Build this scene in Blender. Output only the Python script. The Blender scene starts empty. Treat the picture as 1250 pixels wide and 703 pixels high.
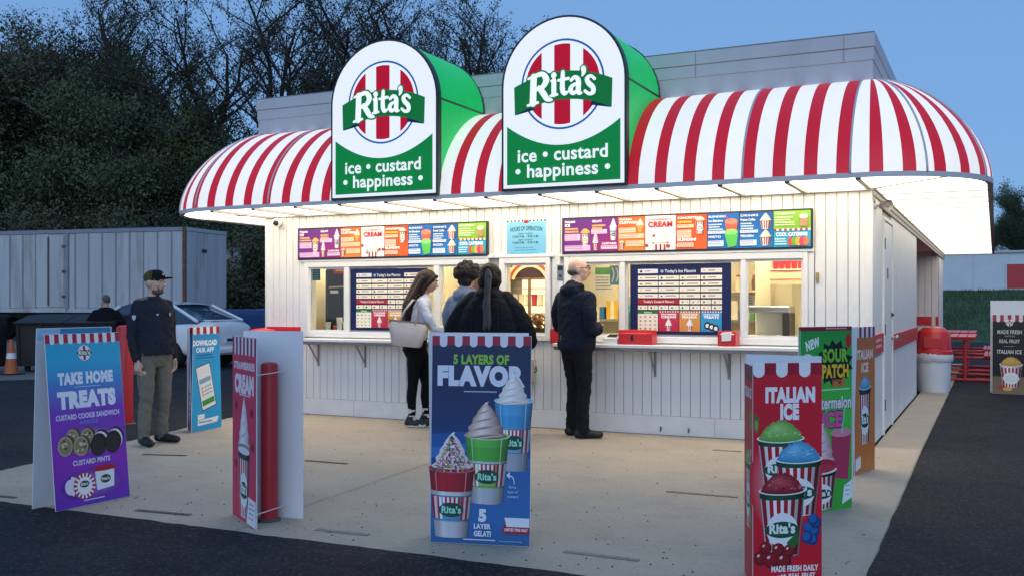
import bpy, math, random
import numpy as np
from mathutils import Vector, Matrix, kdtree, noise

random.seed(7)
scene = bpy.context.scene
C = scene.collection
PI = math.pi
R = math.radians

# ------------------------------------------------------------------ camera
cam_data = bpy.data.cameras.new('camera')
cam = bpy.data.objects.new('camera', cam_data)
C.objects.link(cam)
cam.location = (1.1047, -10.4452, 1.42)
cam.rotation_euler = (PI/2, 0, 0.4485)
cam_data.sensor_width = 36
cam_data.lens = 36*1226.2/1250
cam_data.shift_y = (369.1-351.5)/1250
cam_data.clip_start = 0.05
cam_data.clip_end = 2000
scene.camera = cam

# ------------------------------------------------------------------ sky and sun (dusk)
SUN_EL, SUN_ROT = R(14), R(160)
world = bpy.data.worlds.new('World')
scene.world = world
world.use_nodes = True
wn = world.node_tree.nodes
wl = world.node_tree.links
bg = wn['Background']
sky = wn.new('ShaderNodeTexSky')
sky.sky_type = 'NISHITA'
sky.sun_disc = False
sky.sun_elevation = SUN_EL
sky.sun_rotation = SUN_ROT
sky.altitude = 100
sky.air_density = 1.0
sky.dust_density = 0.0
sky.ozone_density = 5.0
# dusk: the Nishita sky is flattened by an even high haze of the same blue
haze_mix = wn.new('ShaderNodeMix'); haze_mix.data_type = 'RGBA'
haze_mix.inputs['Factor'].default_value = 0.85
haze_mix.inputs['B'].default_value = (1.38, 2.72, 5.15, 1)
wl.new(sky.outputs[0], haze_mix.inputs['A'])
wl.new(haze_mix.outputs['Result'], bg.inputs[0])
bg.inputs[1].default_value = 0.14

sun_data = bpy.data.lights.new('sun', 'SUN')
sun = bpy.data.objects.new('sun', sun_data)
C.objects.link(sun)
sun_data.energy = 0.95
sun_data.angle = R(60)
sun_data.color = (0.80, 0.89, 1.0)
_d = Vector((math.sin(SUN_ROT)*math.cos(SUN_EL), math.cos(SUN_ROT)*math.cos(SUN_EL), math.sin(SUN_EL)))
sun.rotation_euler = _d.to_track_quat('Z', 'Y').to_euler()
sun.location = _d*60

scene.view_settings.view_transform = 'Standard'
scene.view_settings.look = 'None'
scene.view_settings.gamma = 1
scene.view_settings.exposure = 0
scene.view_settings.use_curve_mapping = False
scene.render.engine = 'CYCLES'

# ------------------------------------------------------------------ materials
def lin(c):
    if isinstance(c, str):
        c = tuple(int(c[i:i+2], 16)/255 for i in (0, 2, 4))
    return tuple((x/12.92 if x <= 0.04045 else ((x+0.055)/1.055)**2.4) for x in c)

def mat(name, col, rough=0.6, metal=0.0, var=0.0, scale=8.0, bump=0.0, bscale=60.0, spec=0.5,
        emit=0.0, coat=0.0, sheen=0.0, stretch=None, dirt=None, dirt_amt=0.0, dirt_scale=2.0):
    m = bpy.data.materials.new(name)
    m.use_nodes = True
    nt = m.node_tree
    b = nt.nodes['Principled BSDF']
    b.inputs['Roughness'].default_value = rough
    b.inputs['Metallic'].default_value = metal
    b.inputs['Specular IOR Level'].default_value = spec
    if coat: b.inputs['Coat Weight'].default_value = coat
    if sheen: b.inputs['Sheen Weight'].default_value = sheen
    b.inputs['Base Color'].default_value = (*col, 1)
    tc = nt.nodes.new('ShaderNodeTexCoord')
    vec = tc.outputs['Object']
    if stretch:
        mp = nt.nodes.new('ShaderNodeMapping')
        mp.inputs['Scale'].default_value = stretch
        nt.links.new(vec, mp.inputs[0]); vec = mp.outputs[0]
    out = None
    if var > 0:
        n = nt.nodes.new('ShaderNodeTexNoise')
        n.inputs['Scale'].default_value = scale
        n.inputs['Detail'].default_value = 6
        n.inputs['Roughness'].default_value = 0.65
        nt.links.new(vec, n.inputs['Vector'])
        mr = nt.nodes.new('ShaderNodeMapRange')
        mr.inputs[1].default_value = 0.3; mr.inputs[2].default_value = 0.7
        mr.inputs[3].default_value = 1-var; mr.inputs[4].default_value = 1+var
        nt.links.new(n.outputs[0], mr.inputs[0])
        mx = nt.nodes.new('ShaderNodeMix'); mx.data_type = 'RGBA'; mx.blend_type = 'MULTIPLY'
        mx.inputs['Factor'].default_value = 1
        mx.inputs['A'].default_value = (*col, 1)
        nt.links.new(mr.outputs[0], mx.inputs['B'])
        out = mx.outputs['Result']
    if dirt is not None:
        n = nt.nodes.new('ShaderNodeTexNoise')
        n.inputs['Scale'].default_value = dirt_scale
        n.inputs['Detail'].default_value = 8
        n.inputs['Roughness'].default_value = 0.7
        nt.links.new(vec, n.inputs['Vector'])
        mr = nt.nodes.new('ShaderNodeMapRange')
        mr.inputs[1].default_value = 0.52; mr.inputs[2].default_value = 0.72
        mr.inputs[3].default_value = 0; mr.inputs[4].default_value = dirt_amt
        nt.links.new(n.outputs[0], mr.inputs[0])
        mx = nt.nodes.new('ShaderNodeMix'); mx.data_type = 'RGBA'
        nt.links.new(mr.outputs[0], mx.inputs['Factor'])
        if out: nt.links.new(out, mx.inputs['A'])
        else: mx.inputs['A'].default_value = (*col, 1)
        mx.inputs['B'].default_value = (*dirt, 1)
        out = mx.outputs['Result']
    if out: nt.links.new(out, b.inputs['Base Color'])
    if emit > 0:
        if out: nt.links.new(out, b.inputs['Emission Color'])
        else: b.inputs['Emission Color'].default_value = (*col, 1)
        b.inputs['Emission Strength'].default_value = emit
    if bump > 0:
        n = nt.nodes.new('ShaderNodeTexNoise')
        n.inputs['Scale'].default_value = bscale
        n.inputs['Detail'].default_value = 5
        nt.links.new(vec, n.inputs['Vector'])
        bp_ = nt.nodes.new('ShaderNodeBump')
        bp_.inputs['Strength'].default_value = bump
        bp_.inputs['Distance'].default_value = 0.01
        nt.links.new(n.outputs[0], bp_.inputs['Height'])
        nt.links.new(bp_.outputs[0], b.inputs['Normal'])
    return m

def glass_mat(name, tint=(0.95, 0.97, 0.97), refl=0.08, ior=1.45, rough=0.02):
    m = bpy.data.materials.new(name); m.use_nodes = True
    nt = m.node_tree; nt.nodes.clear()
    o = nt.nodes.new('ShaderNodeOutputMaterial')
    t = nt.nodes.new('ShaderNodeBsdfTransparent'); t.inputs[0].default_value = (*tint, 1)
    g = nt.nodes.new('ShaderNodeBsdfGlossy'); g.inputs['Roughness'].default_value = rough
    fr = nt.nodes.new('ShaderNodeFresnel'); fr.inputs[0].default_value = ior
    mx = nt.nodes.new('ShaderNodeMixShader')
    nt.links.new(fr.outputs[0], mx.inputs[0]); nt.links.new(t.outputs[0], mx.inputs[1])
    nt.links.new(g.outputs[0], mx.inputs[2]); nt.links.new(mx.outputs[0], o.inputs[0])
    return m

def print_mat(name, emit=0.0, rough=0.45):
    m = bpy.data.materials.new(name); m.use_nodes = True
    nt = m.node_tree; b = nt.nodes['Principled BSDF']
    a = nt.nodes.new('ShaderNodeVertexColor'); a.layer_name = 'Col'
    nt.links.new(a.outputs[0], b.inputs['Base Color'])
    b.inputs['Roughness'].default_value = rough
    b.inputs['Specular IOR Level'].default_value = 0.4
    if emit:
        nt.links.new(a.outputs[0], b.inputs['Emission Color'])
        b.inputs['Emission Strength'].default_value = emit
        b.inputs['Specular IOR Level'].default_value = 0.2
    return m

M = {}
M['siding'] = mat('white_siding', (0.75, 0.74, 0.72), 0.45, var=0.05, scale=3, bump=0.05, bscale=40, dirt=(0.45, 0.42, 0.36), dirt_amt=0.25, dirt_scale=1.6)
M['backing'] = mat('wall_backing', (0.42, 0.41, 0.39), 0.7)
M['white'] = mat('white_paint', (0.76, 0.75, 0.73), 0.4, var=0.04, scale=5)
M['trimgrey'] = mat('grey_trim_metal', (0.27, 0.25, 0.24), 0.45, metal=0.3, var=0.1, scale=6)
M['red'] = mat('red_paint', (0.55, 0.025, 0.03), 0.4, var=0.08, scale=7)
M['redpl'] = mat('red_plastic', (0.62, 0.03, 0.035), 0.35, var=0.05, scale=5)
M['parapet'] = mat('grey_parapet_metal', (0.50, 0.51, 0.55), 0.5, var=0.06, scale=2.0, dirt=(0.22, 0.21, 0.2), dirt_amt=0.3, dirt_scale=1.2, stretch=(1, 1, 0.3))
M['black'] = mat('black_plastic', (0.015, 0.015, 0.017), 0.45)
M['dark'] = mat('dark_rubber', (0.02, 0.02, 0.022), 0.7, var=0.2, scale=10)
M['steel'] = mat('brushed_steel', (0.45, 0.45, 0.46), 0.35, metal=0.9, var=0.06, scale=12)
M['cream'] = mat('cream_interior_wall', (0.84, 0.76, 0.57), 0.6, var=0.05, scale=3)
M['cardw'] = mat('white_corrugated_plastic', (0.74, 0.75, 0.78), 0.45, var=0.03, scale=4)
M['print'] = print_mat('printed_vinyl')
M['printglow'] = print_mat('backlit_sign_face', 0.58, 0.5)
M['glass'] = glass_mat('window_glass')
M['soffit'] = mat('lit_soffit_diffuser', (1.0, 0.87, 0.66), 0.5, emit=5.2, var=0.03, scale=1.5)
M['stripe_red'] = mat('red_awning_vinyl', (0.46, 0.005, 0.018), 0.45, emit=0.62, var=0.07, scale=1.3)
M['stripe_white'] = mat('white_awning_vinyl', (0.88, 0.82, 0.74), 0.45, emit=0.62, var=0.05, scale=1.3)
M['hood'] = mat('green_backlit_vinyl', (0.0, 0.33, 0.075), 0.45, emit=0.9, var=0.10, scale=1.2)
M['hem'] = mat('grey_awning_hem', (0.60, 0.58, 0.60), 0.5)

# ------------------------------------------------------------------ mesh helpers
class MB:
    """collects geometry; build() links it as one mesh object"""
    def __init__(s): s.v = []; s.f = []; s.m = []; s.k = 0
    def add(s, vs, fs, mi=None):
        o = len(s.v); s.v += [tuple(p) for p in vs]; s.f += [tuple(i+o for i in q) for q in fs]
        s.m += [s.k if mi is None else mi]*len(fs); return s
    def box(s, x0, y0, z0, x1, y1, z1, b=0.0):
        if b <= 0:
            v = [(x, y, z) for z in (z0, z1) for y in (y0, y1) for x in (x0, x1)]
            return s.add(v, [(0, 2, 3, 1), (4, 5, 7, 6), (0, 1, 5, 4), (2, 6, 7, 3), (0, 4, 6, 2), (1, 3, 7, 5)])
        # chamfered box: 24 verts
        b = min(b, (x1-x0)/2.01, (y1-y0)/2.01, (z1-z0)/2.01)
        V = []; idx = {}
        for iz, z in enumerate((z0, z1)):
            for iy, y in enumerate((y0, y1)):
                for ix, x in enumerate((x0, x1)):
                    sx, sy, sz = (1 if ix == 0 else -1)*b, (1 if iy == 0 else -1)*b, (1 if iz == 0 else -1)*b
                    for a, p in enumerate(((x, y+sy, z+sz), (x+sx, y, z+sz), (x+sx, y+sy, z))):
                        idx[(ix, iy, iz, a)] = len(V); V.append(p)
        I = lambda x, y, z, a: idx[(x, y, z, a)]
        F = []
        for k in (0, 1):
            q = [I(k, 0, 0, 0), I(k, 1, 0, 0), I(k, 1, 1, 0), I(k, 0, 1, 0)]; F.append(q if k else q[::-1])
            q = [I(0, k, 0, 1), I(0, k, 1, 1), I(1, k, 1, 1), I(1, k, 0, 1)]; F.append(q if k else q[::-1])
            q = [I(0, 0, k, 2), I(1, 0, k, 2), I(1, 1, k, 2), I(0, 1, k, 2)]; F.append(q if k else q[::-1])
        for i in (0, 1):
            for j in (0, 1):
                sg = (i == j)
                q = [I(0, i, j, 1), I(1, i, j, 1), I(1, i, j, 2), I(0, i, j, 2)]; F.append(q)
                q = [I(i, 0, j, 0), I(i, 1, j, 0), I(i, 1, j, 2), I(i, 0, j, 2)]; F.append(q)
                q = [I(i, j, 0, 0), I(i, j, 1, 0), I(i, j, 1, 1), I(i, j, 0, 1)]; F.append(q)
        for x in (0, 1):
            for y in (0, 1):
                for z in (0, 1): F.append([I(x, y, z, 0), I(x, y, z, 1), I(x, y, z, 2)])
        return s.add(V, F)
    def prism(s, pts, h0, h1, axis='y'):
        """extrude a 2-D outline; axis y: pts are (x,z); axis z: pts (x,y); axis x: pts (y,z)"""
        def P(p, h):
            return {'y': (p[0], h, p[1]), 'z': (p[0], p[1], h), 'x': (h, p[0], p[1])}[axis]
        n = len(pts)
        v = [P(p, h0) for p in pts]+[P(p, h1) for p in pts]
        f = [tuple(range(n))[::-1], tuple(range(n, 2*n))]+[(i, (i+1) % n, n+(i+1) % n, n+i) for i in range(n)]
        return s.add(v, f)
    def tube(s, pts, rad, n=8, caps=True, flat=1.0):
        pts = [Vector(p) for p in pts]
        rs = rad if isinstance(rad, (list, tuple)) else [rad]*len(pts)
        v = []; f = []
        up = None
        for i, p in enumerate(pts):
            d = (pts[min(i+1, len(pts)-1)]-pts[max(i-1, 0)]).normalized()
            if up is None:
                a = Vector((0, 0, 1)) if abs(d.z) < 0.9 else Vector((1, 0, 0))
                up = d.cross(a).normalized()
            up = (up-d*up.dot(d)).normalized(); w = d.cross(up)
            for k in range(n):
                t = 2*PI*k/n
                v.append(p+up*(rs[i]*math.cos(t))+w*(rs[i]*flat*math.sin(t)))
        for i in range(len(pts)-1):
            for k in range(n):
                f.append((i*n+k, i*n+(k+1) % n, (i+1)*n+(k+1) % n, (i+1)*n+k))
        if caps:
            f.append(tuple(range(n))[::-1]); f.append(tuple(range((len(pts)-1)*n, len(pts)*n)))
        return s.add(v, f)
    def lathe(s, prof, n=24, c=(0, 0, 0), sx=1, sy=1, caps=True):
        v = []; f = []
        for r, z in prof:
            for k in range(n):
                t = 2*PI*k/n; v.append((c[0]+r*sx*math.cos(t), c[1]+r*sy*math.sin(t), c[2]+z))
        for i in range(len(prof)-1):
            for k in range(n):
                f.append((i*n+k, i*n+(k+1) % n, (i+1)*n+(k+1) % n, (i+1)*n+k))
        if caps:
            f.append(tuple(range(n))[::-1]); f.append(tuple(range((len(prof)-1)*n, len(prof)*n)))
        return s.add(v, f)
    def ball(s, c, rx, ry=None, rz=None, n=16, m=10, rot=None):
        ry = rx if ry is None else ry; rz = rx if rz is None else rz
        v = []; f = []
        for j in range(m+1):
            ph = -PI/2+PI*j/m
            for k in range(n):
                t = 2*PI*k/n
                p = Vector((rx*math.cos(ph)*math.cos(t), ry*math.cos(ph)*math.sin(t), rz*math.sin(ph)))
                if rot is not None: p = rot @ p
                v.append(p+Vector(c))
        for j in range(m):
            for k in range(n): f.append((j*n+k, j*n+(k+1) % n, (j+1)*n+(k+1) % n, (j+1)*n+k))
        return s.add(v, f)
    def sheet(s, grid):
        """grid: rows of points"""
        r, c = len(grid), len(grid[0])
        return s.add([p for row in grid for p in row],
                     [(i*c+j, i*c+j+1, (i+1)*c+j+1, (i+1)*c+j) for i in range(r-1) for j in range(c-1)])
    def mesh(s, name, mats, smooth=False):
        me = bpy.data.meshes.new(name)
        me.from_pydata(s.v, [], s.f)
        for m in (mats if isinstance(mats, (list, tuple)) else [mats]): me.materials.append(m)
        if len(me.materials) > 1: me.polygons.foreach_set('material_index', s.m)
        if smooth: me.polygons.foreach_set('use_smooth', [True]*len(me.polygons))
        me.validate(); me.update()
        return me
    def build(s, name, mats, parent=None, smooth=False, loc=None, rot=None, fix=True):
        me = s.mesh(name, mats, smooth)
        if fix: fix_normals(me)
        return link(name, me, parent, loc, rot)

def fix_normals(me):
    import bmesh
    bm = bmesh.new(); bm.from_mesh(me)
    bmesh.ops.recalc_face_normals(bm, faces=bm.faces)
    bm.to_mesh(me); bm.free()

def link(name, me, parent=None, loc=None, rot=None):
    o = bpy.data.objects.new(name, me); C.objects.link(o)
    if parent is not None: o.parent = parent
    if loc is not None: o.location = loc
    if rot is not None: o.rotation_euler = rot
    return o

def tag(o, label=None, cat=None, group=None, kind=None):
    if label: o['label'] = label
    if cat: o['category'] = cat
    if group: o['group'] = group
    if kind: o['kind'] = kind
    return o

def thing(name, label, cat, loc=(0, 0, 0), rz=0.0, group=None):
    o = link(name, None, None, loc, (0, 0, rz))
    o.empty_display_size = 0.2
    return tag(o, label, cat, group)

def smooth_by_angle(o, ang=40):
    me = o.data
    me.polygons.foreach_set('use_smooth', [True]*len(me.polygons))
    try: me.set_sharp_from_angle(angle=R(ang))
    except Exception: pass

def copy_tree(o, parent=None):
    c = o.copy(); C.objects.link(c); c.parent = parent
    for ch in list(o.children): copy_tree(ch, c)
    return c

# ------------------------------------------------------------------ flat print (posters, lettering)
_textcache = {}
def text_geo(sx, bold=0.0):
    key = (sx, bold)
    if key in _textcache: return _textcache[key]
    cu = bpy.data.curves.new('tmp', 'FONT')
    cu.body = sx; cu.size = 1; cu.offset = bold; cu.resolution_u = 4; cu.fill_mode = 'BOTH'
    cu.space_character = 1.0+bold*1.6
    ob = bpy.data.objects.new('tmp', cu); C.objects.link(ob)
    dg = bpy.context.evaluated_depsgraph_get()
    me = bpy.data.meshes.new_from_object(ob.evaluated_get(dg))
    v = [(p.co.x, p.co.y) for p in me.vertices]; f = [tuple(p.vertices) for p in me.polygons]
    bpy.data.objects.remove(ob); bpy.data.curves.remove(cu); bpy.data.meshes.remove(me)
    xs = [p[0] for p in v] or [0, 1]; ys = [p[1] for p in v] or [0, 1]
    r = (v, f, min(xs), max(xs), min(ys), max(ys))
    _textcache[key] = r
    return r

class Art:
    """coloured flat print in the plane y=0 facing -y, x to the right, z up"""
    def __init__(s, step=6e-5, z0=4e-4): s.v = []; s.f = []; s.c = []; s.z = z0; s.step = step
    def _add(s, pts, faces, cols):
        o = len(s.v)
        s.v += [(p[0], -s.z, p[1]) for p in pts]
        s.f += [tuple(i+o for i in q) for q in faces]
        s.c += cols
    def up(s): s.z += s.step
    def poly(s, pts, col, cols=None):
        s.up(); s._add(pts, [tuple(range(len(pts)))], cols and [lin(c) for c in cols] or [lin(col)]*len(pts))
    def rect(s, x0, z0, x1, z1, col, top=None, n=1):
        """vertical gradient when top given"""
        s.up(); a = lin(col); b = lin(top) if top else a
        s._add([(x0, z0), (x1, z0), (x1, z1), (x0, z1)], [(0, 1, 2, 3)], [a, a, b, b])
    def rects(s, L, col):
        s.up(); a = lin(col)
        for x0, z0, x1, z1 in L: s._add([(x0, z0), (x1, z0), (x1, z1), (x0, z1)], [(0, 1, 2, 3)], [a]*4)
    def grad(s, x0, x1, stops):
        """stops: list of (z, colour) bottom to top"""
        s.up(); pts = []; cols = []
        for z, c_ in stops: pts += [(x0, z), (x1, z)]; cols += [lin(c_)]*2
        s._add(pts, [(2*i, 2*i+1, 2*i+3, 2*i+2) for i in range(len(stops)-1)], cols)
    def disc(s, x, z, rx, rz=None, col='ffffff', n=28, a0=0, a1=2*PI, rot=0.0, edge=None):
        rz = rx if rz is None else rz; s.up()
        full = abs(a1-a0) > 6.28
        k = n if full else n+1
        pts = []
        for i in range(k):
            t = a0+(a1-a0)*i/n; px, pz = rx*math.cos(t), rz*math.sin(t)
            pts.append((x+px*math.cos(rot)-pz*math.sin(rot), z+px*math.sin(rot)+pz*math.cos(rot)))
        if edge:
            pts = [(x, z)]+pts; cc = [lin(col)]+[lin(edge)]*k
            s._add(pts, [(0, 1+i, 1+(i+1) % k) for i in range(k if full else k-1)], cc)
        else: s._add(pts, [tuple(range(k))], [lin(col)]*k)
    def ring(s, x, z, r0, r1, col, n=40, segs=None, a0=0, a1=2*PI):
        s.up(); a = lin(col); pts = []
        for i in range(n+1):
            t = a0+(a1-a0)*i/n; pts += [(x+r0*math.cos(t), z+r0*math.sin(t)), (x+r1*math.cos(t), z+r1*math.sin(t))]
        fs = [(2*i, 2*i+1, 2*i+3, 2*i+2) for i in range(n) if segs is None or segs(i)]
        s._add(pts, fs, [a]*len(pts))
    def strip(s, a_, b_, cola, colb=None):
        """band between two outlines of equal length"""
        s.up(); n = len(a_); ca = lin(cola); cb = lin(colb) if colb else ca
        s._add(list(a_)+list(b_), [(i, i+1, n+i+1, n+i) for i in range(n-1)], [ca]*n+[cb]*n)
    def stroke(s, pts, w, col, n=6, cap=True):
        """brush stroke through control points with widths"""
        ws = w if isinstance(w, (list, tuple)) else [w]*len(pts)
        P = []; W = []
        m = len(pts)
        for i in range(m-1):
            p0, p1, p2, p3 = pts[max(i-1, 0)], pts[i], pts[i+1], pts[min(i+2, m-1)]
            for k in range(n):
                t = k/n
                P.append(tuple(0.5*((2*p1[d])+(-p0[d]+p2[d])*t+(2*p0[d]-5*p1[d]+4*p2[d]-p3[d])*t*t+(-p0[d]+3*p1[d]-3*p2[d]+p3[d])*t**3) for d in (0, 1)))
                W.append(ws[i]*(1-t)+ws[i+1]*t)
        P.append(pts[-1]); W.append(ws[-1])
        L = []; Rr = []
        for i, p in enumerate(P):
            q0, q1 = P[max(i-1, 0)], P[min(i+1, len(P)-1)]
            dx, dz = q1[0]-q0[0], q1[1]-q0[1]; l = math.hypot(dx, dz) or 1
            nx, nz = -dz/l*W[i]/2, dx/l*W[i]/2
            L.append((p[0]+nx, p[1]+nz)); Rr.append((p[0]-nx, p[1]-nz))
        s.strip(L, Rr, col)
        if cap:
            s.disc(P[0][0], P[0][1], W[0]/2, col=col, n=10); s.disc(P[-1][0], P[-1][1], W[-1]/2, col=col, n=10)
    def text(s, t, x, z, h, col, bold=0.03, w=None, align='c', rot=0.0, arc=0.0):
        """x,z: centre (or left) of the baseline; h: cap height"""
        v, f, x0, x1, y0, y1 = text_geo(t, bold)
        k = h/0.72; kx = k if w is None else w/(x1-x0)
        ox = {'c': (x0+x1)/2, 'l': x0, 'r': x1}[align]
        s.up(); pts = []
        for p in v:
            px, pz = (p[0]-ox)*kx, p[1]*k
            if arc: pz -= arc*px*px
            pts.append((x+px*math.cos(rot)-pz*math.sin(rot), z+px*math.sin(rot)+pz*math.cos(rot)))
        s._add(pts, f, [lin(col)]*len(pts))
    def scallops(s, x0, x1, ztop, h, n, a='b3122f', b='f1eef0', first=0):
        w = (x1-x0)/n
        for par, col in ((0, a), (1, b)):
            s.up()
            for i in range(n):
                if (i+first) % 2 != par: continue
                l, r = x0+i*w, x0+(i+1)*w; cx = (l+r)/2; rr = w/2
                pts = [(r, ztop), (l, ztop)]+[(cx+rr*math.cos(t), ztop-h+rr*math.sin(t)*0.9) for t in [PI+PI*j/8 for j in range(9)]]
                if par == 0: pts = [(r, ztop), (l, ztop), (l, ztop-h-rr*0.45), (r, ztop-h-rr*0.45)]
                s._add(pts, [tuple(range(len(pts)))], [lin(col)]*len(pts))
    def bars(s, x0, x1, z, n, dz, h, col, seed=1):
        rr = random.Random(seed); L = []
        for i in range(n):
            k = 0.0
            xx = x0
            e = x0+(x1-x0)*rr.uniform(0.7, 1.0)
            while xx < e:
                ww = rr.uniform(0.05, 0.16)*(x1-x0)
                L.append((xx, z-i*dz-h, min(xx+ww, e), z-i*dz)); xx += ww+0.02*(x1-x0)
        s.rects(L, col)
    def build(s, name, parent, loc=(0, 0, 0), rot=(0, 0, 0), material=None):
        me = bpy.data.meshes.new(name)
        me.from_pydata(s.v, [], s.f)
        at = me.color_attributes.new('Col', 'FLOAT_COLOR', 'POINT')
        at.data.foreach_set('color', [x for c_ in s.c for x in (*c_, 1.0)])
        me.materials.append(material or M['print'])
        me.update()
        # all faces look towards -y
        import bmesh
        bm = bmesh.new(); bm.from_mesh(me)
        for fc in bm.faces:
            if fc.normal.y > 0: fc.normal_flip()
        bm.to_mesh(me); bm.free()
        return link(name, me, parent, loc, rot)
# ================================================================== the setting
M['asphalt'] = mat('asphalt', (0.015, 0.0152, 0.018), 0.85, spec=0.25, var=0.5, scale=1.3, bump=0.5, bscale=140, dirt=(0.040, 0.038, 0.037), dirt_amt=0.7, dirt_scale=0.45)
M['concrete'] = mat('concrete', (0.47, 0.385, 0.285), 0.8, var=0.16, scale=1.6, bump=0.25, bscale=120, dirt=(0.27, 0.225, 0.175), dirt_amt=0.65, dirt_scale=0.8)
M['joint'] = mat('joint_filler', (0.08, 0.075, 0.07), 0.9)
M['grassy'] = mat('grass', (0.055, 0.095, 0.035), 0.9, var=0.4, scale=1.5, bump=0.6, bscale=30)
M['gravel'] = mat('gravel', (0.17, 0.16, 0.15), 0.9, var=0.3, scale=3, bump=0.6, bscale=60)
M['earth'] = mat('earth', (0.03, 0.03, 0.022), 0.95, var=0.4, scale=0.8)

def speckle(m, col_hi, col_lo, sc=90, amt=0.55):
    """aggregate flecks mixed into a material's base colour"""
    nt = m.node_tree; b = nt.nodes['Principled BSDF']
    src = b.inputs['Base Color'].links[0].from_socket
    tc = nt.nodes.new('ShaderNodeTexCoord')
    vo = nt.nodes.new('ShaderNodeTexVoronoi'); vo.inputs['Scale'].default_value = sc
    nt.links.new(tc.outputs['Object'], vo.inputs['Vector'])
    sp = nt.nodes.new('ShaderNodeSeparateColor'); nt.links.new(vo.outputs['Color'], sp.inputs[0])
    for ch, lo, hi, colr in ((0, 0.80, 0.86, col_hi), (1, 0.82, 0.88, col_lo)):
        mr = nt.nodes.new('ShaderNodeMapRange'); mr.inputs[1].default_value = lo; mr.inputs[2].default_value = hi
        mr.inputs[3].default_value = 0; mr.inputs[4].default_value = amt
        nt.links.new(sp.outputs[ch], mr.inputs[0])
        mx = nt.nodes.new('ShaderNodeMix'); mx.data_type = 'RGBA'
        nt.links.new(mr.outputs[0], mx.inputs['Factor']); nt.links.new(src, mx.inputs['A'])
        mx.inputs['B'].default_value = (*colr, 1); src = mx.outputs['Result']
    nt.links.new(src, b.inputs['Base Color'])
speckle(M['asphalt'], (0.07, 0.07, 0.075), (0.006, 0.006, 0.007), 65, 0.5)
speckle(M['concrete'], (0.58, 0.51, 0.41), (0.24, 0.20, 0.155), 70, 0.22)

g = MB()
NX = [-400, -120, -60, -40, -25, -15, -8, 0, 3, 8, 20, 60, 120, 400]
NY = [-60, -20, -10, 0, 10, 25, 40, 60, 120, 400]
g.sheet([[(x, y, -0.014) for x in NX] for y in NY])
tag(g.build('asphalt_ground', M['asphalt']), kind='structure')
_o = bpy.data.objects['asphalt_ground']

# concrete pad: separate slabs with recessed joints between them
pad = link('concrete_pad', None); tag(pad, kind='structure')
b = MB(); b.prism([(-6.30, -5.60), (0.53, -5.60), (0.43, 15.2), (-7.7, 15.2), (-7.62, -0.1)], -0.06, -0.02, 'z')
b.build('joint_bed', M['joint'], pad)
gap = 0.008
def slab(pts, top=0.0):
    cx = sum(p[0] for p in pts)/len(pts); cy = sum(p[1] for p in pts)/len(pts)
    q = []
    for p in pts:
        dx, dy = cx-p[0], cy-p[1]
        q.append((p[0]+math.copysign(gap, dx), p[1]+math.copysign(gap, dy)))
    n = len(q); bb = 0.012
    q2 = [(x+math.copysign(bb, cx-x), y+math.copysign(bb, cy-y)) for x, y in q]
    m = MB()
    m.add([(x, y, -0.055) for x, y in q]+[(x, y, top-0.008) for x, y in q]+[(x, y, top) for x, y in q2],
          [tuple(range(n))[::-1]]+[(i, (i+1) % n, n+(i+1) % n, n+i) for i in range(n)]+[(n+i, n+(i+1) % n, 2*n+(i+1) % n, 2*n+i) for i in range(n)]+[tuple(range(2*n, 3*n))])
    m.build('concrete_slab', M['concrete'], pad)
def leftx(y): return -6.30-(y+5.6)*0.2403
ys = [-5.60, -0.02]
xs = [None, -3.36, 0.0, None]
for j in range(1):
    y0, y1 = ys[j], ys[j+1]
    slab([(leftx(y0), y0), (-3.17, y0), (-3.66, y1), (leftx(y1), y1)])
    slab([(-3.17, y0), (0.525, y0), (0.47, y1), (-3.66, y1)])
yy = -0.02
for k in range(8):
    y1 = yy+1.9
    slab([(0.02, yy), (0.47-0.004*k, yy), (0.466-0.004*k, y1), (0.02, y1)]); yy = y1

# ragged asphalt lip laid over the pad's edges
def lip(p0, p1, side, w=0.35, n=90, seed=0, amp=1.0):
    d = Vector((p1[0]-p0[0], p1[1]-p0[1])).normalized(); nn = Vector((-d.y, d.x))*side; rows = [[], [], []]
    for i in range(n+1):
        q = Vector(p0).lerp(Vector(p1), i/n)
        j = 0.030*noise.noise(Vector((i*0.21, seed, 0)))+0.016*noise.noise(Vector((i*0.9, seed, 5)))*1.0+0.03
        j = 0.03+(j-0.03)*amp
        a_ = q-nn*j; c_ = q+nn*0.03; e_ = q+nn*w
        rows[0].append((a_.x, a_.y, 0.0035)); rows[1].append((c_.x, c_.y, 0.004)); rows[2].append((e_.x, e_.y, -0.0135))
    m = MB(); m.sheet(rows); o = m.build('asphalt_edge', M['asphalt'], smooth=True)
    me = o.data
    if sum(p.normal.z for p in me.polygons) < 0: me.flip_normals()
    tag(o, kind='structure')
lip((-6.29, -5.6), (0.47, -5.6), -1, seed=1); lip((0.535, -5.6), (0.44, 15.2), -1, n=200, seed=2, amp=.45); lip((-6.30, -5.58), (-7.60, -0.1), 1, seed=3)
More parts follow.
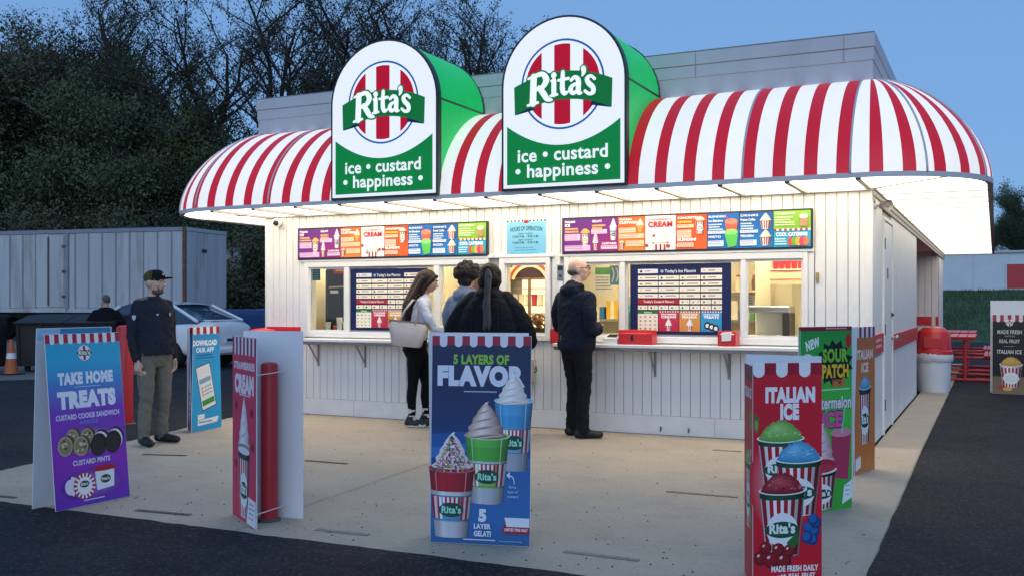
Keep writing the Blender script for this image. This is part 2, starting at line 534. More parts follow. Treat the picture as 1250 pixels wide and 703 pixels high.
# scattered grit and leaf bits on the pad
gm = MB(); rg = random.Random(17)
for i in range(420):
    x = rg.uniform(-6.6, 0.4); y = rg.uniform(-5.5, -0.1) if i % 3 else -5.5+abs(rg.gauss(0, .5))
    if x < leftx(y)+.1: continue
    r_ = rg.uniform(.003, .010); a = rg.uniform(0, 6.28)
    gm.add([(x+r_*math.cos(a+k*2.1)*(1+.4*(k == 0)), y+r_*math.sin(a+k*2.1), .0015) for k in range(3)]+[(x, y, .0015+r_*.7)], [(0, 1, 3), (1, 2, 3), (2, 0, 3), (2, 1, 0)])
M['grit'] = mat('dark_grit', (0.09, 0.075, 0.06), 0.9, var=.5, scale=5)
tag(gm.build('ground_litter', M['grit']), 'dark grit and leaf crumbs scattered over the concrete', 'litter', kind='stuff')

# flush metal anchor strips set into the concrete
strips = [((-6.077, -3.479), (-5.655, -3.36)), ((-4.186, -5.372), (-3.742, -5.328)), ((-5.80, -5.455), (-5.315, -5.429)),
          ((-4.481, -3.116), (-4.036, -3.106)), ((-2.726, -5.311), (-2.343, -5.298)), ((-1.127, -3.136), (-0.584, -3.136)),
          ((-1.114, -5.155), (-0.663, -5.16)), ((-1.349, -0.886), (-1.076, -0.872))]
slab_lab = ['in front of the standing man', 'right of the take-home treats board near the edge', 'at the far left edge of the pad',
            'behind the strawberry cream board', 'between the strawberry and five-layer boards', 'near the italian ice board, mid pad',
            'right of the five-layer board at the pad edge', 'by the wall under the right serving window']
M['strip'] = mat('rusted_strip', (0.10, 0.088, 0.075), 0.75, var=0.3, scale=20)
M['strip2'] = mat('worn_strip', (0.27, 0.23, 0.185), 0.8, var=0.2, scale=20)
for i, (a, c_) in enumerate(strips):
    d = Vector((c_[0]-a[0], c_[1]-a[1])); L = d.length; an = math.atan2(d.y, d.x)
    m = MB(); m.box(0, -0.022, 0.001, L, 0.022, 0.006, 0.002)
    for hx in (0.06, L-0.06): m.lathe([(0.009, 0.004), (0.009, 0.008), (0.004, 0.0095)], 8, (hx, 0, 0))
    o = m.build('ground_strip', M['strip'] if i in (0, 1, 2, 3) else M['strip2'], None, loc=(a[0], a[1], 0), rot=(0, 0, an))
    tag(o, 'flat dark metal strip set in the concrete '+slab_lab[i], 'metal strip', 'metal strips in the concrete pad')

# lighter gravel lot far left, earth under the trees
m = MB(); m.prism([(-60, 1.5), (-17.2, 0.2), (-14.2, 3.6), (-15.5, 9), (-20, 40), (-60, 40)], -0.06, -0.010, 'z')
tag(m.build('gravel_lot', M['gravel']), kind='structure')
m = MB()
m.sheet([[(x, y, (-0.02 if k == 0 else min(1.2, 0.2*k))) for x in (-120, -80, -50, -30, -18, -9)] for k, y in enumerate((24, 30, 40, 60, 90))])
tag(m.build('woodland_floor', M['earth']), kind='structure')
# grass bank on the right, rising to the far wall
m = MB()
rows = []
for k, (y, z) in enumerate(((29, -0.05), (32, 0.08), (37, 0.7), (43, 1.4), (49, 1.95), (54, 2.3), (120, 2.6))):
    rows.append([(x, y, z+0.12*noise.noise(Vector((x*0.3, y*0.2, 3)))*(k > 0)) for x in range(-30, 44, 2)])
m.sheet(rows)
o = m.build('grass_bank', M['grassy'], smooth=True); tag(o, kind='structure')
# blades on the bank: short tufts give it a ragged surface
tm = MB(); rr = random.Random(4)
for i in range(9000):
    x = rr.uniform(-3, 7); y = rr.uniform(30, 50)
    z = np.interp(y, [29, 32, 37, 43, 49, 54], [-0.05, 0.08, 0.7, 1.4, 1.95, 2.3])-0.05
    h = rr.uniform(0.12, 0.3); a = rr.uniform(0, PI); w = 0.035
    dx, dy = math.cos(a)*w, math.sin(a)*w
    tm.add([(x-dx, y-dy, z), (x+dx, y+dy, z), (x+rr.uniform(-.1, .1), y+rr.uniform(-.1, .1), z+h)], [(0, 1, 2)])
M['blade'] = mat('grass_blades', (0.06, 0.105, 0.038), 0.8, var=0.3, scale=0.5)
tag(tm.build('grass_tufts', M['blade'], fix=False), 'short rough grass growing on the bank below the far wall', 'grass', kind='stuff')
# ================================================================== the ice cream stand
XL, XR, ZS = -7.474, 0.0, 2.54          # wall ends, soffit height
stand = thing('ice_cream_stand', 'white sided ice cream stand with red and white striped awning and serving windows', 'building')
WIN = [(-6.85, -4.205), (-4.069, -3.431), (-3.257, -0.596)]
WZ0, WZ1 = 0.985, 1.93
# backing wall with the three openings
w = MB()
edges = [XL]+[e for p in WIN for e in p]+[XR]
for i in range(0, len(edges), 2): w.box(edges[i], 0.012, 0, edges[i+1], 0.13, ZS)
for a, c_ in WIN: w.box(a, 0.0125, 0, c_, 0.1295, WZ0-0.002); w.box(a, 0.0125, WZ1+0.002, c_, 0.1295, ZS)
wall = w.build('wall', M['backing'], stand)
# vertical siding boards, each its own piece
nb = 70; bw = (XR-XL)/nb
_bm = {}
def board(x0, z0, z1, par):
    k = (round(z0, 3), round(z1, 3))
    if k not in _bm:
        t = MB(); t.box(0.003, -0.012, z0, bw-0.003, 0.010, z1, 0.004)
        _bm[k] = t.mesh('siding_board', M['siding']); fix_normals(_bm[k])
    link('siding_board', _bm[k], par, (x0, 0, 0))
for i in range(nb):
    x0 = XL+i*bw; x1 = x0+bw
    hit = [p for p in WIN if x1 > p[0]+0.01 and x0 < p[1]-0.01]
    if hit: board(x0, 0.205, WZ0-0.004, wall); board(x0, WZ1+0.004, ZS-0.004, wall)
    else: board(x0, 0.205, ZS-0.004, wall)
s_ = MB(); s_.box(XL-0.012, -0.018, 0.0, XR+0.012, 0.011, 0.203, 0.004)
s_.build('skirting_board', M['siding'], wall)
for x in (-6.1, -4.6, -3.1, -1.55):
    t = MB(); t.box(x-0.003, -0.0205, 0.004, x+0.003, -0.0175, 0.198); t.build('skirting_joint', M['backing'], wall)
# corner posts
for x in (XL-0.02, XR-0.05):
    t = MB(); t.box(x, -0.02, 0.205, x+0.07, 0.06, ZS-0.002, 0.005); t.build('corner_post', M['siding'], stand)
# side walls
t = MB(); t.box(-0.10, 0.13, 0, 0.0, 6.21, ZS); sw = t.build('wall', M['backing'], stand)
def side_panels(y0, y1, z0, z1):
    yy = y0
    while yy < y1-0.01:
        y2 = min(yy+0.61, y1)
        if yy < 2.02 and y2 > 1.0:                 # keep the doorway free
            for a, c_ in ((yy, 0.985), (2.035, y2)):
                if c_-a > 0.02:
                    q = MB(); q.box(0.001, a+0.0015, z0, 0.010, c_-0.0015, z1, 0.002); q.build('siding_panel', M['siding'], sw)
            if yy < 1.0 and y2 > 2.03: pass
        else:
            q = MB(); q.box(0.001, yy+0.0015, z0, 0.010, y2-0.0015, z1, 0.002); q.build('siding_panel', M['siding'], sw)
        yy = y2
side_panels(0.065, 6.21, 0.0, 0.86); side_panels(0.065, 6.21, 1.03, ZS-0.003)
t = MB(); t.box(XL, 0.13, 0, XL+0.1, 6.21, ZS); t.build('wall', M['siding'], stand)
t = MB(); t.box(XL+0.1, 6.11, 0, -0.1, 6.21, ZS); t.build('wall', M['siding'], stand)
# back room beyond the porch
t = MB(); t.box(XL, 13.012, 0, 0.0, 13.3, ZS); pw = t.build('wall', M['backing'], stand)
for i in range(12):
    q = MB(); q.box(-1.6+i*0.133+0.003, 12.99, 0.0, -1.6+(i+1)*0.133-0.003, 13.011, ZS-0.004, 0.004); q.build('siding_board', M['siding'], pw)
t = MB(); t.box(-0.1, 13.3, 0, 0.0, 15.1, ZS); t.build('wall', M['siding'], stand)
# red waist band round the stand
def band(x0, y0, x1, y1, z0=0.955, z1=1.125):
    q = MB(); q.box(x0, y0, z0, x1, y1, z1, 0.003); return q.build('waist_band', M['red'], stand)
band(-7.46, -0.032, -6.91, -0.0125, 1.04, 1.11); band(-3.425, -0.032, -3.275, -0.0125); band(-0.55, -0.032, 0.0, -0.0125)
band(0.0105, 0.07, 0.028, 0.985, 0.90, 1.10); band(0.0105, 2.035, 0.028, 6.2, 0.86, 1.05); band(-1.4, 12.97, -0.13, 12.989, 0.93, 1.12); band(-0.05, 12.97, 0.0, 12.989, 0.93, 1.12)
a = Art(); a.bars(0.1, 0.8, 0.12, 2, 0.06, 0.03, 'd9b9b4', 3); a.build('lettering', stand, (0.0285, 0.1, 0.93), (0, 0, PI/2))

# side door
dr = MB(); dr.box(-0.02, 1.03, 0.02, 0.022, 1.99, 2.30, 0.004); door = dr.build('door', M['white'], stand)
t = MB(); t.box(-0.02, 0.987, 0.0, 0.035, 1.025, 2.345, 0.004); t.box(-0.02, 1.995, 0, 0.035, 2.033, 2.345, 0.004); t.box(-0.02, 1.025, 2.305, 0.0345, 1.995, 2.345, 0.004); t.build('frame', M['white'], door)
for z in (0.32, 1.13, 2.05):
    t = MB(); t.tube([(0.03, 1.035, z-0.06), (0.03, 1.035, z+0.06)], 0.013, 8); t.box(0.022, 1.03, z-0.05, 0.027, 1.08, z+0.05); t.build('hinge', M['black'], door)
t = MB(); t.lathe([(0.03, 0), (0.03, 0.01), (0.012, 0.014), (0.012, 0.04), (0.028, 0.05), (0.028, 0.07), (0.015, 0.08)], 14)
t.build('door_knob', M['steel'], door, loc=(0.022, 1.91, 1.02), rot=(0, PI/2, 0), smooth=True)
t = MB(); t.lathe([(0.026, 0), (0.026, 0.012), (0.012, 0.016), (0.012, 0.03)], 12); t.build('deadbolt', M['black'], door, loc=(0.022, 1.91, 1.28), rot=(0, PI/2, 0))
t = MB(); t.box(0.022, 1.44, 1.68, 0.027, 1.50, 1.80, 0.002); t.build('door_plate', M['black'], door)

# windows
SILL = 1.055; GT = 1.862
def window(x0, x1, bars, deep=True):
    f = MB()
    f.box(x0, -0.045, WZ0, x0+0.07, 0.128, WZ1, 0.006); f.box(x1-0.05, -0.045, WZ0, x1, 0.128, WZ1, 0.006)
    f.box(x0+0.07, -0.044, GT, x1-0.05, 0.127, WZ1, 0.005); f.box(x0+0.07, -0.044, WZ0, x1-0.05, 0.127, SILL, 0.005)
    win = link('window', None, stand)
    f.build('frame', M['white'], win)
    for a, c_ in bars:
        q = MB(); q.box(a, -0.04, SILL, c_, 0.09, GT, 0.005); q.build('mullion', M['white'], win)
    ed = [x0+0.07]+[e for p in bars for e in p]+[x1-0.05]
    for i in range(0, len(ed), 2):
        # sash rails and pane
        q = MB(); ya = -0.02 if i != 2 else 0.012
        a, c_ = ed[i], ed[i+1]
        q.box(a, ya, SILL, c_, ya+0.02, SILL+0.022, 0.002); q.box(a, ya, GT-0.022, c_, ya+0.02, GT, 0.002)
        q.box(a, ya, SILL+0.022, a+0.018, ya+0.02, GT-0.022, 0.002); q.box(c_-0.018, ya, SILL+0.022, c_, ya+0.02, GT-0.022, 0.002)
        q.build('sash', M['white'], win)
        q = MB(); q.box(a+0.019, ya+0.008, SILL+0.023, c_-0.019, ya+0.012, GT-0.023); q.build('pane', M['glass'], win)
    t = MB(); t.box(x0-0.05, -0.05, WZ1+0.001, x1+0.05, -0.013, WZ1+0.035, 0.004); t.build('head_trim', M['white'], win)
    return win
wl_ = window(*WIN[0], [(-6.235, -6.165), (-4.945, -4.865)])
wm_ = window(*WIN[1], [])
wr_ = window(*WIN[2], [(-2.595, -2.54), (-1.275, -1.22)])
# white trim board left of the left window, over the counter
t = MB(); t.box(-6.93, -0.026, WZ0-0.01, -6.852, 0.0, WZ1+0.03, 0.003); t.build('casing', M['white'], wl_)
t = MB(); t.box(-0.594, -0.026, WZ0-0.01, -0.54, 0.0, WZ1+0.03, 0.003); t.build('casing', M['white'], wr_)
# serving counters with raking brackets
def counter(x0, x1, bx):
    q = MB(); q.box(x0, -0.27, 0.935, x1, -0.019, 0.972, 0.006); c_ = q.build('counter', M['white'], stand)
    t = MB(); t.box(x0+0.01, -0.255, 0.90, x1-0.01, -0.225, 0.934, 0.003); t.build('edge_rail', M['trimgrey'], c_)
    for x in bx:
        t = MB(); t.tube([(x, -0.22, 0.90), (x, -0.02, 0.66)], 0.011, 8); t.box(x-0.012, -0.24, 0.893, x+0.012, -0.02, 0.90); t.box(x-0.012, -0.026, 0.62, x+0.012, -0.0125, 0.90)
        t.build('bracket', M['trimgrey'], c_)
    return c_
counter(-6.73, -4.20, (-6.64, -5.93, -5.2, -4.4)); counter(-3.30, -0.58, (-3.1, -2.2, -1.4, -0.75))

# roof deck and parapet
t = MB(); t.box(XL, 0.0, ZS+0.001, XR, 15.2, 2.70); t.build('roof', M['trimgrey'], stand)
t = MB()
t.box(-7.60, -0.02, 2.70, 0.02, 0.16, 4.045); t.box(-0.16, 0.16, 2.70, 0.02, 6.2, 4.045); t.box(-7.60, 0.16, 2.70, -7.42, 6.2, 4.045); t.box(-7.42, 6.02, 2.70, -0.16, 6.2, 4.045)
pp = t.build('parapet', M['parapet'], stand)
for z0, z1, o in ((3.93, 4.065, 0.022), (3.80, 3.925, 0.012)):
    t = MB(); t.box(-7.60-o, -0.02-o, z0, 0.02+o, -0.0205, z1, 0.004); t.box(0.0205, -0.02, z0, 0.02+o, 6.2, z1, 0.004); t.box(-7.60-o, -0.02, z0, -7.6005, 6.2, z1, 0.004)
    t.build('cap_trim', M['parapet'], pp)
t = MB(); t.box(-7.62, -0.04, 4.066, 0.04, 0.2, 4.078, 0.004); t.box(-0.18, 0.2, 4.066, 0.04, 6.22, 4.078, 0.004); t.build('coping', M['trimgrey'], pp)
for x in (-6.4, -4.9, -3.3, -1.75, -0.25):
    t = MB(); t.box(x-0.003, -0.0445, 3.80, x+0.003, -0.0415, 4.06); t.build('cap_joint', M['trimgrey'], pp)

# ---- awning: curved vinyl with one piece per stripe
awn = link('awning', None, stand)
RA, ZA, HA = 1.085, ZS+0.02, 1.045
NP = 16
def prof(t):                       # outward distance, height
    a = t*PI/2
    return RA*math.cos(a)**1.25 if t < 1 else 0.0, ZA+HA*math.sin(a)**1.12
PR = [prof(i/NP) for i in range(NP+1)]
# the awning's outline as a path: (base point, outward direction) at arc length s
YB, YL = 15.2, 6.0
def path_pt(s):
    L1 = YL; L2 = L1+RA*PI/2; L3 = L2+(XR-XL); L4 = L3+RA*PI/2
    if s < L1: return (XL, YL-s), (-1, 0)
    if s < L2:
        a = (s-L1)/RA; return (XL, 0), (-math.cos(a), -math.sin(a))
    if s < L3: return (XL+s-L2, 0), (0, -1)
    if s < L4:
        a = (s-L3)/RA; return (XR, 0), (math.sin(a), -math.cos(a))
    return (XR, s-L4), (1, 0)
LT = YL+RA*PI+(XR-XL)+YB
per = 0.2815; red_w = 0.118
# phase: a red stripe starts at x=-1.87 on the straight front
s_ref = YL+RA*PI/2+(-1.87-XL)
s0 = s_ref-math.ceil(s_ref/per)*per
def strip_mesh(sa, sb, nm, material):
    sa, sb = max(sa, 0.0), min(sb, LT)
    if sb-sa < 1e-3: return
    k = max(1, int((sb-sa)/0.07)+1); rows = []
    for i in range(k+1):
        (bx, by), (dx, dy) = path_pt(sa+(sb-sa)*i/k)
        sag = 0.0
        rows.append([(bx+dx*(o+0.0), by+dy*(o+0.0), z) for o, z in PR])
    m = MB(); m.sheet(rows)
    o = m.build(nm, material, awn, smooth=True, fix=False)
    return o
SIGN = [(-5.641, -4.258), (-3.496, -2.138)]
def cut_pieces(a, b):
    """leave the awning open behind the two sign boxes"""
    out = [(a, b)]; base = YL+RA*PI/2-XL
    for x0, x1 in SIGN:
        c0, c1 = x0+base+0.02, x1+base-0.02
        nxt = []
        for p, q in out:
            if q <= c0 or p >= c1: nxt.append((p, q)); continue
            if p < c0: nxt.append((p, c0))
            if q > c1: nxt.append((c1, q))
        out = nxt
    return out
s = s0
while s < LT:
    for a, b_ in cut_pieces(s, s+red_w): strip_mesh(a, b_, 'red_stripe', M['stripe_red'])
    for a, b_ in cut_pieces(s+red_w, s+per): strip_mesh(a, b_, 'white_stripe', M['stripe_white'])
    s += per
# hem tape and frame rail along the lower edge
m = MB(); m2 = MB(); rows = []; rows2 = []
n = 260
for i in range(n+1):
    (bx, by), (dx, dy) = path_pt(min(LT*i/n, LT-1e-6))
    rows.append([(bx+dx*(RA+0.004), by+dy*(RA+0.004), ZS-0.018), (bx+dx*(RA+0.004), by+dy*(RA+0.004), ZS+0.03)])
    rows2.append([(bx+dx*o, by+dy*o, z) for o, z in ((RA-0.05, ZS-0.012), (RA+0.001, ZS-0.016), (RA+0.001, ZS+0.018), (RA-0.05, ZS+0.018), (RA-0.05, ZS-0.012))])
m.sheet(rows); m.build('hem', M['hem'], awn, fix=False)
m2.sheet(rows2); m2.build('frame_rail', M['trimgrey'], awn)
# raised rib seams over the vinyl where the frame hoops push through
for sx in (YL+RA*PI/2+(-1.02-XL), YL+RA*PI/2+(-0.06-XL), YL+RA*PI/2+(XR-XL)+RA*0.55, YL+RA*1.35, YL+RA*PI/2+0.9, YL+RA*PI/2+(XR-XL)+RA*1.25, YL+RA*0.75):
    (bx, by), (dx, dy) = path_pt(sx)
    m = MB(); m.tube([(bx+dx*(o+0.002), by+dy*(o+0.002), z+0.002) for o, z in PR[:-1]], 0.011, 6); m.build('hoop_seam', M['hem'], awn, smooth=True)

# ---- soffit of lit panels under the awning
def soffit(pts, nm='soffit_panel', z=ZS, material=None):
    q = MB(); q.prism(pts, z, z+0.012, 'z'); return q.build(nm, material or M['soffit'], awn)
RI = RA-0.05
pw_ = 0.622
x = XR
k = 0
xb = []
while x > XL+0.3:
    x2 = max(x-pw_, XL); xb.append(x)
    soffit([(x2+0.025, -RI), (x-0.025, -RI), (x-0.025, -0.062), (x2+0.025, -0.062)])
    x = x2
xb.append(XL)
for x in xb:
    q = MB(); q.box(x-0.024, -RI, ZS-0.03, x+0.024, -0.061, ZS+0.012, 0.002); q.build('soffit_bar', M['trimgrey'], awn)
for cx, sg in ((XR, 1), (XL, -1)):                    # corner fans
    for a0, a1 in ((0.014, PI/4-0.008), (PI/4+0.008, PI/2-0.014)):
        pts = [(cx+sg*0.03*math.sin((a0+a1)/2), -0.03*math.cos((a0+a1)/2))]+[(cx+sg*RI*math.sin(a0+(a1-a0)*i/6), -RI*math.cos(a0+(a1-a0)*i/6)) for i in range(7)]
        soffit(pts)
    q = MB(); q.tube([(cx+sg*0.03, -0.03, ZS), (cx+sg*RI*0.707, -RI*0.707, ZS)], 0.012, 6); q.build('soffit_bar', M['trimgrey'], awn)
M['soffit_rib'] = mat('ribbed_soffit_panel', (1.0, 0.92, 0.78), 0.5, emit=1.8, var=0.03, scale=2)
y = 0.0; k = 0
while y < YB-0.05:
    y2 = min(y+0.64, YB)
    soffit([(XR+0.03, y+0.015), (XR+RI, y+0.015), (XR+RI, y2-0.015), (XR+0.03, y2-0.015)], material=M['soffit_rib'], z=ZS+0.001)
    q = MB(); q.box(XR+0.03, y-0.014, ZS-0.006, XR+RI, y+0.014, ZS+0.010); q.build('soffit_bar', M['hem'], awn)
    y = y2
y = 0.0
while y < YL-0.05:
    y2 = min(y+0.64, YL)
    soffit([(XL-RI, y+0.006), (XL-0.03, y+0.006), (XL-0.03, y2-0.006), (XL-RI, y2-0.006)], material=M['soffit_rib'], z=ZS+0.001)
    q = MB(); q.box(XL-RI, y-0.006, ZS-0.004, XL-0.03, y+0.006, ZS+0.010); q.build('soffit_bar', M['parapet'], awn)
    y = y2
# fascia channels where the soffit meets the walls
q = MB(); q.box(XL, -0.060, ZS-0.022, XR, -0.0215, ZS+0.014, 0.003); q.build('soffit_channel', M['white'], awn)
for z0, z1, o in ((ZS-0.02, ZS+0.016, 0.034), (ZS-0.075, ZS-0.021, 0.024), (ZS-0.125, ZS-0.076, 0.016)):
    q = MB(); q.box(0.0115, -0.02, z0, 0.0115+o, YB, z1, 0.003); q.build('fascia_trim', M['trimgrey'], awn)
# porch ceiling between the side wall and the back room
M['porch'] = mat('porch_ceiling', (0.74, 0.68, 0.64), 0.7, var=0.04)
q = MB(); q.box(XL, 6.215, ZS-0.03, -0.02, 12.985, ZS, 0.003); q.build('porch_ceiling', M['porch'], stand)
q = MB(); q.box(-0.08, YB-2.0, 0, 0.0, YB-1.9, ZS-0.03); q.build('post', M['white'], stand)
# ================================================================== printed artwork
def rita_word(A, cx, cz, k, col='ffffff', out=None, ow=0.035):
    L = [([(-.335, .14), (-.345, -.145)], [.075, .08]), ([(-.40, .135), (-.31, .155)], [.025, .035]),
         ([(-.34, .14), (-.235, .15), (-.185, .078), (-.23, .008), (-.31, -.005)], [.045, .055, .075, .055, .035]),
         ([(-.265, .005), (-.215, -.07), (-.175, -.13), (-.12, -.15)], [.06, .07, .06, .028]),
         ([(-.405, -.155), (-.285, -.15)], [.03, .03]),
         ([(-.095, .055), (-.095, -.095)], [.058, .058]), ([(-.095, .112), (-.095, .114)], [.066, .066]), ([(-.135, -.105), (-.055, -.10)], [.028, .028]),
         ([(-.125, .055), (-.095, .06)], [.024, .03]),
         ([(.012, .135), (.006, -.04), (.03, -.095), (.07, -.082)], [.045, .06, .052, .024]), ([(-.04, .05), (.075, .062)], [.03, .036]),
         ([(.108, .04), (.15, .072), (.192, .035), (.192, -.085), (.228, -.098)], [.036, .042, .058, .06, .026]),
         ([(.19, .005), (.13, -.015), (.102, -.058), (.132, -.10), (.185, -.068)], [.03, .042, .056, .046, .03]),
         ([(.25, .165), (.254, .125), (.236, .085)], [.06, .05, .018]),
         ([(.378, .06), (.335, .088), (.292, .058), (.308, .012), (.356, -.03), (.362, -.082), (.315, -.104), (.268, -.076)], [.034, .034, .05, .056, .056, .05, .036, .034])]
    def T(p):
        x, z = p; z = z-0.22*x*x+0.02
        return (cx+x*k, cz+z*k)
    if out:
        for p, w in L: A.stroke([T(q) for q in p], [(v+ow)*k for v in w], out, 5)
    for p, w in L: A.stroke([T(q) for q in p], [v*k for v in w], col, 5)

def rita_logo(A, cx, cz, k, ring='1f5a9a'):
    """round striped emblem with a green ribbon; k=1 on the large roof signs"""
    A.disc(cx, cz, .455*k, col=ring, n=48); A.disc(cx, cz, .434*k, col='f4f2f0', n=48)
    r = .405*k
    for x0, x1 in ((-.40, -.225), (-.0875, .0875), (.225, .40)):
        n = 8; xs = [x0*k+(x1-x0)*k*i/n for i in range(n+1)]
        A.strip([(cx+x, cz+math.sqrt(max(r*r-x*x, 0))) for x in xs], [(cx+x, cz-math.sqrt(max(r*r-x*x, 0))) for x in xs], 'b50f2c')
    g1, nv = '0d6b34', '15233f'
    for sg in (-1, 1):           # ribbon ends folded behind
        A.poly([(cx+sg*.525*k, cz-.255*k), (cx+sg*.515*k, cz-.275*k), (cx+sg*.30*k, cz-.235*k), (cx+sg*.33*k, cz-.17*k)], nv)
    n = 22; top = []; bot = []
    for i in range(n+1):
        x = -.535+1.07*i/n
        z = .13-.42*x*x
        top.append((cx+x*k, cz+(z)*k)); bot.append((cx+x*k*.985, cz+(z-.285)*k))
    A.strip(top, bot, g1)
    rita_word(A, cx, cz-.028*k, k*.93, 'fbfaf6', g1)

def mini_logo(A, cx, cz, k):
    """small version for posters and cups"""
    A.disc(cx, cz, .45*k, col='f4f2f0', n=24)
    for x0, x1 in ((-.38, -.22), (-.085, .085), (.22, .38)):
        h0 = math.sqrt(.42**2-max(abs(x0), abs(x1))**2)
        A.rect(cx+x0*k, cz-h0*k, cx+x1*k, cz+h0*k, 'b50f2c')
    A.disc(cx, cz, .53*k, .17*k, '0d5a34', 18)
    A.text("Rita's", cx, cz-.10*k, .25*k, 'f4f2f0', 0.04, w=.82*k)

def shade_u(c_, u, k=.42):
    """printed roundness: light left of the middle, darker at both edges"""
    g = 1-k*abs(u+.15)**2.2+.10*math.exp(-((u+.45)/.14)**2)
    return '%02x%02x%02x' % tuple(max(0, min(255, int(int(c_[i:i+2], 16)*g))) for i in (0, 2, 4))
def round_band(A, x, z0, z1, w0, w1, col, sag=.05, n=12, u0=-1., u1=1., k=.42):
    """band of a round cup between heights, with half widths w0 (bottom), w1 (top) and per-column print shading"""
    A.up(); pts = []; cols = []
    for i in range(n+1):
        u = u0+(u1-u0)*i/n; e = math.sqrt(max(0, 1-u*u))
        pts += [(x+w0*u, z0-sag*w1*2*e), (x+w1*u, z1-sag*w1*2*e)]; q = lin(shade_u(col, u, k)); cols += [q, q]
    A._add(pts, [(2*i, 2*i+2, 2*i+3, 2*i+1) for i in range(n)], cols)
def mound(A, x, z, w, h, light, dark, seed=0):
    """heap of ice: fan of facets round an off-centre highlight"""
    rr = random.Random(seed); n = 18
    rim = [(x-w/2+w*i/n, z+h*math.sin(PI*i/n)**.65*(1+.07*math.sin(i*2.3+seed))) for i in range(n+1)]+[(x+w/2*math.cos(PI*j/8), z-w*.07*math.sin(PI*j/8)) for j in range(1, 8)]
    A.up(); A._add([(x-w*.12, z+h*.62)]+rim, [(0, 1+i, 1+(i+1) % len(rim)) for i in range(len(rim))], [lin(mixc(light, 'ffffff', .25))]+[lin(mixc(light, dark, .75)) for _ in rim])
    st = A.step; A.up(); A.step = 0
    for q in range(26):
        px = x+rr.uniform(-.42, .42)*w; f = 1-abs(px-x)/(w*.5); pz = z+h*rr.uniform(.0, .8)*f**.6; l = w*rr.uniform(.03, .08)
        A.poly([(px, pz), (px+l, pz+l*.25), (px+l*1.2, pz+l*.7), (px+l*.2, pz+l*.45)], mixc(light, dark if q % 2 else 'ffffff', rr.uniform(.2, .55)))
    A.step = st
def paper_cup(A, x, z, w, h, top, top2, band='0c5a3a', logo=True, stripes=5, taper=.72):
    """striped paper cup with a mound of ice; x centre, z bottom"""
    b = w*taper/2; t = w/2
    round_band(A, x, z, z+h, b, t, 'f4f3f2', .035)
    st = A.step; A.up(); A.step = 0
    for i in range(stripes):
        u0 = -1+2*(i+.22)/stripes; u1 = -1+2*(i+.78)/stripes
        round_band(A, x, z+.005, z+h*.9, b, t*.985, 'b8152e', .035, 3, u0, u1)
    A.step = st
    round_band(A, x, z+h*.90, z+h, b+(t-b)*.9, t*1.01, band, .05); A.disc(x, z+h, t*1.02, .10*w, mixc(band, '000000', .2), 20); A.disc(x, z+h+.02*w, t*1.05, .10*w, 'e9ebe9', 22)
    if top: A.disc(x, z+h+.03*w, t*.97, .085*w, top2, 20); mound(A, x, z+h+.03*w, w*.93, w*.36, top, top2, int(x*997))
    if logo:
        A.disc(x, z+h*.42-.03*w, t*.70, h*.27, 'eef0f2', 22); A.disc(x, z+h*.42-.03*w, t*.76, h*.13, band, 22)
        A.text("Rita's", x, z+h*.37-.03*w, h*.15, 'e8f0ea', 0.05, w=t*1.15)

def mixc(p, q, t):
    P = [int(p[i:i+2], 16) for i in (0, 2, 4)]; Q = [int(q[i:i+2], 16) for i in (0, 2, 4)]
    return ''.join('%02x' % int(u*(1-t)+v*t) for u, v in zip(P, Q))
def swirl(A, x, z, w, h, base='efe6de', shade='c9b8ab', light='fffaf4', n=4):
    """soft-serve swirl: a peaked body crossed by curling diagonal folds; x centre, z bottom"""
    def half(f): return w/2*((1-f)**.62*(1+.10*math.sin(f*n*2*PI+.6)*(1-f)))
    k = 22
    cx = lambda f: x+w*.05*f*f*math.sin(3*f)
    lf = [(cx(i/k)-half(i/k), z+h*i/k) for i in range(k+1)]; rt = [(cx(i/k)+half(i/k), z+h*i/k) for i in range(k+1)]; md = [(cx(i/k)-half(i/k)*.25, z+h*i/k) for i in range(k+1)]
    A.disc(x, z, w/2*1.02, h*.07, mixc(shade, base, .3), 20)
    A.strip(lf, md, mixc(shade, base, .7), light); A.strip(md, rt, light, mixc(shade, base, .25))
    for i in range(n+1):
        f0 = (i-.35)/n
        up_ = []; lo = []; m2 = []
        for j in range(13):
            u = j/12; f = min(max(f0+.30*u/n*n*.55+.06*math.sin(PI*u), 0), .97); hw = half(f)
            px = cx(f)-hw*.96+2*hw*.96*u; zz = z+h*f-h*.06*math.sin(PI*u)
            th = h*.085*math.sin(PI*min(max(u, .03), .97))*(1-f*.7)
            up_.append((px, zz+th)); m2.append((px, zz)); lo.append((px, zz-th*.5))
        A.strip(up_, m2, base, mixc(shade, base, .12)); A.strip(m2, lo, mixc(light, base, .2), base)
    t = cx(1)
    A.poly([(t-w*.07, z+h*.93), (t+w*.06, z+h*.93), (t+w*.05, z+h*1.0), (t+w*.085, z+h*1.06), (t-.005*w, z+h*1.03)], mixc(base, light, .5))

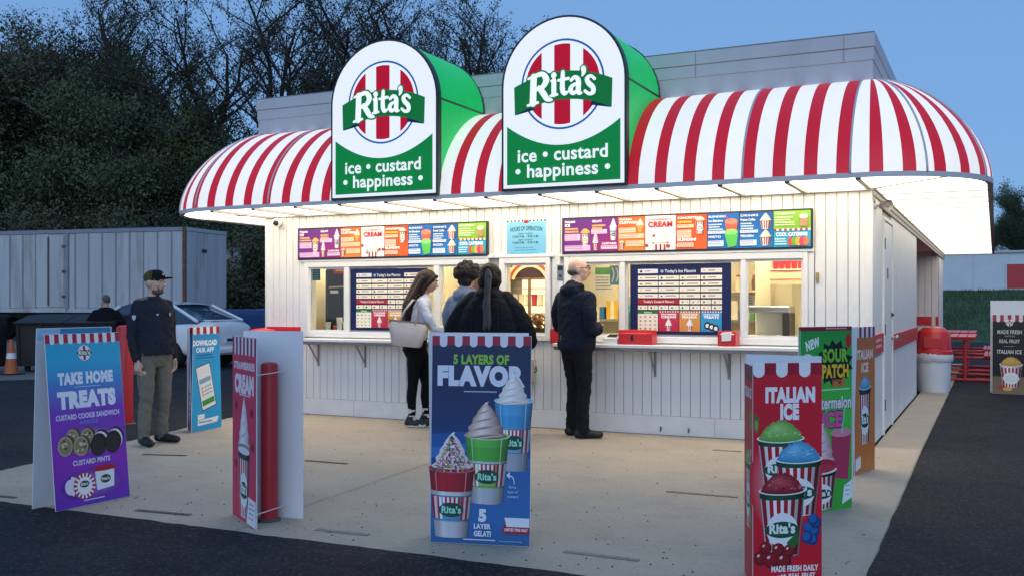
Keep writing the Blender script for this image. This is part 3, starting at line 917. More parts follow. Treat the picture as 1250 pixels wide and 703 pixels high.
def clear_cup(A, x, z, w, h, layers, top, lab=('c01c44', 'f4f2f8'), taper=.7):
    """clear tumbler with coloured layers (bottom to top fractions) and a striped label"""
    b = w*taper/2; t = w/2
    def half(f): return b+(t-b)*f
    f0 = 0
    for f1, c0, c1 in layers:
        round_band(A, x, z+h*f0, z+h*f1, half(f0), half(f1), mixc(c0, c1, .35), .045, 14, k=.36)
        f0 = f1
    f0, f1 = .26, .60
    round_band(A, x, z+h*f0, z+h*f0+.012*h, half(f0), half(f0), '6a7684', .05); round_band(A, x, z+h*f1, z+h*f1+.012*h, half(f1), half(f1), '6a7684', .05)
    for i in range(16):
        u0, u1 = -1+2*i/16, -1+2*(i+1)/16
        if abs((u0+u1)/2) < .46: continue
        round_band(A, x, z+h*(f0+.012), z+h*f1, half(f0), half(f1), lab[i % 2], .05, 2, u0, u1, .3)
    for i in range(-4, 4):
        u0, u1 = i*.11, (i+1)*.11
        if i % 2: round_band(A, x, z+h*.49, z+h*f1, half(.49), half(f1), lab[0], .05, 2, u0, u1, .3)
        else: round_band(A, x, z+h*.52, z+h*f1, half(.52), half(f1), lab[1], .05, 2, u0, u1, .3)
    A.disc(x, z+h*.42-.05*w, t*.56, h*.105, '0e4a3c', 20)
    A.text("Rita's", x, z+h*.375-.05*w, h*.10, '9fe0c8', 0.04, w=t*.86)
    for u in (-.72, .66): A.stroke([(x+half(.06)*u, z+h*.06), (x+half(.94)*u, z+h*.94)], [.006*w, .022*w], mixc(layers[-1][1], 'ffffff', .45), 2)
    A.disc(x, z+h, t*1.04, .10*w, mixc(top, 'ffffff', .35), 22); A.disc(x, z+h+.008*w, t*.98, .085*w, top, 22)

# ================================================================== the two roof signs
def roof_sign(x0, x1, label):
    W = x1-x0; H = 1.735; zb = 2.566; r = W/2; zc = H-r
    root = thing('roof_sign', label, 'sign', (x0, -1.10, zb), 0, 'arched roof signs')
    def arch(d=0.0, n=28):
        rr = r-d
        return [(d, d), (W-d, d)]+[(r+rr*math.cos(PI*i/n), zc+rr*math.sin(PI*i/n)) for i in range(n+1)]
    m = MB(); m.prism(arch(), -0.03, 0.05, 'y'); m.build('frame', M['sign_edge'], root)
    A = Art(1.2e-4)
    A.poly(arch(.022), 'f3f0ee')
    # green lower field bounded by an arc
    n = 18; d = .062
    xs = [d+(W-2*d)*i/n for i in range(n+1)]
    A.strip([(x, d-.005) for x in xs], [(x, .435+.225*abs((x-r)/(r-d))**2) for x in xs], '0a7a3a')
    rita_logo(A, r, 1.045, 1.0)
    A.text('ice • custard', r, .285, .135, 'f6f4f0', 0.022, w=.98)
    A.text('• happiness •', r, .125, .135, 'f6f4f0', 0.022, w=1.03)
    A.build('sign_face', root, (0, -0.031, 0), material=M['printglow'])
    # hood: barrel vault and cheeks running back to the parapet
    n = 20; D0, D1 = 0.05, 1.078
    m = MB(); m.sheet([[(r+(r-.012)*math.cos(PI*i/n), y, zc+(r-.012)*math.sin(PI*i/n)) for i in range(n+1)] for y in (D0, .3, .6, .85, D1)])
    m.build('barrel_hood', M['hood'], root, smooth=True, fix=False)
    for x in (.012, W-.012):
        m = MB(); m.sheet([[(x, y, z) for y in (D0, .3, .6, .85, D1)] for z in (0.0, .3, .6, zc)]); m.build('cheek_panel', M['hood'], root, fix=False)
        q = MB(); q.tube([(x, D0, zc), (x, D1, zc)], 0.012, 6); q.build('seam_rail', M['sign_edge'], root)
    q = MB(); q.tube([(r+(r-.012)*math.cos(PI*i/n), D1-.01, zc+(r-.012)*math.sin(PI*i/n)) for i in range(n+1)], 0.014, 6); q.build('rear_hoop', M['sign_edge'], root)
    q = MB(); q.box(.012, D0, -.004, W-.012, D1-.02, .008); q.build('base_pan', M['white'], root)
    return root
M['sign_edge'] = mat('dark_green_sign_edge', (0.012, 0.035, 0.028), 0.4)
roof_sign(-5.641, -4.258, 'arched green and white roof sign, the left and lower-looking of two')
roof_sign(-3.496, -2.138, 'arched green and white roof sign, the right and nearer of two')

# ================================================================== menu boards over the windows
def menu_board(x0, label, seed):
    W, H = 2.7247, 0.405
    root = thing('menu_board', label, 'menu board', (x0, -0.016, 1.958), 0, 'long menu boards over the serving windows')
    m = MB(); m.box(0, -.045, 0, W, -.001, H, .004); m.build('frame', M['black'], root)
    A = Art()
    b = .018; X = [b+(W-2*b)*f for f in (0, .122, .24, .355, .482, .608, .733, .862, 1)]
    z0, z1 = b+.004, H-b
    hh = z1-z0
    A.up(); A._add([(X[0], z0), (X[2], z0), (X[2], z1), (X[0], z1)], [(0, 1, 2, 3)], [lin('7a2a86'), lin('a02a78'), lin('6a2378'), lin('4f2378')])
    for i, (c0, c1) in ((2, ('e8843a', 'e2622e')), (4, ('e0632e', 'd9482c')), (5, ('1c7ac4', '1560ac')), (6, ('1f86cc', '164f9c'))):
        A.rect(X[i]+.004, z0, X[i+1]-.004, z1, c0, c1)
    A.rect(X[3]+.003, z0, X[4]-.003, z1, 'f4ece8')
    A.rect(X[7]+.004, z0, X[8], z0+hh*.5, '2ba6cf'); A.rect(X[7]+.004, z0+hh*.5, X[8], z1, '86bd3c')
    P = lambda i, f: X[i]+(X[i+1]-X[i])*f
    Z = lambda f: z0+hh*f
    rr = random.Random(seed)
    def lines(i, f0, f1, zt, n, dz=.07, h=.036, col='f3e3ec'): A.bars(P(i, f0), P(i, f1), Z(zt), n, hh*dz, hh*h, col, rr.randint(0, 9999))
    def blk(i, f0, f1, a, c_, col):
        A.rect(P(i, f0), Z(a), P(i, f1), Z(c_), col); A.bars(P(i, f0)+.008, P(i, f1)-.006, Z(c_)-hh*.02, max(1, int((c_-a)/.062)), hh*.06, hh*.026, 'a8909e', rr.randint(0, 9999))
    A.text('ITALIAN', P(0, .06), Z(.88), hh*.065, 'ffffff', .03, w=.12, align='l'); A.text('ICE', P(0, .06), Z(.77), hh*.08, 'ffffff', .04, w=.06, align='l')
    lines(0, .06, .6, .72, 2, .085, .05, 'e8b45a'); blk(0, .05, .62, .34, .54, 'd9b6dc'); blk(0, .05, .98, .03, .19, 'd9b6dc')
    paper_cup(A, P(0, .80), Z(.20), .105, .14, 'f2b632', 'd9922a', '7a8a3a')
    A.text('GELATI', P(1, .05), Z(.88), hh*.065, 'ffffff', .03, w=.11, align='l'); lines(1, .05, .55, .8, 2, .08, .05, 'e8b45a'); blk(1, .02, .6, .53, .66, 'e0bce0')
    swirl(A, P(1, .83), Z(.72), .07, .09); clear_cup(A, P(1, .83), Z(.33), .085, .15, [(.3, 'eeeeee', 'cccccc'), (.7, '4aa0d8', '2a80c0'), (1, 'e8e8f0', 'c8c8d8')], 'e8e8f0')
    swirl(A, P(1, .18), Z(.28), .07, .11, 'f0a8c0', 'd87898'); paper_cup(A, P(1, .18), Z(.04), .06, .08, None, None, logo=False, stripes=3); blk(1, .38, .98, .06, .17, 'e0bce0'); A.text('CUSTARD', P(1, .68), Z(.2), hh*.06, 'ffffff', .03, w=.17)
    A.text('FROZEN', P(2, .06), Z(.9), hh*.055, 'ffffff', .03, w=.14, align='l'); A.text('CUSTARD', P(2, .06), Z(.8), hh*.07, 'ffffff', .04, w=.2, align='l')
    lines(2, .06, .6, .74, 1, .1, .06, 'b8501e'); blk(2, .04, .66, .53, .68, 'f4c69a'); blk(2, .04, .96, .36, .5, 'f4c69a'); blk(2, .3, .96, .12, .29, 'f4c69a')
    swirl(A, P(2, .82), Z(.74), .09, .07, 'f5e4c4', 'd8b48a'); A.poly([(P(2, .70), Z(.74)), (P(2, .94), Z(.74)), (P(2, .86), Z(.52)), (P(2, .78), Z(.52))], 'd99a4a'); paper_cup(A, P(2, .15), Z(.05), .06, .07, 'f0d8b0', 'd0a878', stripes=3, logo=False)
    A.text("STRAWBERRIES 'N", P(3, .5), Z(.87), hh*.05, 'b3223a', .025, w=.25); A.text('CREAM', P(3, .5), Z(.68), hh*.15, 'b81e38', .05, w=.27)
    for q in range(7): A.disc(P(3, rr.uniform(.05, .95)), Z(rr.uniform(.05, .45)), .02, .016, 'b8303c', 10)
    A.disc(P(3, .5), Z(.22), .09, .03, '6a8a5a', 20); swirl(A, P(3, .5), Z(.24), .17, .15, 'f6f0e6', 'd8cdbf'); A.poly([(P(3, .28), Z(.2)), (P(3, .72), Z(.2)), (P(3, .62), Z(0.0)), (P(3, .38), Z(0.0))], 'e8e6ea')
    A.rects([(P(3, .34), Z(0.0), P(3, .40), Z(.17)), (P(3, .48), Z(0.0), P(3, .54), Z(.17)), (P(3, .61), Z(0.0), P(3, .66), Z(.17))], 'a3142c')
    A.text('CONCRETES', P(4, .06), Z(.88), hh*.06, 'ffffff', .03, w=.22, align='l'); lines(4, .06, .58, .82, 1, .1, .06, 'f6c23c'); blk(4, .04, .58, .62, .72, 'f6c0a2'); blk(4, .04, .5, .33, .56, 'f6c0a2'); A.text('BLENDINI', P(4, .06), Z(.24), hh*.08, 'ffffff', .04, w=.2, align='l'); blk(4, .04, .58, .06, .19, 'f6c0a2')
    paper_cup(A, P(4, .78), Z(.45), .1, .14, 'eadccf', 'c8a88a', '8a5a3a', stripes=4)
    for i, t1, t2 in ((5, 'Ice Blenders', 'MISTO'), (6, 'Frozen Coffee', 'FROZEN')):
        A.text('BLENDERS' if i == 5 else 'DRINKS', P(i, .05), Z(.88), hh*.06, 'cfe6f6', .03, w=.18, align='l'); A.text(t1, P(i, .05), Z(.76), hh*.065, 'ffffff', .02, w=.15, align='l'); lines(i, .05, .52, .70, 3, .07, .035, 'cfe4f4'); blk(i, .03, .56, .42, .5, 'cfe2f2'); A.text(t2, P(i, .05), Z(.30), hh*.065, 'ffffff', .02, w=.13, align='l'); blk(i, .03, .52, .06, .22, 'cfe2f2')
    A.poly([(P(5, .56), Z(.72)), (P(5, .96), Z(.78)), (P(5, .92), Z(.5)), (P(5, .62), Z(.45))], 'e8604a'); A.disc(P(5, .76), Z(.76), .065, .03, 'f0886a', 18); A.stroke([(P(5, .70), Z(.78)), (P(5, .58), Z(.95))], .008, 'e0306a', 3)
    A.poly([(P(5, .55), Z(.42)), (P(5, .97), Z(.48)), (P(5, .92), Z(.06)), (P(5, .66), Z(.02))], '5cbf5a'); A.disc(P(5, .76), Z(.46), .068, .03, '8ad27a', 18)
    for zz in (.52, .06): paper_cup(A, P(6, .78), Z(zz), .11, .09, None, None, stripes=4, logo=False); swirl(A, P(6, .78), Z(zz+.24), .11, .07, 'f2e2c4', 'd0b48a')
    A.text('MILKSHAKES', P(7, .06), Z(.90), hh*.05, 'ffffff', .025, w=.2, align='l'); lines(7, .05, .62, .84, 4, .07, .035, 'e2f0c2'); A.rect(P(7, .72), Z(.56), P(7, .92), Z(.82), 'b78a6a'); A.disc(P(7, .82), Z(.84), .045, .025, 'e4d6c8', 14)
    A.scallops(P(7, .02), P(7, 1), Z(.5), hh*.03, 14); A.text('COOL CATERING', P(7, .5), Z(.30), hh*.10, 'ffffff', .04, w=.31); lines(7, .05, .42, .24, 3, .07, .035, 'd8f0f6')
    for q, cc in enumerate(('e0502e', '6ab04a', 'f0b040', 'd8406a', 'e87a4a')): A.disc(P(7, .48+q*.1), Z(.15), .03, .045, cc, 12)
    A.scallops(X[0], X[8], z1+.002, hh*.012, 60, 'a8122c', 'efe4e6') if seed == 99 else None
    A.build('menu_print', root, (0, -.0455, 0))
    return root
menu_board(-8.0390+1.1047, 'long colourful menu board over the left serving window', 3)
menu_board(-4.3761+1.1047, 'long colourful menu board over the right serving window', 5)

# hours poster over the small middle window
hp = thing('hours_poster', 'light blue opening hours poster over the narrow middle window', 'poster', (-3.979, -0.0135, 1.965), 0)
m = MB(); m.box(0, -.006, 0, .496, -.001, .395, .001); m.build('sheet', M['cardw'], hp)
A = Art(); A.rect(.002, .002, .494, .385, '6fb2d6', '7cc0de'); A.scallops(.002, .494, .395, .012, 21, '3a1a2a', 'f1eef0')
A.disc(.248, .375, .035, .02, 'b3183c', 14); A.text('HOURS OF OPERATION', .248, .275, .05, '1d3d5c', .03, w=.40, arc=.35)
A.text('SUNDAY - THURSDAY', .24, .228, .018, '2a4660', .03, w=.18); A.text('12:00 P.M. - 9:00 P.M.', .24, .195, .024, '22384c', .03, w=.33)
A.text('FRIDAY - SATURDAY', .24, .158, .018, '2a4660', .03, w=.18); A.text('12:00 P.M. - 9:30 P.M.', .24, .125, .024, '22384c', .03, w=.33)
A.bars(.1, .4, .085, 2, .03, .01, '4a86a8', 4); A.bars(.05, .45, .02, 1, .03, .008, '4a86a8', 5)
A.build('print', hp, (0, -.0065, 0))

# flavour boards hung inside the glass
def flavour_board(x0, label, seed):
    W, H = 1.105, .755
    root = thing('flavour_board', label, 'flavour board', (x0, -0.006, 1.078), 0, 'flavour boards hung in the windows')
    m = MB(); m.box(0, -.006, 0, W, .004, H, .002); m.build('panel', M['navy'], root)
    for x in (.2, W-.2):
        q = MB(); q.tube([(x, 0, H-.005), (x, 0, H+.03)], .004, 6); q.build('hanger', M['steel'], root)
    A = Art(); rr = random.Random(seed)
    A.rect(.003, .003, W-.003, H-.003, '141f4e')
    xs = [.09+i*.232 for i in range(5)]
    A.text("Today's Ice Flavors", .56, H-.095, .035, 'e8ecf4', .015, w=.34); A.disc(.36, H-.08, .018, col='9ab0d8', n=12)
    def cell(x, z, w=.224, h=.046, base='f0e6d0'):
        A.rect(x, z, x+w, z+h, base)
        A.disc(x+.034, z+h*.45, rr.uniform(.009, .016), rr.uniform(.006, .014), rr.choice(['3a2a28', 'c8483a', '3a7a4a', '8a2a2a', 'd8a83a', '5a4a8a', '7a5a3a', 'e8c8a0']), 10)
        A.rects([(x+.08, z+h*.4, x+w*rr.uniform(.6, .9), z+h*.62)], '8a8578')
    cell(xs[0], H-.10, .224, .046, 'dfe0e6'); cell(xs[3], H-.10, .224, .046, 'e6dcd0')
    for r_ in range(4):
        for c_ in range(4): cell(xs[c_], H-.172-.064*r_)
    zr = H-.172-.064*4
    A.rect(xs[0], zr, xs[2]-.008, zr+.05, 'b5222e'); A.text("Today's Custard Flavors", (xs[0]+xs[2])/2, zr+.014, .026, 'f6e8e0', .015, w=.34)
    for c_ in range(4): cell(xs[2]+c_*.116, zr, .108)
    for c_ in range(8): cell(xs[0]+c_*.116, zr-.062, .108)
    zt = zr-.075
    for i, (c0, cc) in enumerate((('efe8d4', '2a7a3a'), ('b3203f', 'c83a58'), ('c9823a', 'd89a50'), ('2a86b8', '3a9aca'))):
        x = xs[i]; x1 = x+.224
        A.rect(x, .035, x1, zt, c0, cc if i else c0)
        if i == 0:
            A.rect(x, zt-.03, x1, zt, cc); A.text('TOPPINGS', (x+x1)/2, zt-.024, .016, 'ffffff', .02, w=.09)
            for a_ in range(4):
                for b_ in range(4): A.disc(x+.03+a_*.055, .062+b_*.042, .013, .009, rr.choice(['8a6a4a', 'b89a6a', 'd0a0a0', '7a8a5a']), 8)
        else:
            A.scallops(x, x1, zt, .008, 16)
            t = [('STRAWBERRIES', 'CREAM'), ('CONCRETE', 'MANIA'), ('TAKE HOME', 'TREATS')][i-1]
            A.text(t[0], (x+x1)/2, zt-.045, .018, 'ffffff', .03, w=.17); A.text(t[1], (x+x1)/2, zt-.075, .024, 'ffffff', .04, w=.16)
            if i < 3: paper_cup(A, (x+x1)/2, .045, .06, .06, None, None, stripes=3, logo=False); swirl(A, (x+x1)/2, .10, .075, .07)
            else:
                for q in range(3): A.disc(x+.07+q*.045, .10-.015*q, .035, .04, '1e1a1c', 16); A.disc(x+.07+q*.045, .10-.015*q, .02, .022, 'e8e4e0', 12)
    A.build('board_print', root, (0, -.0065, 0))
    return root
M['navy'] = mat('navy_board', (0.010, 0.016, 0.075), 0.5)
flavour_board(-6.155, 'navy flavour board hung in the left serving window', 1)
flavour_board(-2.485, 'navy flavour board hung in the right serving window', 2)
# ================================================================== lit interior behind the windows
room = link('room_lining', None, stand)
BY = 2.6
t = MB(); t.box(XL+0.101, BY, 0.0, -0.101, BY+0.05, 2.5); t.build('back_lining', M['cream'], room)
t = MB(); t.box(XL+0.101, 0.132, 0.0, XL+0.13, BY, 2.5); t.box(-0.13, 0.132, 0, -0.101, BY, 2.5); t.build('end_lining', M['cream'], room)
t = MB(); t.box(XL+0.13, 0.135, 2.46, -0.13, BY, 2.5); t.build('ceiling', M['cream'], room)
t = MB(); t.box(XL+0.13, 0.135, 0.0, -0.13, BY, 0.02); t.build('floor', M['gravel'], room)
M['lamp'] = mat('warm_ceiling_lamp', (1.0, 0.83, 0.52), 0.5, emit=24.0)
for x in (-6.9, -5.7, -4.5, -3.3, -2.1, -0.9):
    t = MB(); t.box(x-0.42, 0.9, 2.42, x+0.42, 1.25, 2.459, 0.01); t.build('ceiling_lamp', M['lamp'], room)
# inner work counter and partition columns
t = MB(); t.box(XL+0.14, 0.14, 0.02, -0.14, 0.42, 1.02, 0.01); t.build('service_counter', M['white'], room)
for x, w_ in ((-1.455, .185), (-1.03, .13)):
    t = MB(); t.box(x, 1.5, 0.02, x+w_, 1.75, 2.455, 0.01); t.build('column', M['cream'], room)
t = MB(); t.box(-5.62, 1.3, 0.02, -5.54, 2.59, 2.455); t.build('partition', M['cream'], room)
M['wood'] = mat('brown_cabinet', (0.20, 0.11, 0.05), 0.5, var=0.2, scale=4, stretch=(1, 1, 0.2))
def itm(name, label, cat, parts, loc, rz=0, group=None):
    """parts: list of (part name, material, MB)"""
    r_ = thing(name, label, cat, loc, rz, group)
    for n_, m_, b_ in parts: b_.build(n_, m_, r_)
    return r_
# tall dark machine behind the left pane
m1 = MB(); m1.box(-.42, 0, 0, .42, .6, 1.86, .03); m2 = MB(); m2.box(-.36, -.012, .95, .36, -.001, 1.78, .004); m3 = MB(); m3.box(-.3, -.03, 1.52, -.18, -.013, 1.56); m4 = MB(); m4.tube([(-.3, -.05, 1.60), (.3, -.05, 1.62)], .012, 6)
M['blackglass'] = mat('dark_gloss_panel', (0.018, 0.016, 0.015), 0.2)
itm('drinks_machine', 'tall dark machine seen through the far left window pane', 'machine', [('cabinet', M['dark'], m1), ('front_panel', M['blackglass'], m2), ('badge', M['white'], m3), ('rail', M['steel'], m4)], (-6.60, .62, 0.021))
# cups and tubs on the inner counter at the left
for i, (x, y, r_, h, mt, lb) in enumerate(((-6.70, .27, .035, .14, 'white', 'white paper cup stack at the far left pane'), (-6.60, .30, .03, .10, 'redpl', 'short red tub behind the far left pane'), (-6.52, .27, .04, .20, 'white', 'tall white cup stack behind the far left pane'), (-6.44, .30, .045, .15, 'cream', 'cream cup stack behind the far left pane'))):
    m = MB(); m.lathe([(r_*.78, 0), (r_, h), (r_*1.06, h), (r_*1.06, h+.008), (r_*.9, h+.008)], 16)
    q = MB(); q.lathe([(r_*1.05, h*.9), (r_*1.07, h*.9), (r_*1.07, h*.93), (r_*1.05, h*.93)], 16)
    r0 = thing('cup_stack', lb, 'cups', (x, y, 1.021)); m.build('cups', M[mt], r0, smooth=False); q.build('rim', M['white'], r0)
# small hanging signs in the left pane
m = MB(); m.box(0, 0, 0, .12, .006, .15, .001); o = thing('green_notice', 'small dark green notice in the top corner of the left pane', 'notice', (-6.77, 0.03, 1.70)); m.build('card', mat('green_card', (0.01, 0.08, 0.03), 0.5), o); A = Art(); A.bars(.015, .105, .12, 4, .03, .012, '8ab09a', 2); A.build('print', o, (0, -.0005, 0))
m = MB(); m.prism([(0, .03), (.03, 0), (.26, 0), (.26, .09), (.03, .09), (0, .06)], 0, .02, 'y'); o = thing('red_neon_sign', 'small red sign at the top of the left pane', 'sign', (-6.68, 0.35, 1.79)); m.build('plate', M['red'], o); A = Art(); A.bars(.04, .24, .055, 1, .03, .022, 'f0d0c8', 2); A.build('print', o, (0, -.0005, 0)); q = MB(); q.tube([(.05, .01, .09), (.05, .01, .655)], .003, 6); q.tube([(.2, .01, .09), (.2, .01, .655)], .003, 6); q.build('wire', M['steel'], o)
# glass door fridge in the middle window
fr = thing('display_fridge', 'glowing glass door fridge behind the narrow middle window', 'fridge', (-4.86, 1.75, 0.021))
m = MB(); m.box(-.05, 0, 0, .0, .6, 2.05); m.box(.72, 0, 0, .77, .6, 2.05); m.box(0, .55, 0, .72, .6, 2.05); m.box(0, 0, 0, .72, .55, .3); m.box(0, 0, 1.72, .72, .55, 2.05); m.build('cabinet', M['wood'], fr)
m = MB(); m.box(.005, .52, .31, .715, .545, 1.71); m.build('light_panel', mat('fridge_light', (1.0, 0.78, 0.38), 0.5, emit=2.2), fr)
for z in (.6, .85, 1.1, 1.35, 1.58):
    m = MB(); m.box(.005, .06, z, .715, .5, z+.012); m.build('shelf', M['steel'], fr)
rr = random.Random(3)
for z in (.612, .862, 1.112, 1.362):
    for i in range(7):
        m = MB(); m.lathe([(.036, 0), (.04, .13), (.043, .135), (.043, .15)], 12); m.build('tub', [M['cream'], M['white'], M['redpl']][rr.randint(0, 2) if i % 3 == 0 else 0], fr, loc=(.07+i*.095, .12+rr.uniform(0, .05), z))
m = MB(); m.box(.34, -.02, .3, .38, .0, 1.72); m.box(.0, -.02, .3, .03, 0, 1.72); m.box(.69, -.02, .3, .72, 0, 1.72); m.build('door_frame', M['wood'], fr)
A = Art(); A.rect(0, 0, .72, .3, '3a1a12'); A.ring(.36, -.1, .24, .36, 'e8c8a0', 20, a0=.3, a1=PI-.3); A.ring(.36, -.1, .28, .32, 'a83a28', 20, a0=.3, a1=PI-.3); A.build('header_print', fr, (0, -.003, 1.73))
# pretzel basket at the foot of the middle window
pz = thing('snack_basket', 'round basket of wrapped snacks at the foot of the middle window', 'basket', (-3.73, .27, 1.021))
m = MB(); m.lathe([(.10, 0), (.13, .10), (.14, .10), (.11, .0)], 20); m.build('basket', M['dark'], pz)
rr = random.Random(8)
for i in range(14):
    a = rr.uniform(0, 6.28); d = rr.uniform(0, .09)
    m = MB(); m.tube([(math.cos(t_)*.04, math.sin(t_)*.04, 0.0) for t_ in [2*PI*k/12 for k in range(13)]], .012, 6)
    m.build('snack', mat('baked', (0.30, 0.13, 0.05), 0.5) if i == 0 else bpy.data.materials['baked'], pz, loc=(d*math.cos(a), d*math.sin(a), .08+.012*i), rot=(rr.uniform(-.9, .9), rr.uniform(-.9, .9), 0), smooth=True)
# brown cabinet behind the third left pane
m1 = MB(); m1.box(0, 0, 0, .5, .4, 2.0, .01); m2 = MB(); m2.box(.03, -.012, 1.2, .24, -.001, 1.95, .004); m3 = MB(); m3.box(.26, -.012, 1.2, .47, -.001, 1.95, .004)
itm('tall_cabinet', 'tall brown cabinet behind the pane beside the grey hooded customer', 'cabinet', [('carcass', M['wood'], m1), ('cabinet_door', M['cream'], m2), ('cabinet_door', M['wood'], m3)], (-5.95, 1.9, 0.021))
# blue hanging menu and till in the right unit
o = thing('blue_hanging_card', 'blue printed card hanging behind the pane beside the bald man', 'card', (-2.89, .45, 1.62)); m = MB(); m.box(0, 0, 0, .17, .006, .22, .001); m.build('card', mat('blue_card', (0.12, 0.35, 0.5), 0.5), o); A = Art(); 
for i in range(3): A.stroke([(.03+i*.05, .04), (.05+i*.05, .12), (.03+i*.05, .19)], .016, 'eef2f4', 4)
A.build('print', o, (0, -.0005, 0)); q = MB(); q.tube([(.085, .003, .22), (.085, .003, .86)], .003, 6); q.build('cord', M['steel'], o)
# counter top equipment at the right: appliance with dark frame, red and white carton holder
m1 = MB(); m1.box(0, 0, 0, .46, .35, .03, .005); m1.box(0, 0, .28, .46, .35, .36, .01); m2 = MB(); m2.box(.38, .0, .03, .46, .35, .28, .004); m3 = MB(); m3.box(.02, .30, .03, .38, .34, .28)
itm('counter_oven', 'open dark framed counter appliance behind the rightmost pane', 'appliance', [('body', M['steel'], m1), ('side_post', M['black'], m2), ('back_plate', M['white'], m3)], (-1.44, 1.08, 1.021))
t = MB(); t.box(-1.6, 1.05, 0.02, -0.14, 1.49, 1.02, 0.01); t.build('back_counter', M['white'], room)
o = thing('carton_rack', 'red and white carton rack on the back wall behind the rightmost pane', 'rack', (-1.24, 1.30, 1.66)); m = MB(); m.box(0, 0, 0, .36, .10, .14, .006); m.build('tray', M['cream'], o)
m = MB(); m.box(-.005, -.006, .118, .365, -.001, .128); m.box(-.005, -.006, .02, .365, -.001, .028); m.build('stripe', M['red'], o)
for i in range(5): m = MB(); m.prism([(0, 0), (.05, 0), (.06, .14), (-.01, .14)], 0, .05, 'y'); m.build('carton', M['redpl'], o, loc=(.03+i*.07, .03, .141))
t = MB(); t.box(-1.26, 1.28, 1.63, -.86, 1.49, 1.655); t.build('wall_shelf', M['cream'], room)
# shelf brackets and jars along the back wall
for x in (-2.6, -2.0):
    t = MB(); t.box(x, 2.35, 1.55, x+.5, 2.59, 1.575); t.build('wall_shelf', M['cream'], room)
for i in range(5):
    m = MB(); m.lathe([(.04, 0), (.045, .02), (.045, .13), (.03, .15), (.03, .17)], 14)
    r0 = thing('syrup_jar', ['first', 'second', 'third', 'fourth', 'fifth'][i]+' syrup jar from the left on the back shelf of the right room', 'jar', (-2.5+i*.21, 2.46, 1.576), 0, 'jars on the back shelf'); m.build('jar', M['cream'] if i % 2 else M['wood'], r0); q = MB(); q.lathe([(.033, .171), (.033, .19), (.02, .195)], 12); q.build('lid', M['redpl'], r0)

# notices, shelves and boxes on the back wall
rr = random.Random(12); cols = ['c8402e', 'e8e0d0', '3a7ab0', 'e0b040', '5a9a4a', 'd8d4cc']
for i, (x, z, w_, h_) in enumerate(((-6.9, 1.5, .3, .4), (-6.2, 1.6, .25, .32), (-5.3, 1.45, .3, .42), (-3.9, 1.55, .28, .36), (-3.55, 1.35, .2, .28), (-3.1, 1.6, .3, .2), (-2.3, 1.85, .35, .25), (-1.9, 1.3, .22, .3), (-.7, 1.5, .25, .35))):
    o = thing('wall_notice', 'small printed notice on the back wall inside, number %s from the left' % ['one', 'two', 'three', 'four', 'five', 'six', 'seven', 'eight', 'nine'][i], 'notice', (x, BY-.004, z), 0, 'notices on the inner back wall')
    m = MB(); m.box(0, -.002, 0, w_, .003, h_); m.build('sheet', M['cardw'], o)
    A = Art(); A.rect(.01, h_*.7, w_-.01, h_-.01, rr.choice(cols)); A.bars(.02, w_-.02, h_*.62, 5, h_*.11, h_*.05, '8a8a90', i); A.build('print', o, (0, -.0025, 0))
for i in range(9):
    x = -3.85+i*.21+(.35 if i > 4 else 0)
    o = thing('stock_box', ['small carton', 'tall carton', 'low carton'][i % 3]+' on the inner shelf, place %s from the left' % ['one', 'two', 'three', 'four', 'five', 'six', 'seven', 'eight', 'nine'][i], 'carton', (x, 2.36, 1.2), 0, 'cartons on the inner shelf')
    hh = [.16, .24, .12][i % 3]; m = MB(); m.box(0, 0, 0, .17, .18, hh, .003); m.build('carton', mat('carton_%d' % i, lin(rr.choice(cols)), .7, var=.08), o); m = MB(); m.box(.06, -.002, .0, .11, -.0005, hh); m.build('tape', M['cream'], o)
t = MB(); t.box(-3.9, 2.3, 1.17, -1.4, 2.59, 1.199); t.build('wall_shelf', M['steel'], room)

# ================================================================== things on the wall and counters
def red_box(x0, x1, label, paper=False):
    r_ = thing('napkin_box', label, 'box', ((x0+x1)/2, -.15, .973)); w = x1-x0
    m = MB(); m.box(-w/2, -.085, 0, w/2, .085, .012, .004); m.box(-w/2, -.085, .012, -w/2+.014, .085, .155, .004); m.box(w/2-.014, -.085, .012, w/2, .085, .155, .004); m.box(-w/2+.014, .07, .012, w/2-.014, .085, .155, .003); m.box(-w/2+.014, -.085, .012, w/2-.014, -.07, .12, .003); m.build('case', M['redpl'], r_)
    m = MB(); m.box(-w/2+.02, -.065, .014, w/2-.02, .065, .125, .003); m.build('napkins', M['white'] if paper else M['red'], r_)
    m = MB(); m.box(-.05, -.0885, .04, -.02, -.0855, .10); m.build('slot', M['black'], r_)
    if paper:
        m = MB(); m.sheet([[(-w*.28, -.07, .14), (w*.28, -.07, .15)], [(-w*.28, -.09, .135), (w*.28, -.09, .145)], [(-w*.26, -.096, .05), (w*.26, -.096, .06)]]); m.build('paper', M['white'], r_)
red_box(-2.54, -2.165, 'long red plastic box on the counter right of the bald man')
red_box(-1.465, -1.28, 'small red box with white paper on the right counter', True)
o = thing('card_terminal', 'white payment terminal on the counter beside the bald man', 'terminal', (-2.64, -.13, .973)); m = MB(); m.prism([(-.09, 0), (.09, 0), (.09, .11), (-.09, .06)], -.08, .08, 'x'); m.build('body', M['cardw'], o); m = MB(); m.box(-.055, -.05, .0, .055, .05, .004); m.build('screen', M['blackglass'], o, loc=(0, 0, .089), rot=(.27, 0, 0))
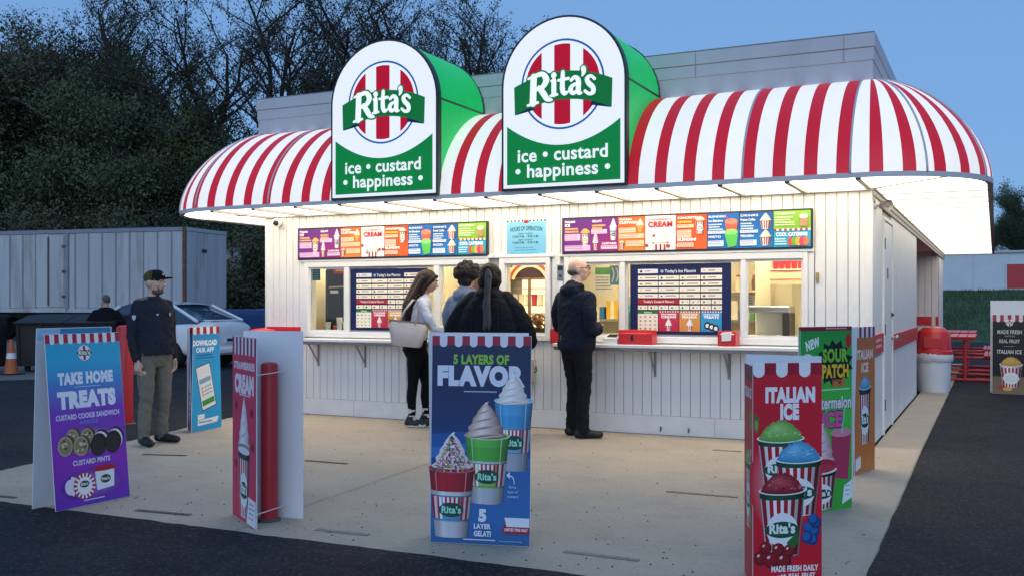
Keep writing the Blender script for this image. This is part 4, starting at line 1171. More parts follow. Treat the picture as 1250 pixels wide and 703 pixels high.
o = thing('intercom', 'grey intercom box on the wall left of the right window', 'intercom', (-3.337, -.0135, 1.578)); m = MB(); m.box(0, -.04, .09, .085, 0, .268, .006); m.build('case', M['steel'], o); m = MB(); m.box(.012, -.0425, .2, .073, -.0405, .25); m.build('grille', M['black'], o); m = MB(); m.box(.012, -.03, -.01, .073, 0, .085, .004); m.build('card_slot', M['cardw'], o); m = MB(); m.lathe([(.015, 0), (.015, .006)], 12); m.build('button', M['dark'], o, loc=(.043, -.041, .14), rot=(PI/2, 0, 0))
o = thing('outlet_box', 'beige outlet box on the wall under the middle window', 'outlet', (-3.71, -.0135, .50)); m = MB(); m.box(0, -.05, 0, .10, 0, .28, .006); m.build('case', mat('beige_plastic', (.5, .45, .36), .5), o); m = MB(); m.box(.01, -.056, .02, .09, -.051, .26, .003); m.build('cover', bpy.data.materials['beige_plastic'], o); m = MB(); m.tube([(.09, -.04, .12), (.13, -.05, .15), (.12, -.05, .2), (.1, -.045, .16)], .006, 6); m.build('cable', M['black'], o)
for i, x in enumerate((-2.13, -1.824)):
    o = thing('hose_spigot', ['small dark spigot low on the wall nearer the bald man', 'small dark spigot low on the wall under the right counter'][i], 'spigot', (x, -.019, .035), 0, 'spigots low on the wall'); m = MB(); m.tube([(0, 0, .03), (0, -.03, .03), (0, -.036, .005)], .007, 8); m.build('pipe', M['dark'], o); m = MB(); m.tube([(0, -.022, .03), (0, -.022, .05)], .004, 6); m.tube([(-.014, -.022, .05), (.014, -.022, .05)], .004, 6); m.build('handle', M['dark'], o)
# security camera at the left corner
o = thing('security_camera', 'white security camera under the soffit at the left corner', 'camera', (-7.25, -.0135, 2.45)); m = MB(); m.lathe([(.045, 0), (.045, .02), (.02, .03), (.02, .06)], 16); m.build('mount', M['white'], o, rot=(PI/2, 0, 0)); m = MB(); m.lathe([(.045, 0), (.055, .02), (.055, .11), (.05, .13), (.02, .13)], 18); c_ = m.build('housing', M['white'], o, loc=(0, -.05, .0), rot=(PI/2+.15, 0, .5), smooth=False); m = MB(); m.lathe([(.035, .131), (.035, .136), (.015, .14)], 16); m.build('lens', M['black'], c_)
# flood light at the right corner
o = thing('corner_floodlight', 'round grey floodlight under the soffit at the right corner', 'floodlight', (.03, .22, 2.40)); m = MB(); m.lathe([(.05, 0), (.05, .02), (.02, .03), (.02, .05)], 14); m.build('mount', M['white'], o, rot=(0, PI/2, 0), loc=(-.018, 0, 0)); m = MB(); m.lathe([(.025, 0), (.04, .02), (.052, .11), (.055, .11), (.055, .12), (.03, .105)], 18); m.build('lamp_head', M['trimgrey'], o, loc=(.05, .02, 0), rot=(R(100), 0, R(35)), smooth=False)
# latch on the right window jamb
o = thing('wall_latch', 'small brass latch on the wall right of the right window', 'latch', (-.52, -.0135, 1.62)); m = MB(); m.box(0, -.02, 0, .03, 0, .10, .003); m.build('plate', mat('brass', (.5, .36, .12), .35, metal=.8), o); m = MB(); m.lathe([(.008, 0), (.008, .02)], 10); m.build('bolt', M['steel'], o, loc=(.015, -.021, .05), rot=(PI/2, 0, 0))
# ================================================================== sandwich boards
def panel(root, A_, B_, h, lean=0.0, art=None, z=0.004, nm='panel', th=.006, back=None, material=None):
    """board with lower corners A_ (left) and B_ (right) seen from its printed side"""
    rl = root.location
    d = Vector((B_[0]-A_[0], B_[1]-A_[1])); w = d.length; yaw = math.atan2(d.y, d.x)
    m = MB(); m.box(0, 0, 0, w, th, h, .001)
    p = m.build(nm, material or M['cardw'], root, loc=(A_[0]-rl.x, A_[1]-rl.y, z), rot=(-lean, 0, yaw))
    if art:
        a = Art(); art(a, w, h); a.build('poster_print', p)
    if back:
        a = Art(); back(a, w, h); a.build('poster_print', p, (w, th, 0), (0, 0, PI))
    return p
def strap(root, c_, r, z, m_='white'):
    q = MB(); q.tube([(c_[0]+r*math.cos(2*PI*i/16)-root.location.x, c_[1]+r*math.sin(2*PI*i/16)-root.location.y, z) for i in range(17)], .005, 5); q.build('cable_tie', M[m_], root)

def art_takehome(A, w, h):
    A.grad(.002, w-.002, [(.002, '6a30b4'), (h*.25, '8e2cb8'), (h*.55, '7a3cbc'), (h*.7, '4488cc'), (h*.84, '22b0d8'), (h-.002, '30acd0')])
    A.scallops(.002, w-.002, h-.002, .055, 17)
    mini_logo(A, w*.5, h*.885, .12)
    A.text('TAKE HOME', w*.5, h*.71, .075, 'eef2fa', .07, w=w*.74); A.rect(w*.34, h*.686, w*.68, h*.690, 'c8d4ee'); A.text('TREATS', w*.5, h*.575, .105, 'eef2fa', .08, w=w*.78)
    A.text('CUSTARD COOKIE SANDWICH', w*.5, h*.505, .035, 'ddd8f0', .04, w=w*.85); A.text('6-PACKS', w*.5, h*.472, .026, '5a8ae0', .04, w=w*.24)
    A.disc(w*.5, h*.37, w*.44, h*.085, 'b89ad8', 30, edge='7430a2')
    for x, z, r in ((.27, .40, .058), (.17, .355, .068), (.46, .395, .058), (.37, .345, .068)):
        A.disc(w*x+.02, h*z+.008, r*.9, r*.98, '5a4632', 22); A.disc(w*x, h*z, r*.88, r, 'b9a884', 22); A.disc(w*x, h*z, r*.74, r*.85, '8f8264', 20)
        rr = random.Random(int(x*100))
        for q in range(9): A.disc(w*x+rr.uniform(-.5, .5)*r, h*z+rr.uniform(-.5, .5)*r, r*.17, r*.13, rr.choice(['4a3a26', 'd8cba8', 'c8ba94']), 8)
    for x, z in ((.60, .335), (.80, .34)):
        for k in range(3):
            A.disc(w*x+.034-.012*k, h*z+.036-.012*k, .068, .074, ['17141a', 'e2e0e6', '17141a'][k], 24)
        A.disc(w*x, h*z, .066, .074, '1d181d', 24); A.disc(w*x, h*z, .055, .062, '2a2226', 22)
    A.text('CUSTARD PINTS', w*.5, h*.238, .034, 'ddd8f0', .04, w=w*.5)
    A.disc(w*.5, h*.12, w*.40, h*.085, 'a07ad0', 30, edge='6a2ca0')
    A.poly([(w*.55, h*.075), (w*.78, h*.085), (w*.80, h*.195), (w*.53, h*.19)], 'e9e9f0'); A.disc(w*.665, h*.2, w*.15, h*.018, 'b3182e', 20); A.rect(w*.515, h*.185, w*.815, h*.2, 'b3182e')
    A.disc(w*.67, h*.135, .045, .03, '20402c', 16); A.text("Rita's", w*.67, h*.128, .02, 'e8f0ea', .04, w=.07)
    A.poly([(w*.16, h*.09), (w*.24, h*.065), (w*.30, h*.165), (w*.22, h*.18)], 'e9e9f0'); A.disc(w*.2, h*.12, w*.07, h*.045, 'e4e4ec', 18)
    A.disc(w*.385, h*.115, .092, .092, 'b3182e', 30); A.ring(w*.385, h*.115, .062, .088, 'efeff2', 32, segs=lambda i: i % 2 == 0); A.disc(w*.385, h*.115, .062, col='efeff2', n=24); A.disc(w*.385, h*.125, .04, .024, '20402c', 16); A.text("Rita's", w*.385, h*.118, .02, 'e8f0ea', .04, w=.06)
    A.rect(w*.36, h*.028, w*.64, h*.034, 'd8d0ee')
def art_app(A, w, h):
    A.grad(.002, w-.002, [(.002, '20a0dc'), (h*.5, '28a8e0'), (h-.002, '3090cc')])
    A.scallops(.002, w-.002, h-.002, .06, 9)
    A.text('DOWNLOAD', w*.5, h*.82, .055, 'eef6fa', .07, w=w*.8); A.text('OUR APP', w*.5, h*.755, .05, 'e8f2f8', .05, w=w*.6)
    A.bars(w*.2, w*.85, h*.73, 2, .03, .012, '155a8c', 4)
    c_, s_ = math.cos(.22), math.sin(.22)
    def Q(x, z): return (w*.5+x*c_-z*s_, h*.42+x*s_+z*c_)
    A.poly([Q(-.13, -.25), Q(.13, -.25), Q(.13, .25), Q(-.13, .25)], '2a3038'); A.poly([Q(-.12, -.24), Q(.12, -.24), Q(.12, .24), Q(-.12, .24)], 'eef0ee')
    A.poly([Q(-.1, .05), Q(.1, .05), Q(.1, .1), Q(-.1, .1)], '7fb0c8'); A.poly([Q(-.11, -.2), Q(.11, -.2), Q(.11, -.14), Q(-.11, -.14)], '3a9a4a')
    for k in range(3): A.disc(*Q(-.07, .0-.04*k), .014, col='d88a3a', n=10); A.poly([Q(-.04, -.008-.04*k), Q(.09, -.008-.04*k), Q(.09, .006-.04*k), Q(-.04, .006-.04*k)], 'a8b0b4')
    A.poly([(w*.2, h*.05), (w*.85, h*.065), (w*.9, h*.12), (w*.2, h*.1)], 'eef2f4'); A.poly([(w*.2, h*.105), (w*.42, h*.11), (w*.44, h*.16), (w*.2, h*.155)], 'eef2f4'); A.bars(w*.24, w*.82, h*.088, 1, .02, .014, '4a7a9a', 8)
def art_app_side(A, w, h):
    A.rect(.002, .002, w-.002, h-.002, '8a2a4a', 'a02a3c'); A.scallops(.002, w-.002, h-.002, .05, 7)
    A.text('CUSTARD', w*.5, h*.8, .05, 'f0e0e4', .05, w=w*.8); swirl(A, w*.5, h*.4, w*.4, h*.3); paper_cup(A, w*.5, h*.1, w*.4, h*.28, None, None)
def art_straw(A, w, h):
    A.grad(.002, w-.002, [(.002, 'd03050'), (h*.5, 'dc4464'), (h-.002, 'cc3850')])
    A.scallops(.002, w-.002, h-.002, .10, 13, '96203a', 'ecdfe6')
    A.text('STRAWBERRIES', w*.5, h*.825, .045, 'f0dfe6', .05, w=w*.86); A.text('CREAM', w*.5, h*.70, .11, 'f4eaf0', .07, w=w*.8); A.rect(w*.3, h*.68, w*.75, h*.688, 'e8c8d4')
    for x, z in ((.18, .62), (.82, .6), (.15, .3), (.86, .42)): A.disc(w*x, h*z, .035, .03, 'a01c30', 12); A.disc(w*x+.005, h*z+.03, .02, .008, '4a7a3a', 10)
    swirl(A, w*.5, h*.40, w*.44, h*.26, 'e9e4e6', 'b9b0b8')
    A.disc(w*.5, h*.39, w*.27, .03, '2a2a2c', 22); A.disc(w*.5, h*.40, w*.26, .024, '9a8a8c', 20)
    paper_cup(A, w*.5, h*.03, w*.46, h*.35, None, None, '3a4440', stripes=5)
    A.poly([(w*.62, h*.0+.004), (w-.003, h*.0+.004), (w-.003, h*.14), (w*.70, h*.15)], 'efeaf0'); A.bars(w*.72, w*.95, h*.12, 4, .03, .01, '9a90a4', 5)
def art_flavor(A, w, h):
    A.grad(.002, w-.002, [(.002, '2a5c96'), (h*.12, '2f6cae'), (h*.40, '2a62a8'), (h*.55, '143a70'), (h*.75, '172c58'), (h-.002, '1a2a52')])
    for k, (z, a, cc) in enumerate(((.53, .045, '1f57a0'), (.47, .06, '2d74bc'), (.42, .05, '1c4c90'), (.38, .05, '2a6ab2'))):
        n = 12; xs = [.002+(w-.004)*i/n for i in range(n+1)]
        A.strip([(x, h*(z+a*(x/w-.2))) for x in xs], [(x, h*(z-.045+a*1.6*(x/w)**2-.03)) for x in xs], cc)
    A.scallops(.002, w-.002, h-.002, .045, 13, 'a31d40', 'e4e2ee')
    A.text('5 LAYERS OF', w*.5, h*.865, .052, '8cc63e', .05, w=w*.56); A.text('FLAVOR', w*.5, h*.765, .105, 'dfe4f2', .075, w=w*.88); A.rect(w*.33, h*.728, w*.66, h*.733, 'aebcd8')
    # rear blue cup
    clear_cup(A, w*.83, h*.36, w*.38, h*.33, [(.24, 'b0b4c0', '8d96a8'), (.62, '8fbcd8', '5a9cc8'), (.80, '4aa8dc', '2f86c0'), (1.0, '5cb4e4', '3a92cc')], '6cc0ea')
    swirl(A, w*.82, h*.68, w*.32, h*.13, 'f0e8e4', 'b9aeac', 'fffcf8')
    # middle green cup
    clear_cup(A, w*.57, h*.20, w*.44, h*.32, [(.24, 'c4c6ce', 'a2a6b2'), (.58, '9ccc6a', '6aa84a'), (.64, 'd8d8dc', 'b4b8be'), (.85, '5cbc4a', '3a9a3a'), (1.0, '6cca58', '46a842')], '7ed468')
    swirl(A, w*.55, h*.515, w*.40, h*.16, 'd2b2a8', '6e4c46', 'f4e8e0'); 
    # front red cup
    clear_cup(A, w*.215, h*.035, w*.46, h*.325, [(.24, 'd2d2d8', 'a8acb6'), (.62, '5aa8cc', '3a80b0'), (.68, 'e0dfe4', 'c0c0ca'), (1.0, 'c0203a', '8c1428')], 'a01c34')
    swirl(A, w*.215, h*.365, w*.38, h*.16, 'f0eaee', 'c0b6bc', 'fffcff')
    rr = random.Random(6)
    for k, cc in enumerate(('c01c34', '2a5ac0', 'f0b030', 'f2f0f2', '7a2a3a', 'd02a4c', '3a9a4a', '2a2430')):
        A.up(); st = A.step; A.step = 0
        for q in range(46):
            f = rr.random()**.7; zz = h*(.345+.17*(1-f)); xx = w*(.215+rr.uniform(-.19, .19)*f); a = rr.uniform(0, PI); l = .011
            A.poly([(xx-l*math.cos(a)-.002, zz-l*math.sin(a)), (xx-l*math.cos(a)+.002, zz-l*math.sin(a)+.003), (xx+l*math.cos(a)+.002, zz+l*math.sin(a)+.003), (xx+l*math.cos(a)-.002, zz+l*math.sin(a))], cc)
        A.step = st
    A.text('5', w*.53, h*.115, .066, 'dfe6f2', .07); A.text('LAYER', w*.53, h*.078, .028, 'dfe6f2', .05, w=w*.17); A.text('GELATI', w*.53, h*.042, .03, 'dfe6f2', .05, w=w*.17)
    A.text('Extra', w*.83, h*.275, .014, 'c8d6ec', .01, w=w*.07); A.text('layer of', w*.83, h*.252, .014, 'c8d6ec', .01, w=w*.10); A.text('custard', w*.83, h*.23, .014, 'c8d6ec', .01, w=w*.11)
    A.stroke([(w*.845, h*.295), (w*.83, h*.325), (w*.79, h*.335)], [.004, .007, .008], 'dfe6f2', 4); A.poly([(w*.765, h*.335), (w*.80, h*.352), (w*.80, h*.318)], 'dfe6f2')
    A.poly([(w*.73, h*.06), (w-.003, h*.06), (w-.003, h*.105), (w*.75, h*.105)], 'a81c34'); A.poly([(w*.77, h*.092), (w-.003, h*.092), (w-.003, h*.135), (w*.75, h*.135)], 'dfe4f2'); A.text('LIMITED TIME ONLY', w*.865, h*.072, .016, 'f0e4ea', .04, w=w*.23)
    A.rect(w*.34, h*.022, w*.66, h*.027, 'c8d6ec'); A.bars(w*.70, w*.99, h*.024, 1, .02, .004, '9ab4d8', 3)
def cherry(A, x, z, r): A.disc(x, z, r, col='5a0d18', n=18); A.disc(x-.1*r, z+.1*r, r*.85, col='8c1622', n=18); A.disc(x-.35*r, z+.35*r, r*.25, r*.18, 'e8c8cc', 8, rot=.7)
def art_italian(A, w, h):
    A.grad(.001, w-.001, [(.002, 'c4142a'), (h*.3, 'd81a30'), (h-.002, 'cc1830')])
    A.disc(w*.42, h*.46, w*.46, h*.25, 'e8b8c0', 34, edge='d4192f')
    A.scallops(.001, w-.001, h-.001, .045, 6, 'a01530', 'f0eef2', 1)
    A.text('ITALIAN', w*.54, h*.825, .070, 'f6f2f6', .07, w=w*.72); A.text('ICE', w*.53, h*.748, .072, 'f6f2f6', .07, w=w*.27)
    A.poly([(w*.03, h*.78), (w*.09, h*.75), (w*.07, h*.68), (w*.02, h*.70)], '3a7a34'); A.disc(w*.05, h*.72, .009, .03, '6ab04a', 10)
    paper_cup(A, w*.40, h*.43, w*.66, h*.225, '8ccc5a', '5a9a3a', '14523a', stripes=6); paper_cup(A, w*.66, h*.315, w*.66, h*.245, '5ab4e4', '3584b8', '14523a', stripes=6)
    paper_cup(A, w*.42, h*.135, w*.65, h*.285, 'b81a2a', '700c18', '14523a', stripes=6)
    for x, z in ((.80, .255), (.89, .24), (.86, .20), (.905, .275), (.78, .21), (.87, .29)): A.disc(w*x, h*z, .030, col='173c78', n=14); A.disc(w*x-.004, h*z+.006, .022, col='2a62a8', n=12)
    for x, z, r in ((.11, .125, .036), (.26, .115, .040), (.44, .112, .040), (.18, .17, .032), (.36, .16, .034), (.52, .155, .032)): cherry(A, w*x, h*z, r)
    A.poly([(w*.48, h*.19), (w*.64, h*.24), (w*.66, h*.19), (w*.56, h*.165)], '2a6a2e')
    A.text('MADE FRESH DAILY', w*.60, h*.062, .028, 'f2e8ea', .05, w=w*.68); A.text('with REAL FRUIT', w*.62, h*.030, .024, 'f2e8ea', .04, w=w*.55)
def art_italian_side(A, w, h):
    A.rect(.001, .002, w-.001, h-.002, 'cc1830'); A.scallops(.001, w-.001, h-.001, .06, 5, 'a01530', '3a3060', 1)
    A.disc(w*.8, h*.75, .03, .06, '4a9a3a', 14); A.disc(w*.8, h*.6, .02, .02, 'e8c8cc', 10); A.disc(w*.7, h*.3, .04, .06, '5aa848', 14); A.text('ITALIAN ICE', w*.5, h*.85, .05, 'f2eef2', .05, w=w*.8); paper_cup(A, w*.5, h*.25, w*.6, h*.3, '7fbf52', '5a9a3a', '14523a')
def art_sour(A, w, h):
    A.grad(.002, w-.002, [(.002, '38a438'), (h*.5, '52c444'), (h*.8, '36aa42'), (h-.002, '24903e')])
    A.rect(.002, h-.03, w-.002, h-.002, '8a1a2a'); A.bars(w*.5, w*.9, h-.01, 1, .02, .008, 'd8b0b0', 2)
    A.text('NEW', w*.27, h*.885, .06, 'eef4ee', .06, w=w*.26, rot=.25)
    A.ring(w*.16, h*.80, .055, .07, 'e8e4e0', 18); A.disc(w*.16, h*.80, .05, .05, 'b8242e', 18); A.disc(w*.93, h*.92, .03, .05, 'b8242e', 14)
    # dark splash behind the wordmark
    rr = random.Random(2); pts = []
    for i in range(26):
        a = 2*PI*i/26; k = 1+(.22 if i % 2 else -.08)+rr.uniform(-.05, .05); pts.append((w*.66+.15*k*math.cos(a), h*.80+.135*k*math.sin(a)))
    A.poly(pts, '171a14')
    A.text('SOUR', w*.68, h*.81, .085, '7ac03a', .05, w=w*.48); A.text('PATCH', w*.68, h*.725, .085, 'f0c030', .05, w=w*.50); A.text('KIDS', w*.74, h*.675, .045, 'e0503a', .05, w=w*.24); A.rect(w*.35, h*.655, w*.95, h*.66, 'e8f0e4')
    A.text('Watermelon', w*.58, h*.555, .085, '7a1a50', .06, w=w*.80); A.text('Watermelon', w*.58, h*.556, .083, 'f0e4ee', .03, w=w*.80); A.text('ICE', w*.62, h*.455, .105, '6a1a48', .09, w=w*.40); A.text('ICE', w*.62, h*.457, .10, 'e05aa0', .05, w=w*.38)
    A.poly([(w*.62, h*.18), (w*.92, h*.16), (w*.98, h*.42), (w*.60, h*.42)], 'b83a5a'); A.disc(w*.79, h*.42, w*.20, .03, 'e08aa0', 20); A.stroke([(w*.80, h*.42), (w*.86, h*.56)], .012, '8ad0c0', 3)
    swirl(A, w*.42, h*.27, w*.46, h*.20, 'e8c4cc', 'b87a8a', 'f6e4e8'); A.disc(w*.42, h*.25, w*.27, .045, 'b8283c', 22)
    paper_cup(A, w*.42, h*.02, w*.54, h*.20, None, None, '2a3830', stripes=6); A.disc(w*.42, h*.235, w*.26, .03, 'c03a50', 20)
    A.poly([(w*.80, h*.03), (w-.002, h*.06), (w-.002, h*.16), (w*.84, h*.13)], 'e8eef0'); A.bars(w*.86, w*.98, h*.13, 3, .03, .008, '9aa4aa', 3)
def art_orange(A, w, h):
    A.grad(.002, w-.002, [(.002, 'c87430'), (h*.5, 'd47c3a'), (h-.002, 'b86438')]); A.scallops(.002, w-.002, h-.002, .07, 9, '7a2038', 'e4dce4')
    A.text('ITALIAN', w*.5, h*.78, .075, 'ead8d0', .05, w=w*.78); A.text('ICE', w*.5, h*.69, .075, 'ead8d0', .05, w=w*.34)
    paper_cup(A, w*.5, h*.2, w*.56, h*.38, '6fb0d8', '4a8ab8', '1a3a34', stripes=5); A.poly([(w*.05, h*.02), (w*.3, h*.04), (w*.3, h*.12), (w*.05, h*.1)], 'e8e6e8')
def art_blue_side(A, w, h):
    A.grad(.002, w-.002, [(.002, '1a5a8a'), (h*.5, '2a86bc'), (h-.002, '246ea4')]); A.disc(w*.5, h*.5, .05, .09, 'd03a4a', 16)
def art_fresh(A, w, h):
    A.rect(.002, .002, w-.002, h-.002, '16171a', '1d1f22'); A.scallops(.002, w-.002, h-.002, .09, 9, 'a8384a', 'eadce0'); mini_logo(A, w*.5, h*.9, .12)
    A.text('MADE FRESH', w*.5, h*.76, .06, 'c8c8c4', .03, w=w*.72); A.text('WITH', w*.5, h*.72, .025, 'a8a8a4', .02, w=w*.3); A.text('REAL FRUIT', w*.5, h*.645, .055, 'c8c8c4', .03, w=w*.6); A.rect(w*.35, h*.60, w*.65, h*.604, 'a8a8a4'); A.text('ITALIAN ICE', w*.5, h*.51, .06, 'd0d0cc', .03, w=w*.72)
    A.rect(.002, .002, w-.002, h*.22, '8a7460', '7a6450'); paper_cup(A, w*.55, h*.09, w*.66, h*.28, 'd9a83e', 'b8842c', 'e8e4dc', stripes=6); A.disc(w*.3, h*.08, .06, .035, 'c03a2a', 16); A.disc(w*.45, h*.065, .07, .03, 'e0b060', 16)

# take-home treats A-frame
bd = thing('sandwich_board', 'purple and blue A-frame board advertising take home treats', 'sandwich board', (-4.72, -5.35, 0), 0, 'sandwich boards round the stand')
panel(bd, (-4.63, -5.655), (-4.605, -5.03), 1.205, R(5.6), art_takehome)
def art_thback(A, w, h): A.rect(w*.3, h-.08, w-.01, h-.004, '2a8ab4'); A.rect(.004, h-.08, w*.3, h-.004, '9fc4e0')
panel(bd, (-4.845, -5.665), (-4.82, -5.04), 1.24, R(-2.0), art_thback)
q = MB(); q.tube([(-.05, -.25, 1.19), (-.10, -.25, 1.19)], .006, 6); q.tube([(-.05, .25, 1.19), (-.10, .25, 1.19)], .006, 6); q.build('cable_tie', M['white'], bd)
# app board, a folded triangle
bd = thing('sandwich_board', 'blue folded board advertising the phone app beside the standing man', 'sandwich board', (-6.9, -1.8, 0), 0, 'sandwich boards round the stand')
panel(bd, (-6.795, -2.087), (-6.845, -1.56), 1.15, R(1.5), art_app); panel(bd, (-7.03, -1.90), (-6.797, -2.095), 1.14, R(1.0), art_app_side); panel(bd, (-6.93, -1.66), (-7.04, -1.90), 1.13, 0, None)
# strawberry cream board strapped to its bollard
M['bollard'] = mat('red_bollard_paint', (0.47, 0.018, 0.028), 0.45, var=0.12, scale=6, bump=0.1, bscale=30)
bd = thing('sandwich_board', 'strawberry red folded board with cream swirl strapped round a red bollard', 'sandwich board', (-3.2, -5.3, 0), 0, 'sandwich boards round the stand')
panel(bd, (-3.497, -5.196), (-3.049, -5.491), 1.195, 0, art_straw); panel(bd, (-3.46, -5.135), (-2.982, -5.112), 1.228, 0, None, back=art_sour)
for z in (.97, .09):
    q = MB(); q.tube([(-3.12+3.2, -5.135+5.3, z), (-3.095+3.2, -5.20+5.3, z), (-3.10+3.2, -5.27+5.3, z-.004), (-3.105+3.2, -5.36+5.3, z-.008), (-3.11+3.2, -5.445+5.3, z-.01)], .0035, 5); q.build('cable_tie', M['white'], bd)
def bollard(x, y, r, h, label):
    o = thing('bollard', label, 'bollard', (x, y, -.014 if x < -8 else 0), 0, 'red bollards at the pad edge'); m = MB(); m.lathe([(r, 0), (r, h-r*.35), (r*.92, h-r*.12), (r*.6, h), (.001, h+.004)], 24); m.build('post', M['bollard'], o, smooth=False); smooth_by_angle(o.children[0]); m = MB(); m.lathe([(r*1.35, 0), (r*1.35, .012), (r*1.02, .02)], 24); m.build('base_ring', M['strip'], o)
bollard(-3.165, -5.225, .055, 1.03, 'slim red bollard inside the strawberry cream board'); bollard(-8.15, -1.75, .095, 1.165, 'thick red bollard behind the take home treats board')
# five layers of flavor
bd = thing('sandwich_board', 'dark blue A-frame board advertising five layers of flavor', 'sandwich board', (-1.64, -5.1, 0), 0, 'sandwich boards round the stand')
panel(bd, (-1.91, -5.299), (-1.327, -5.151), 1.222, R(2.2), art_flavor); panel(bd, (-2.003, -5.14), (-1.403, -4.99), 1.236, R(-1.5), None)
q = MB(); q.tube([(-.25, -.1, 1.2), (-.30, .02, 1.2)], .006, 6); q.build('cable_tie', M['white'], bd)
# italian ice column
bd = thing('sandwich_board', 'red folded board with three cups of italian ice nearest the camera', 'sandwich board', (.12, -5.2, 0), 0, 'sandwich boards round the stand')
panel(bd, (.013, -5.402), (.315, -5.192), 1.115, 0, art_italian); panel(bd, (-.085, -5.15), (.010, -5.398), 1.10, 0, art_italian_side); panel(bd, (.313, -5.186), (-.08, -5.14), 1.145, 0, None)
# green watermelon ice
bd = thing('sandwich_board', 'bright green folded board advertising sour watermelon ice', 'sandwich board', (.05, -3.4, 0), 0, 'sandwich boards round the stand')
panel(bd, (-.073, -3.606), (.212, -3.174), 1.255, 0, art_sour); panel(bd, (.176, -2.89), (-.115, -3.33), 1.24, R(2), art_straw); panel(bd, (-.112, -3.335), (-.070, -3.598), 1.235, 0, None)
# orange board against the corner
bd = thing('sandwich_board', 'orange folded italian ice board beside the building corner', 'sandwich board', (.08, -1.6, 0), 0, 'sandwich boards round the stand')
panel(bd, (.061, -1.786), (.177, -1.368), 1.215, 0, art_orange); panel(bd, (-.10, -1.46), (.056, -1.782), 1.215, 0, art_blue_side); panel(bd, (.174, -1.36), (-.10, -1.455), 1.2, 0, None)
# far board on the asphalt
bd = thing('sandwich_board', 'black fresh fruit ice board on a white backing by the picnic tables', 'sandwich board', (1.3, 7.3, -.014), 0, 'sandwich boards round the stand')
panel(bd, (1.06, 7.12), (1.54, 7.06), 1.24, R(2), art_fresh); panel(bd, (1.03, 7.28), (1.68, 7.20), 1.46, R(1), None)

# ================================================================== bins and picnic tables
def bin_(x, y, label, lid_z=.62, r=.26, zg=0.0):
    o = thing('litter_bin', label, 'litter bin', (x, y, zg), 0, 'white bins with red lids')
    m = MB(); m.lathe([(r*.86, 0), (r*.9, .02), (r*.98, lid_z-.05), (r, lid_z), (r*.95, lid_z)], 28); smooth_by_angle(m.build('barrel', M['cardw'], o))
    m = MB(); rr = random.Random(5); n = 36
    rows = [[(rad*(1+.03*rr.uniform(-1, 1))*math.cos(2*PI*k/n), rad*(1+.03*rr.uniform(-1, 1))*math.sin(2*PI*k/n), lid_z+dz+rr.uniform(-.015, .015)) for k in range(n)] for rad, dz in ((r*1.03, .03), (r*1.09, -.02), (r*1.10, -.08), (r*1.02, -.12))]
    rows = [w_+[w_[0]] for w_ in rows]
    m.sheet(rows); m.build('bin_liner', mat('bin_liner', (.62, .62, .64), .4) if 'bin_liner' not in bpy.data.materials else bpy.data.materials['bin_liner'], o, smooth=True)
    m = MB(); m.lathe([(r*1.06, lid_z), (r*1.06, lid_z+.05), (r*.98, lid_z+.07), (r*.92, lid_z+.30), (r*.85, lid_z+.36), (r*.6, lid_z+.42), (.01, lid_z+.44)], 28); l_ = m.build('dome_lid', M['redpl'], o); smooth_by_angle(l_, 30)
    m = MB(); m.box(-.14, -r*.99, lid_z+.10, .14, -r*.86, lid_z+.27, .01); m.build('flap', M['red'], l_)
bin_(.215, 6.95, 'white litter bin with red dome lid by the side wall', .60, .27); bin_(-7.27, -.34, 'red lidded litter bin mostly hidden behind the strawberry board', .66, .25)
def picnic(x, y, label, zg=-.014):
    o = thing('picnic_table', label, 'picnic table', (x, y, zg), 0, 'red metal picnic tables')
    tp = link('table_top', None, o); 
    for i in range(5): m = MB(); m.box(-.38+i*.154, -.9, .79, -.38+i*.154+.144, .9, .82, .004); m.build('slat', M['redpl'], tp)
    
    for yb in (-.86, .81): m = MB(); m.box(-.38, yb, .755, .38, yb+.05, .789); m.build('batten', M['red'], tp)
    for sx in (-1, 1):
        bn = link('bench', None, o)
        for i in range(4): m = MB(); m.box(sx*.66-.14+i*.072, -.9, .46, sx*.66-.14+i*.072+.06, .9, .485, .003); m.build('slat', M['redpl'], bn)
    for sy in (-.72, .72):
        m = MB(); m.tube([(-.78, sy, .03), (.78, sy, .03)], .03, 8); m.tube([(-.66, sy, .03), (-.66, sy, .455)], .028, 8); m.tube([(.66, sy, .03), (.66, sy, .455)], .028, 8)
        m.tube([(-.2, sy, .03), (-.2, sy, .75)], .03, 8); m.tube([(.2, sy, .03), (.2, sy, .75)], .03, 8); m.tube([(-.66, sy, .43), (.66, sy, .43)], .025, 8); m.build('leg_frame', M['red'], o)
picnic(.40, 10.4, 'red metal picnic table nearest the white bin'); picnic(.36, 13.2, 'red metal picnic table behind the first, under the porch edge')
# ================================================================== people
M['skin'] = mat('skin', (0.50, 0.29, 0.21), 0.5, var=0.06, scale=12)
M['skin2'] = mat('skin_light', (0.58, 0.36, 0.27), 0.5, var=0.05, scale=12)
M['hair_dark'] = mat('dark_hair', (0.009, 0.007, 0.006), 0.55, spec=0.2, var=0.3, scale=30, bump=0.6, bscale=90, stretch=(1, 1, 0.15))
M['hair_brown'] = mat('brown_hair', (0.020, 0.010, 0.007), 0.5, spec=0.25, var=0.35, scale=30, bump=0.7, bscale=70, stretch=(1, 1, 0.12))
M['hair_grey'] = mat('short_grey_hair', (0.10, 0.08, 0.065), 0.7, var=0.3, scale=60)
M['curls'] = mat('curly_hair', (0.012, 0.008, 0.007), 0.8, var=0.4, scale=60, bump=1.0, bscale=120)
def cloth(name, col, sc=14, b=0.5): return mat(name, col, 0.85, var=0.12, scale=sc, bump=b, bscale=28, spec=0.15)
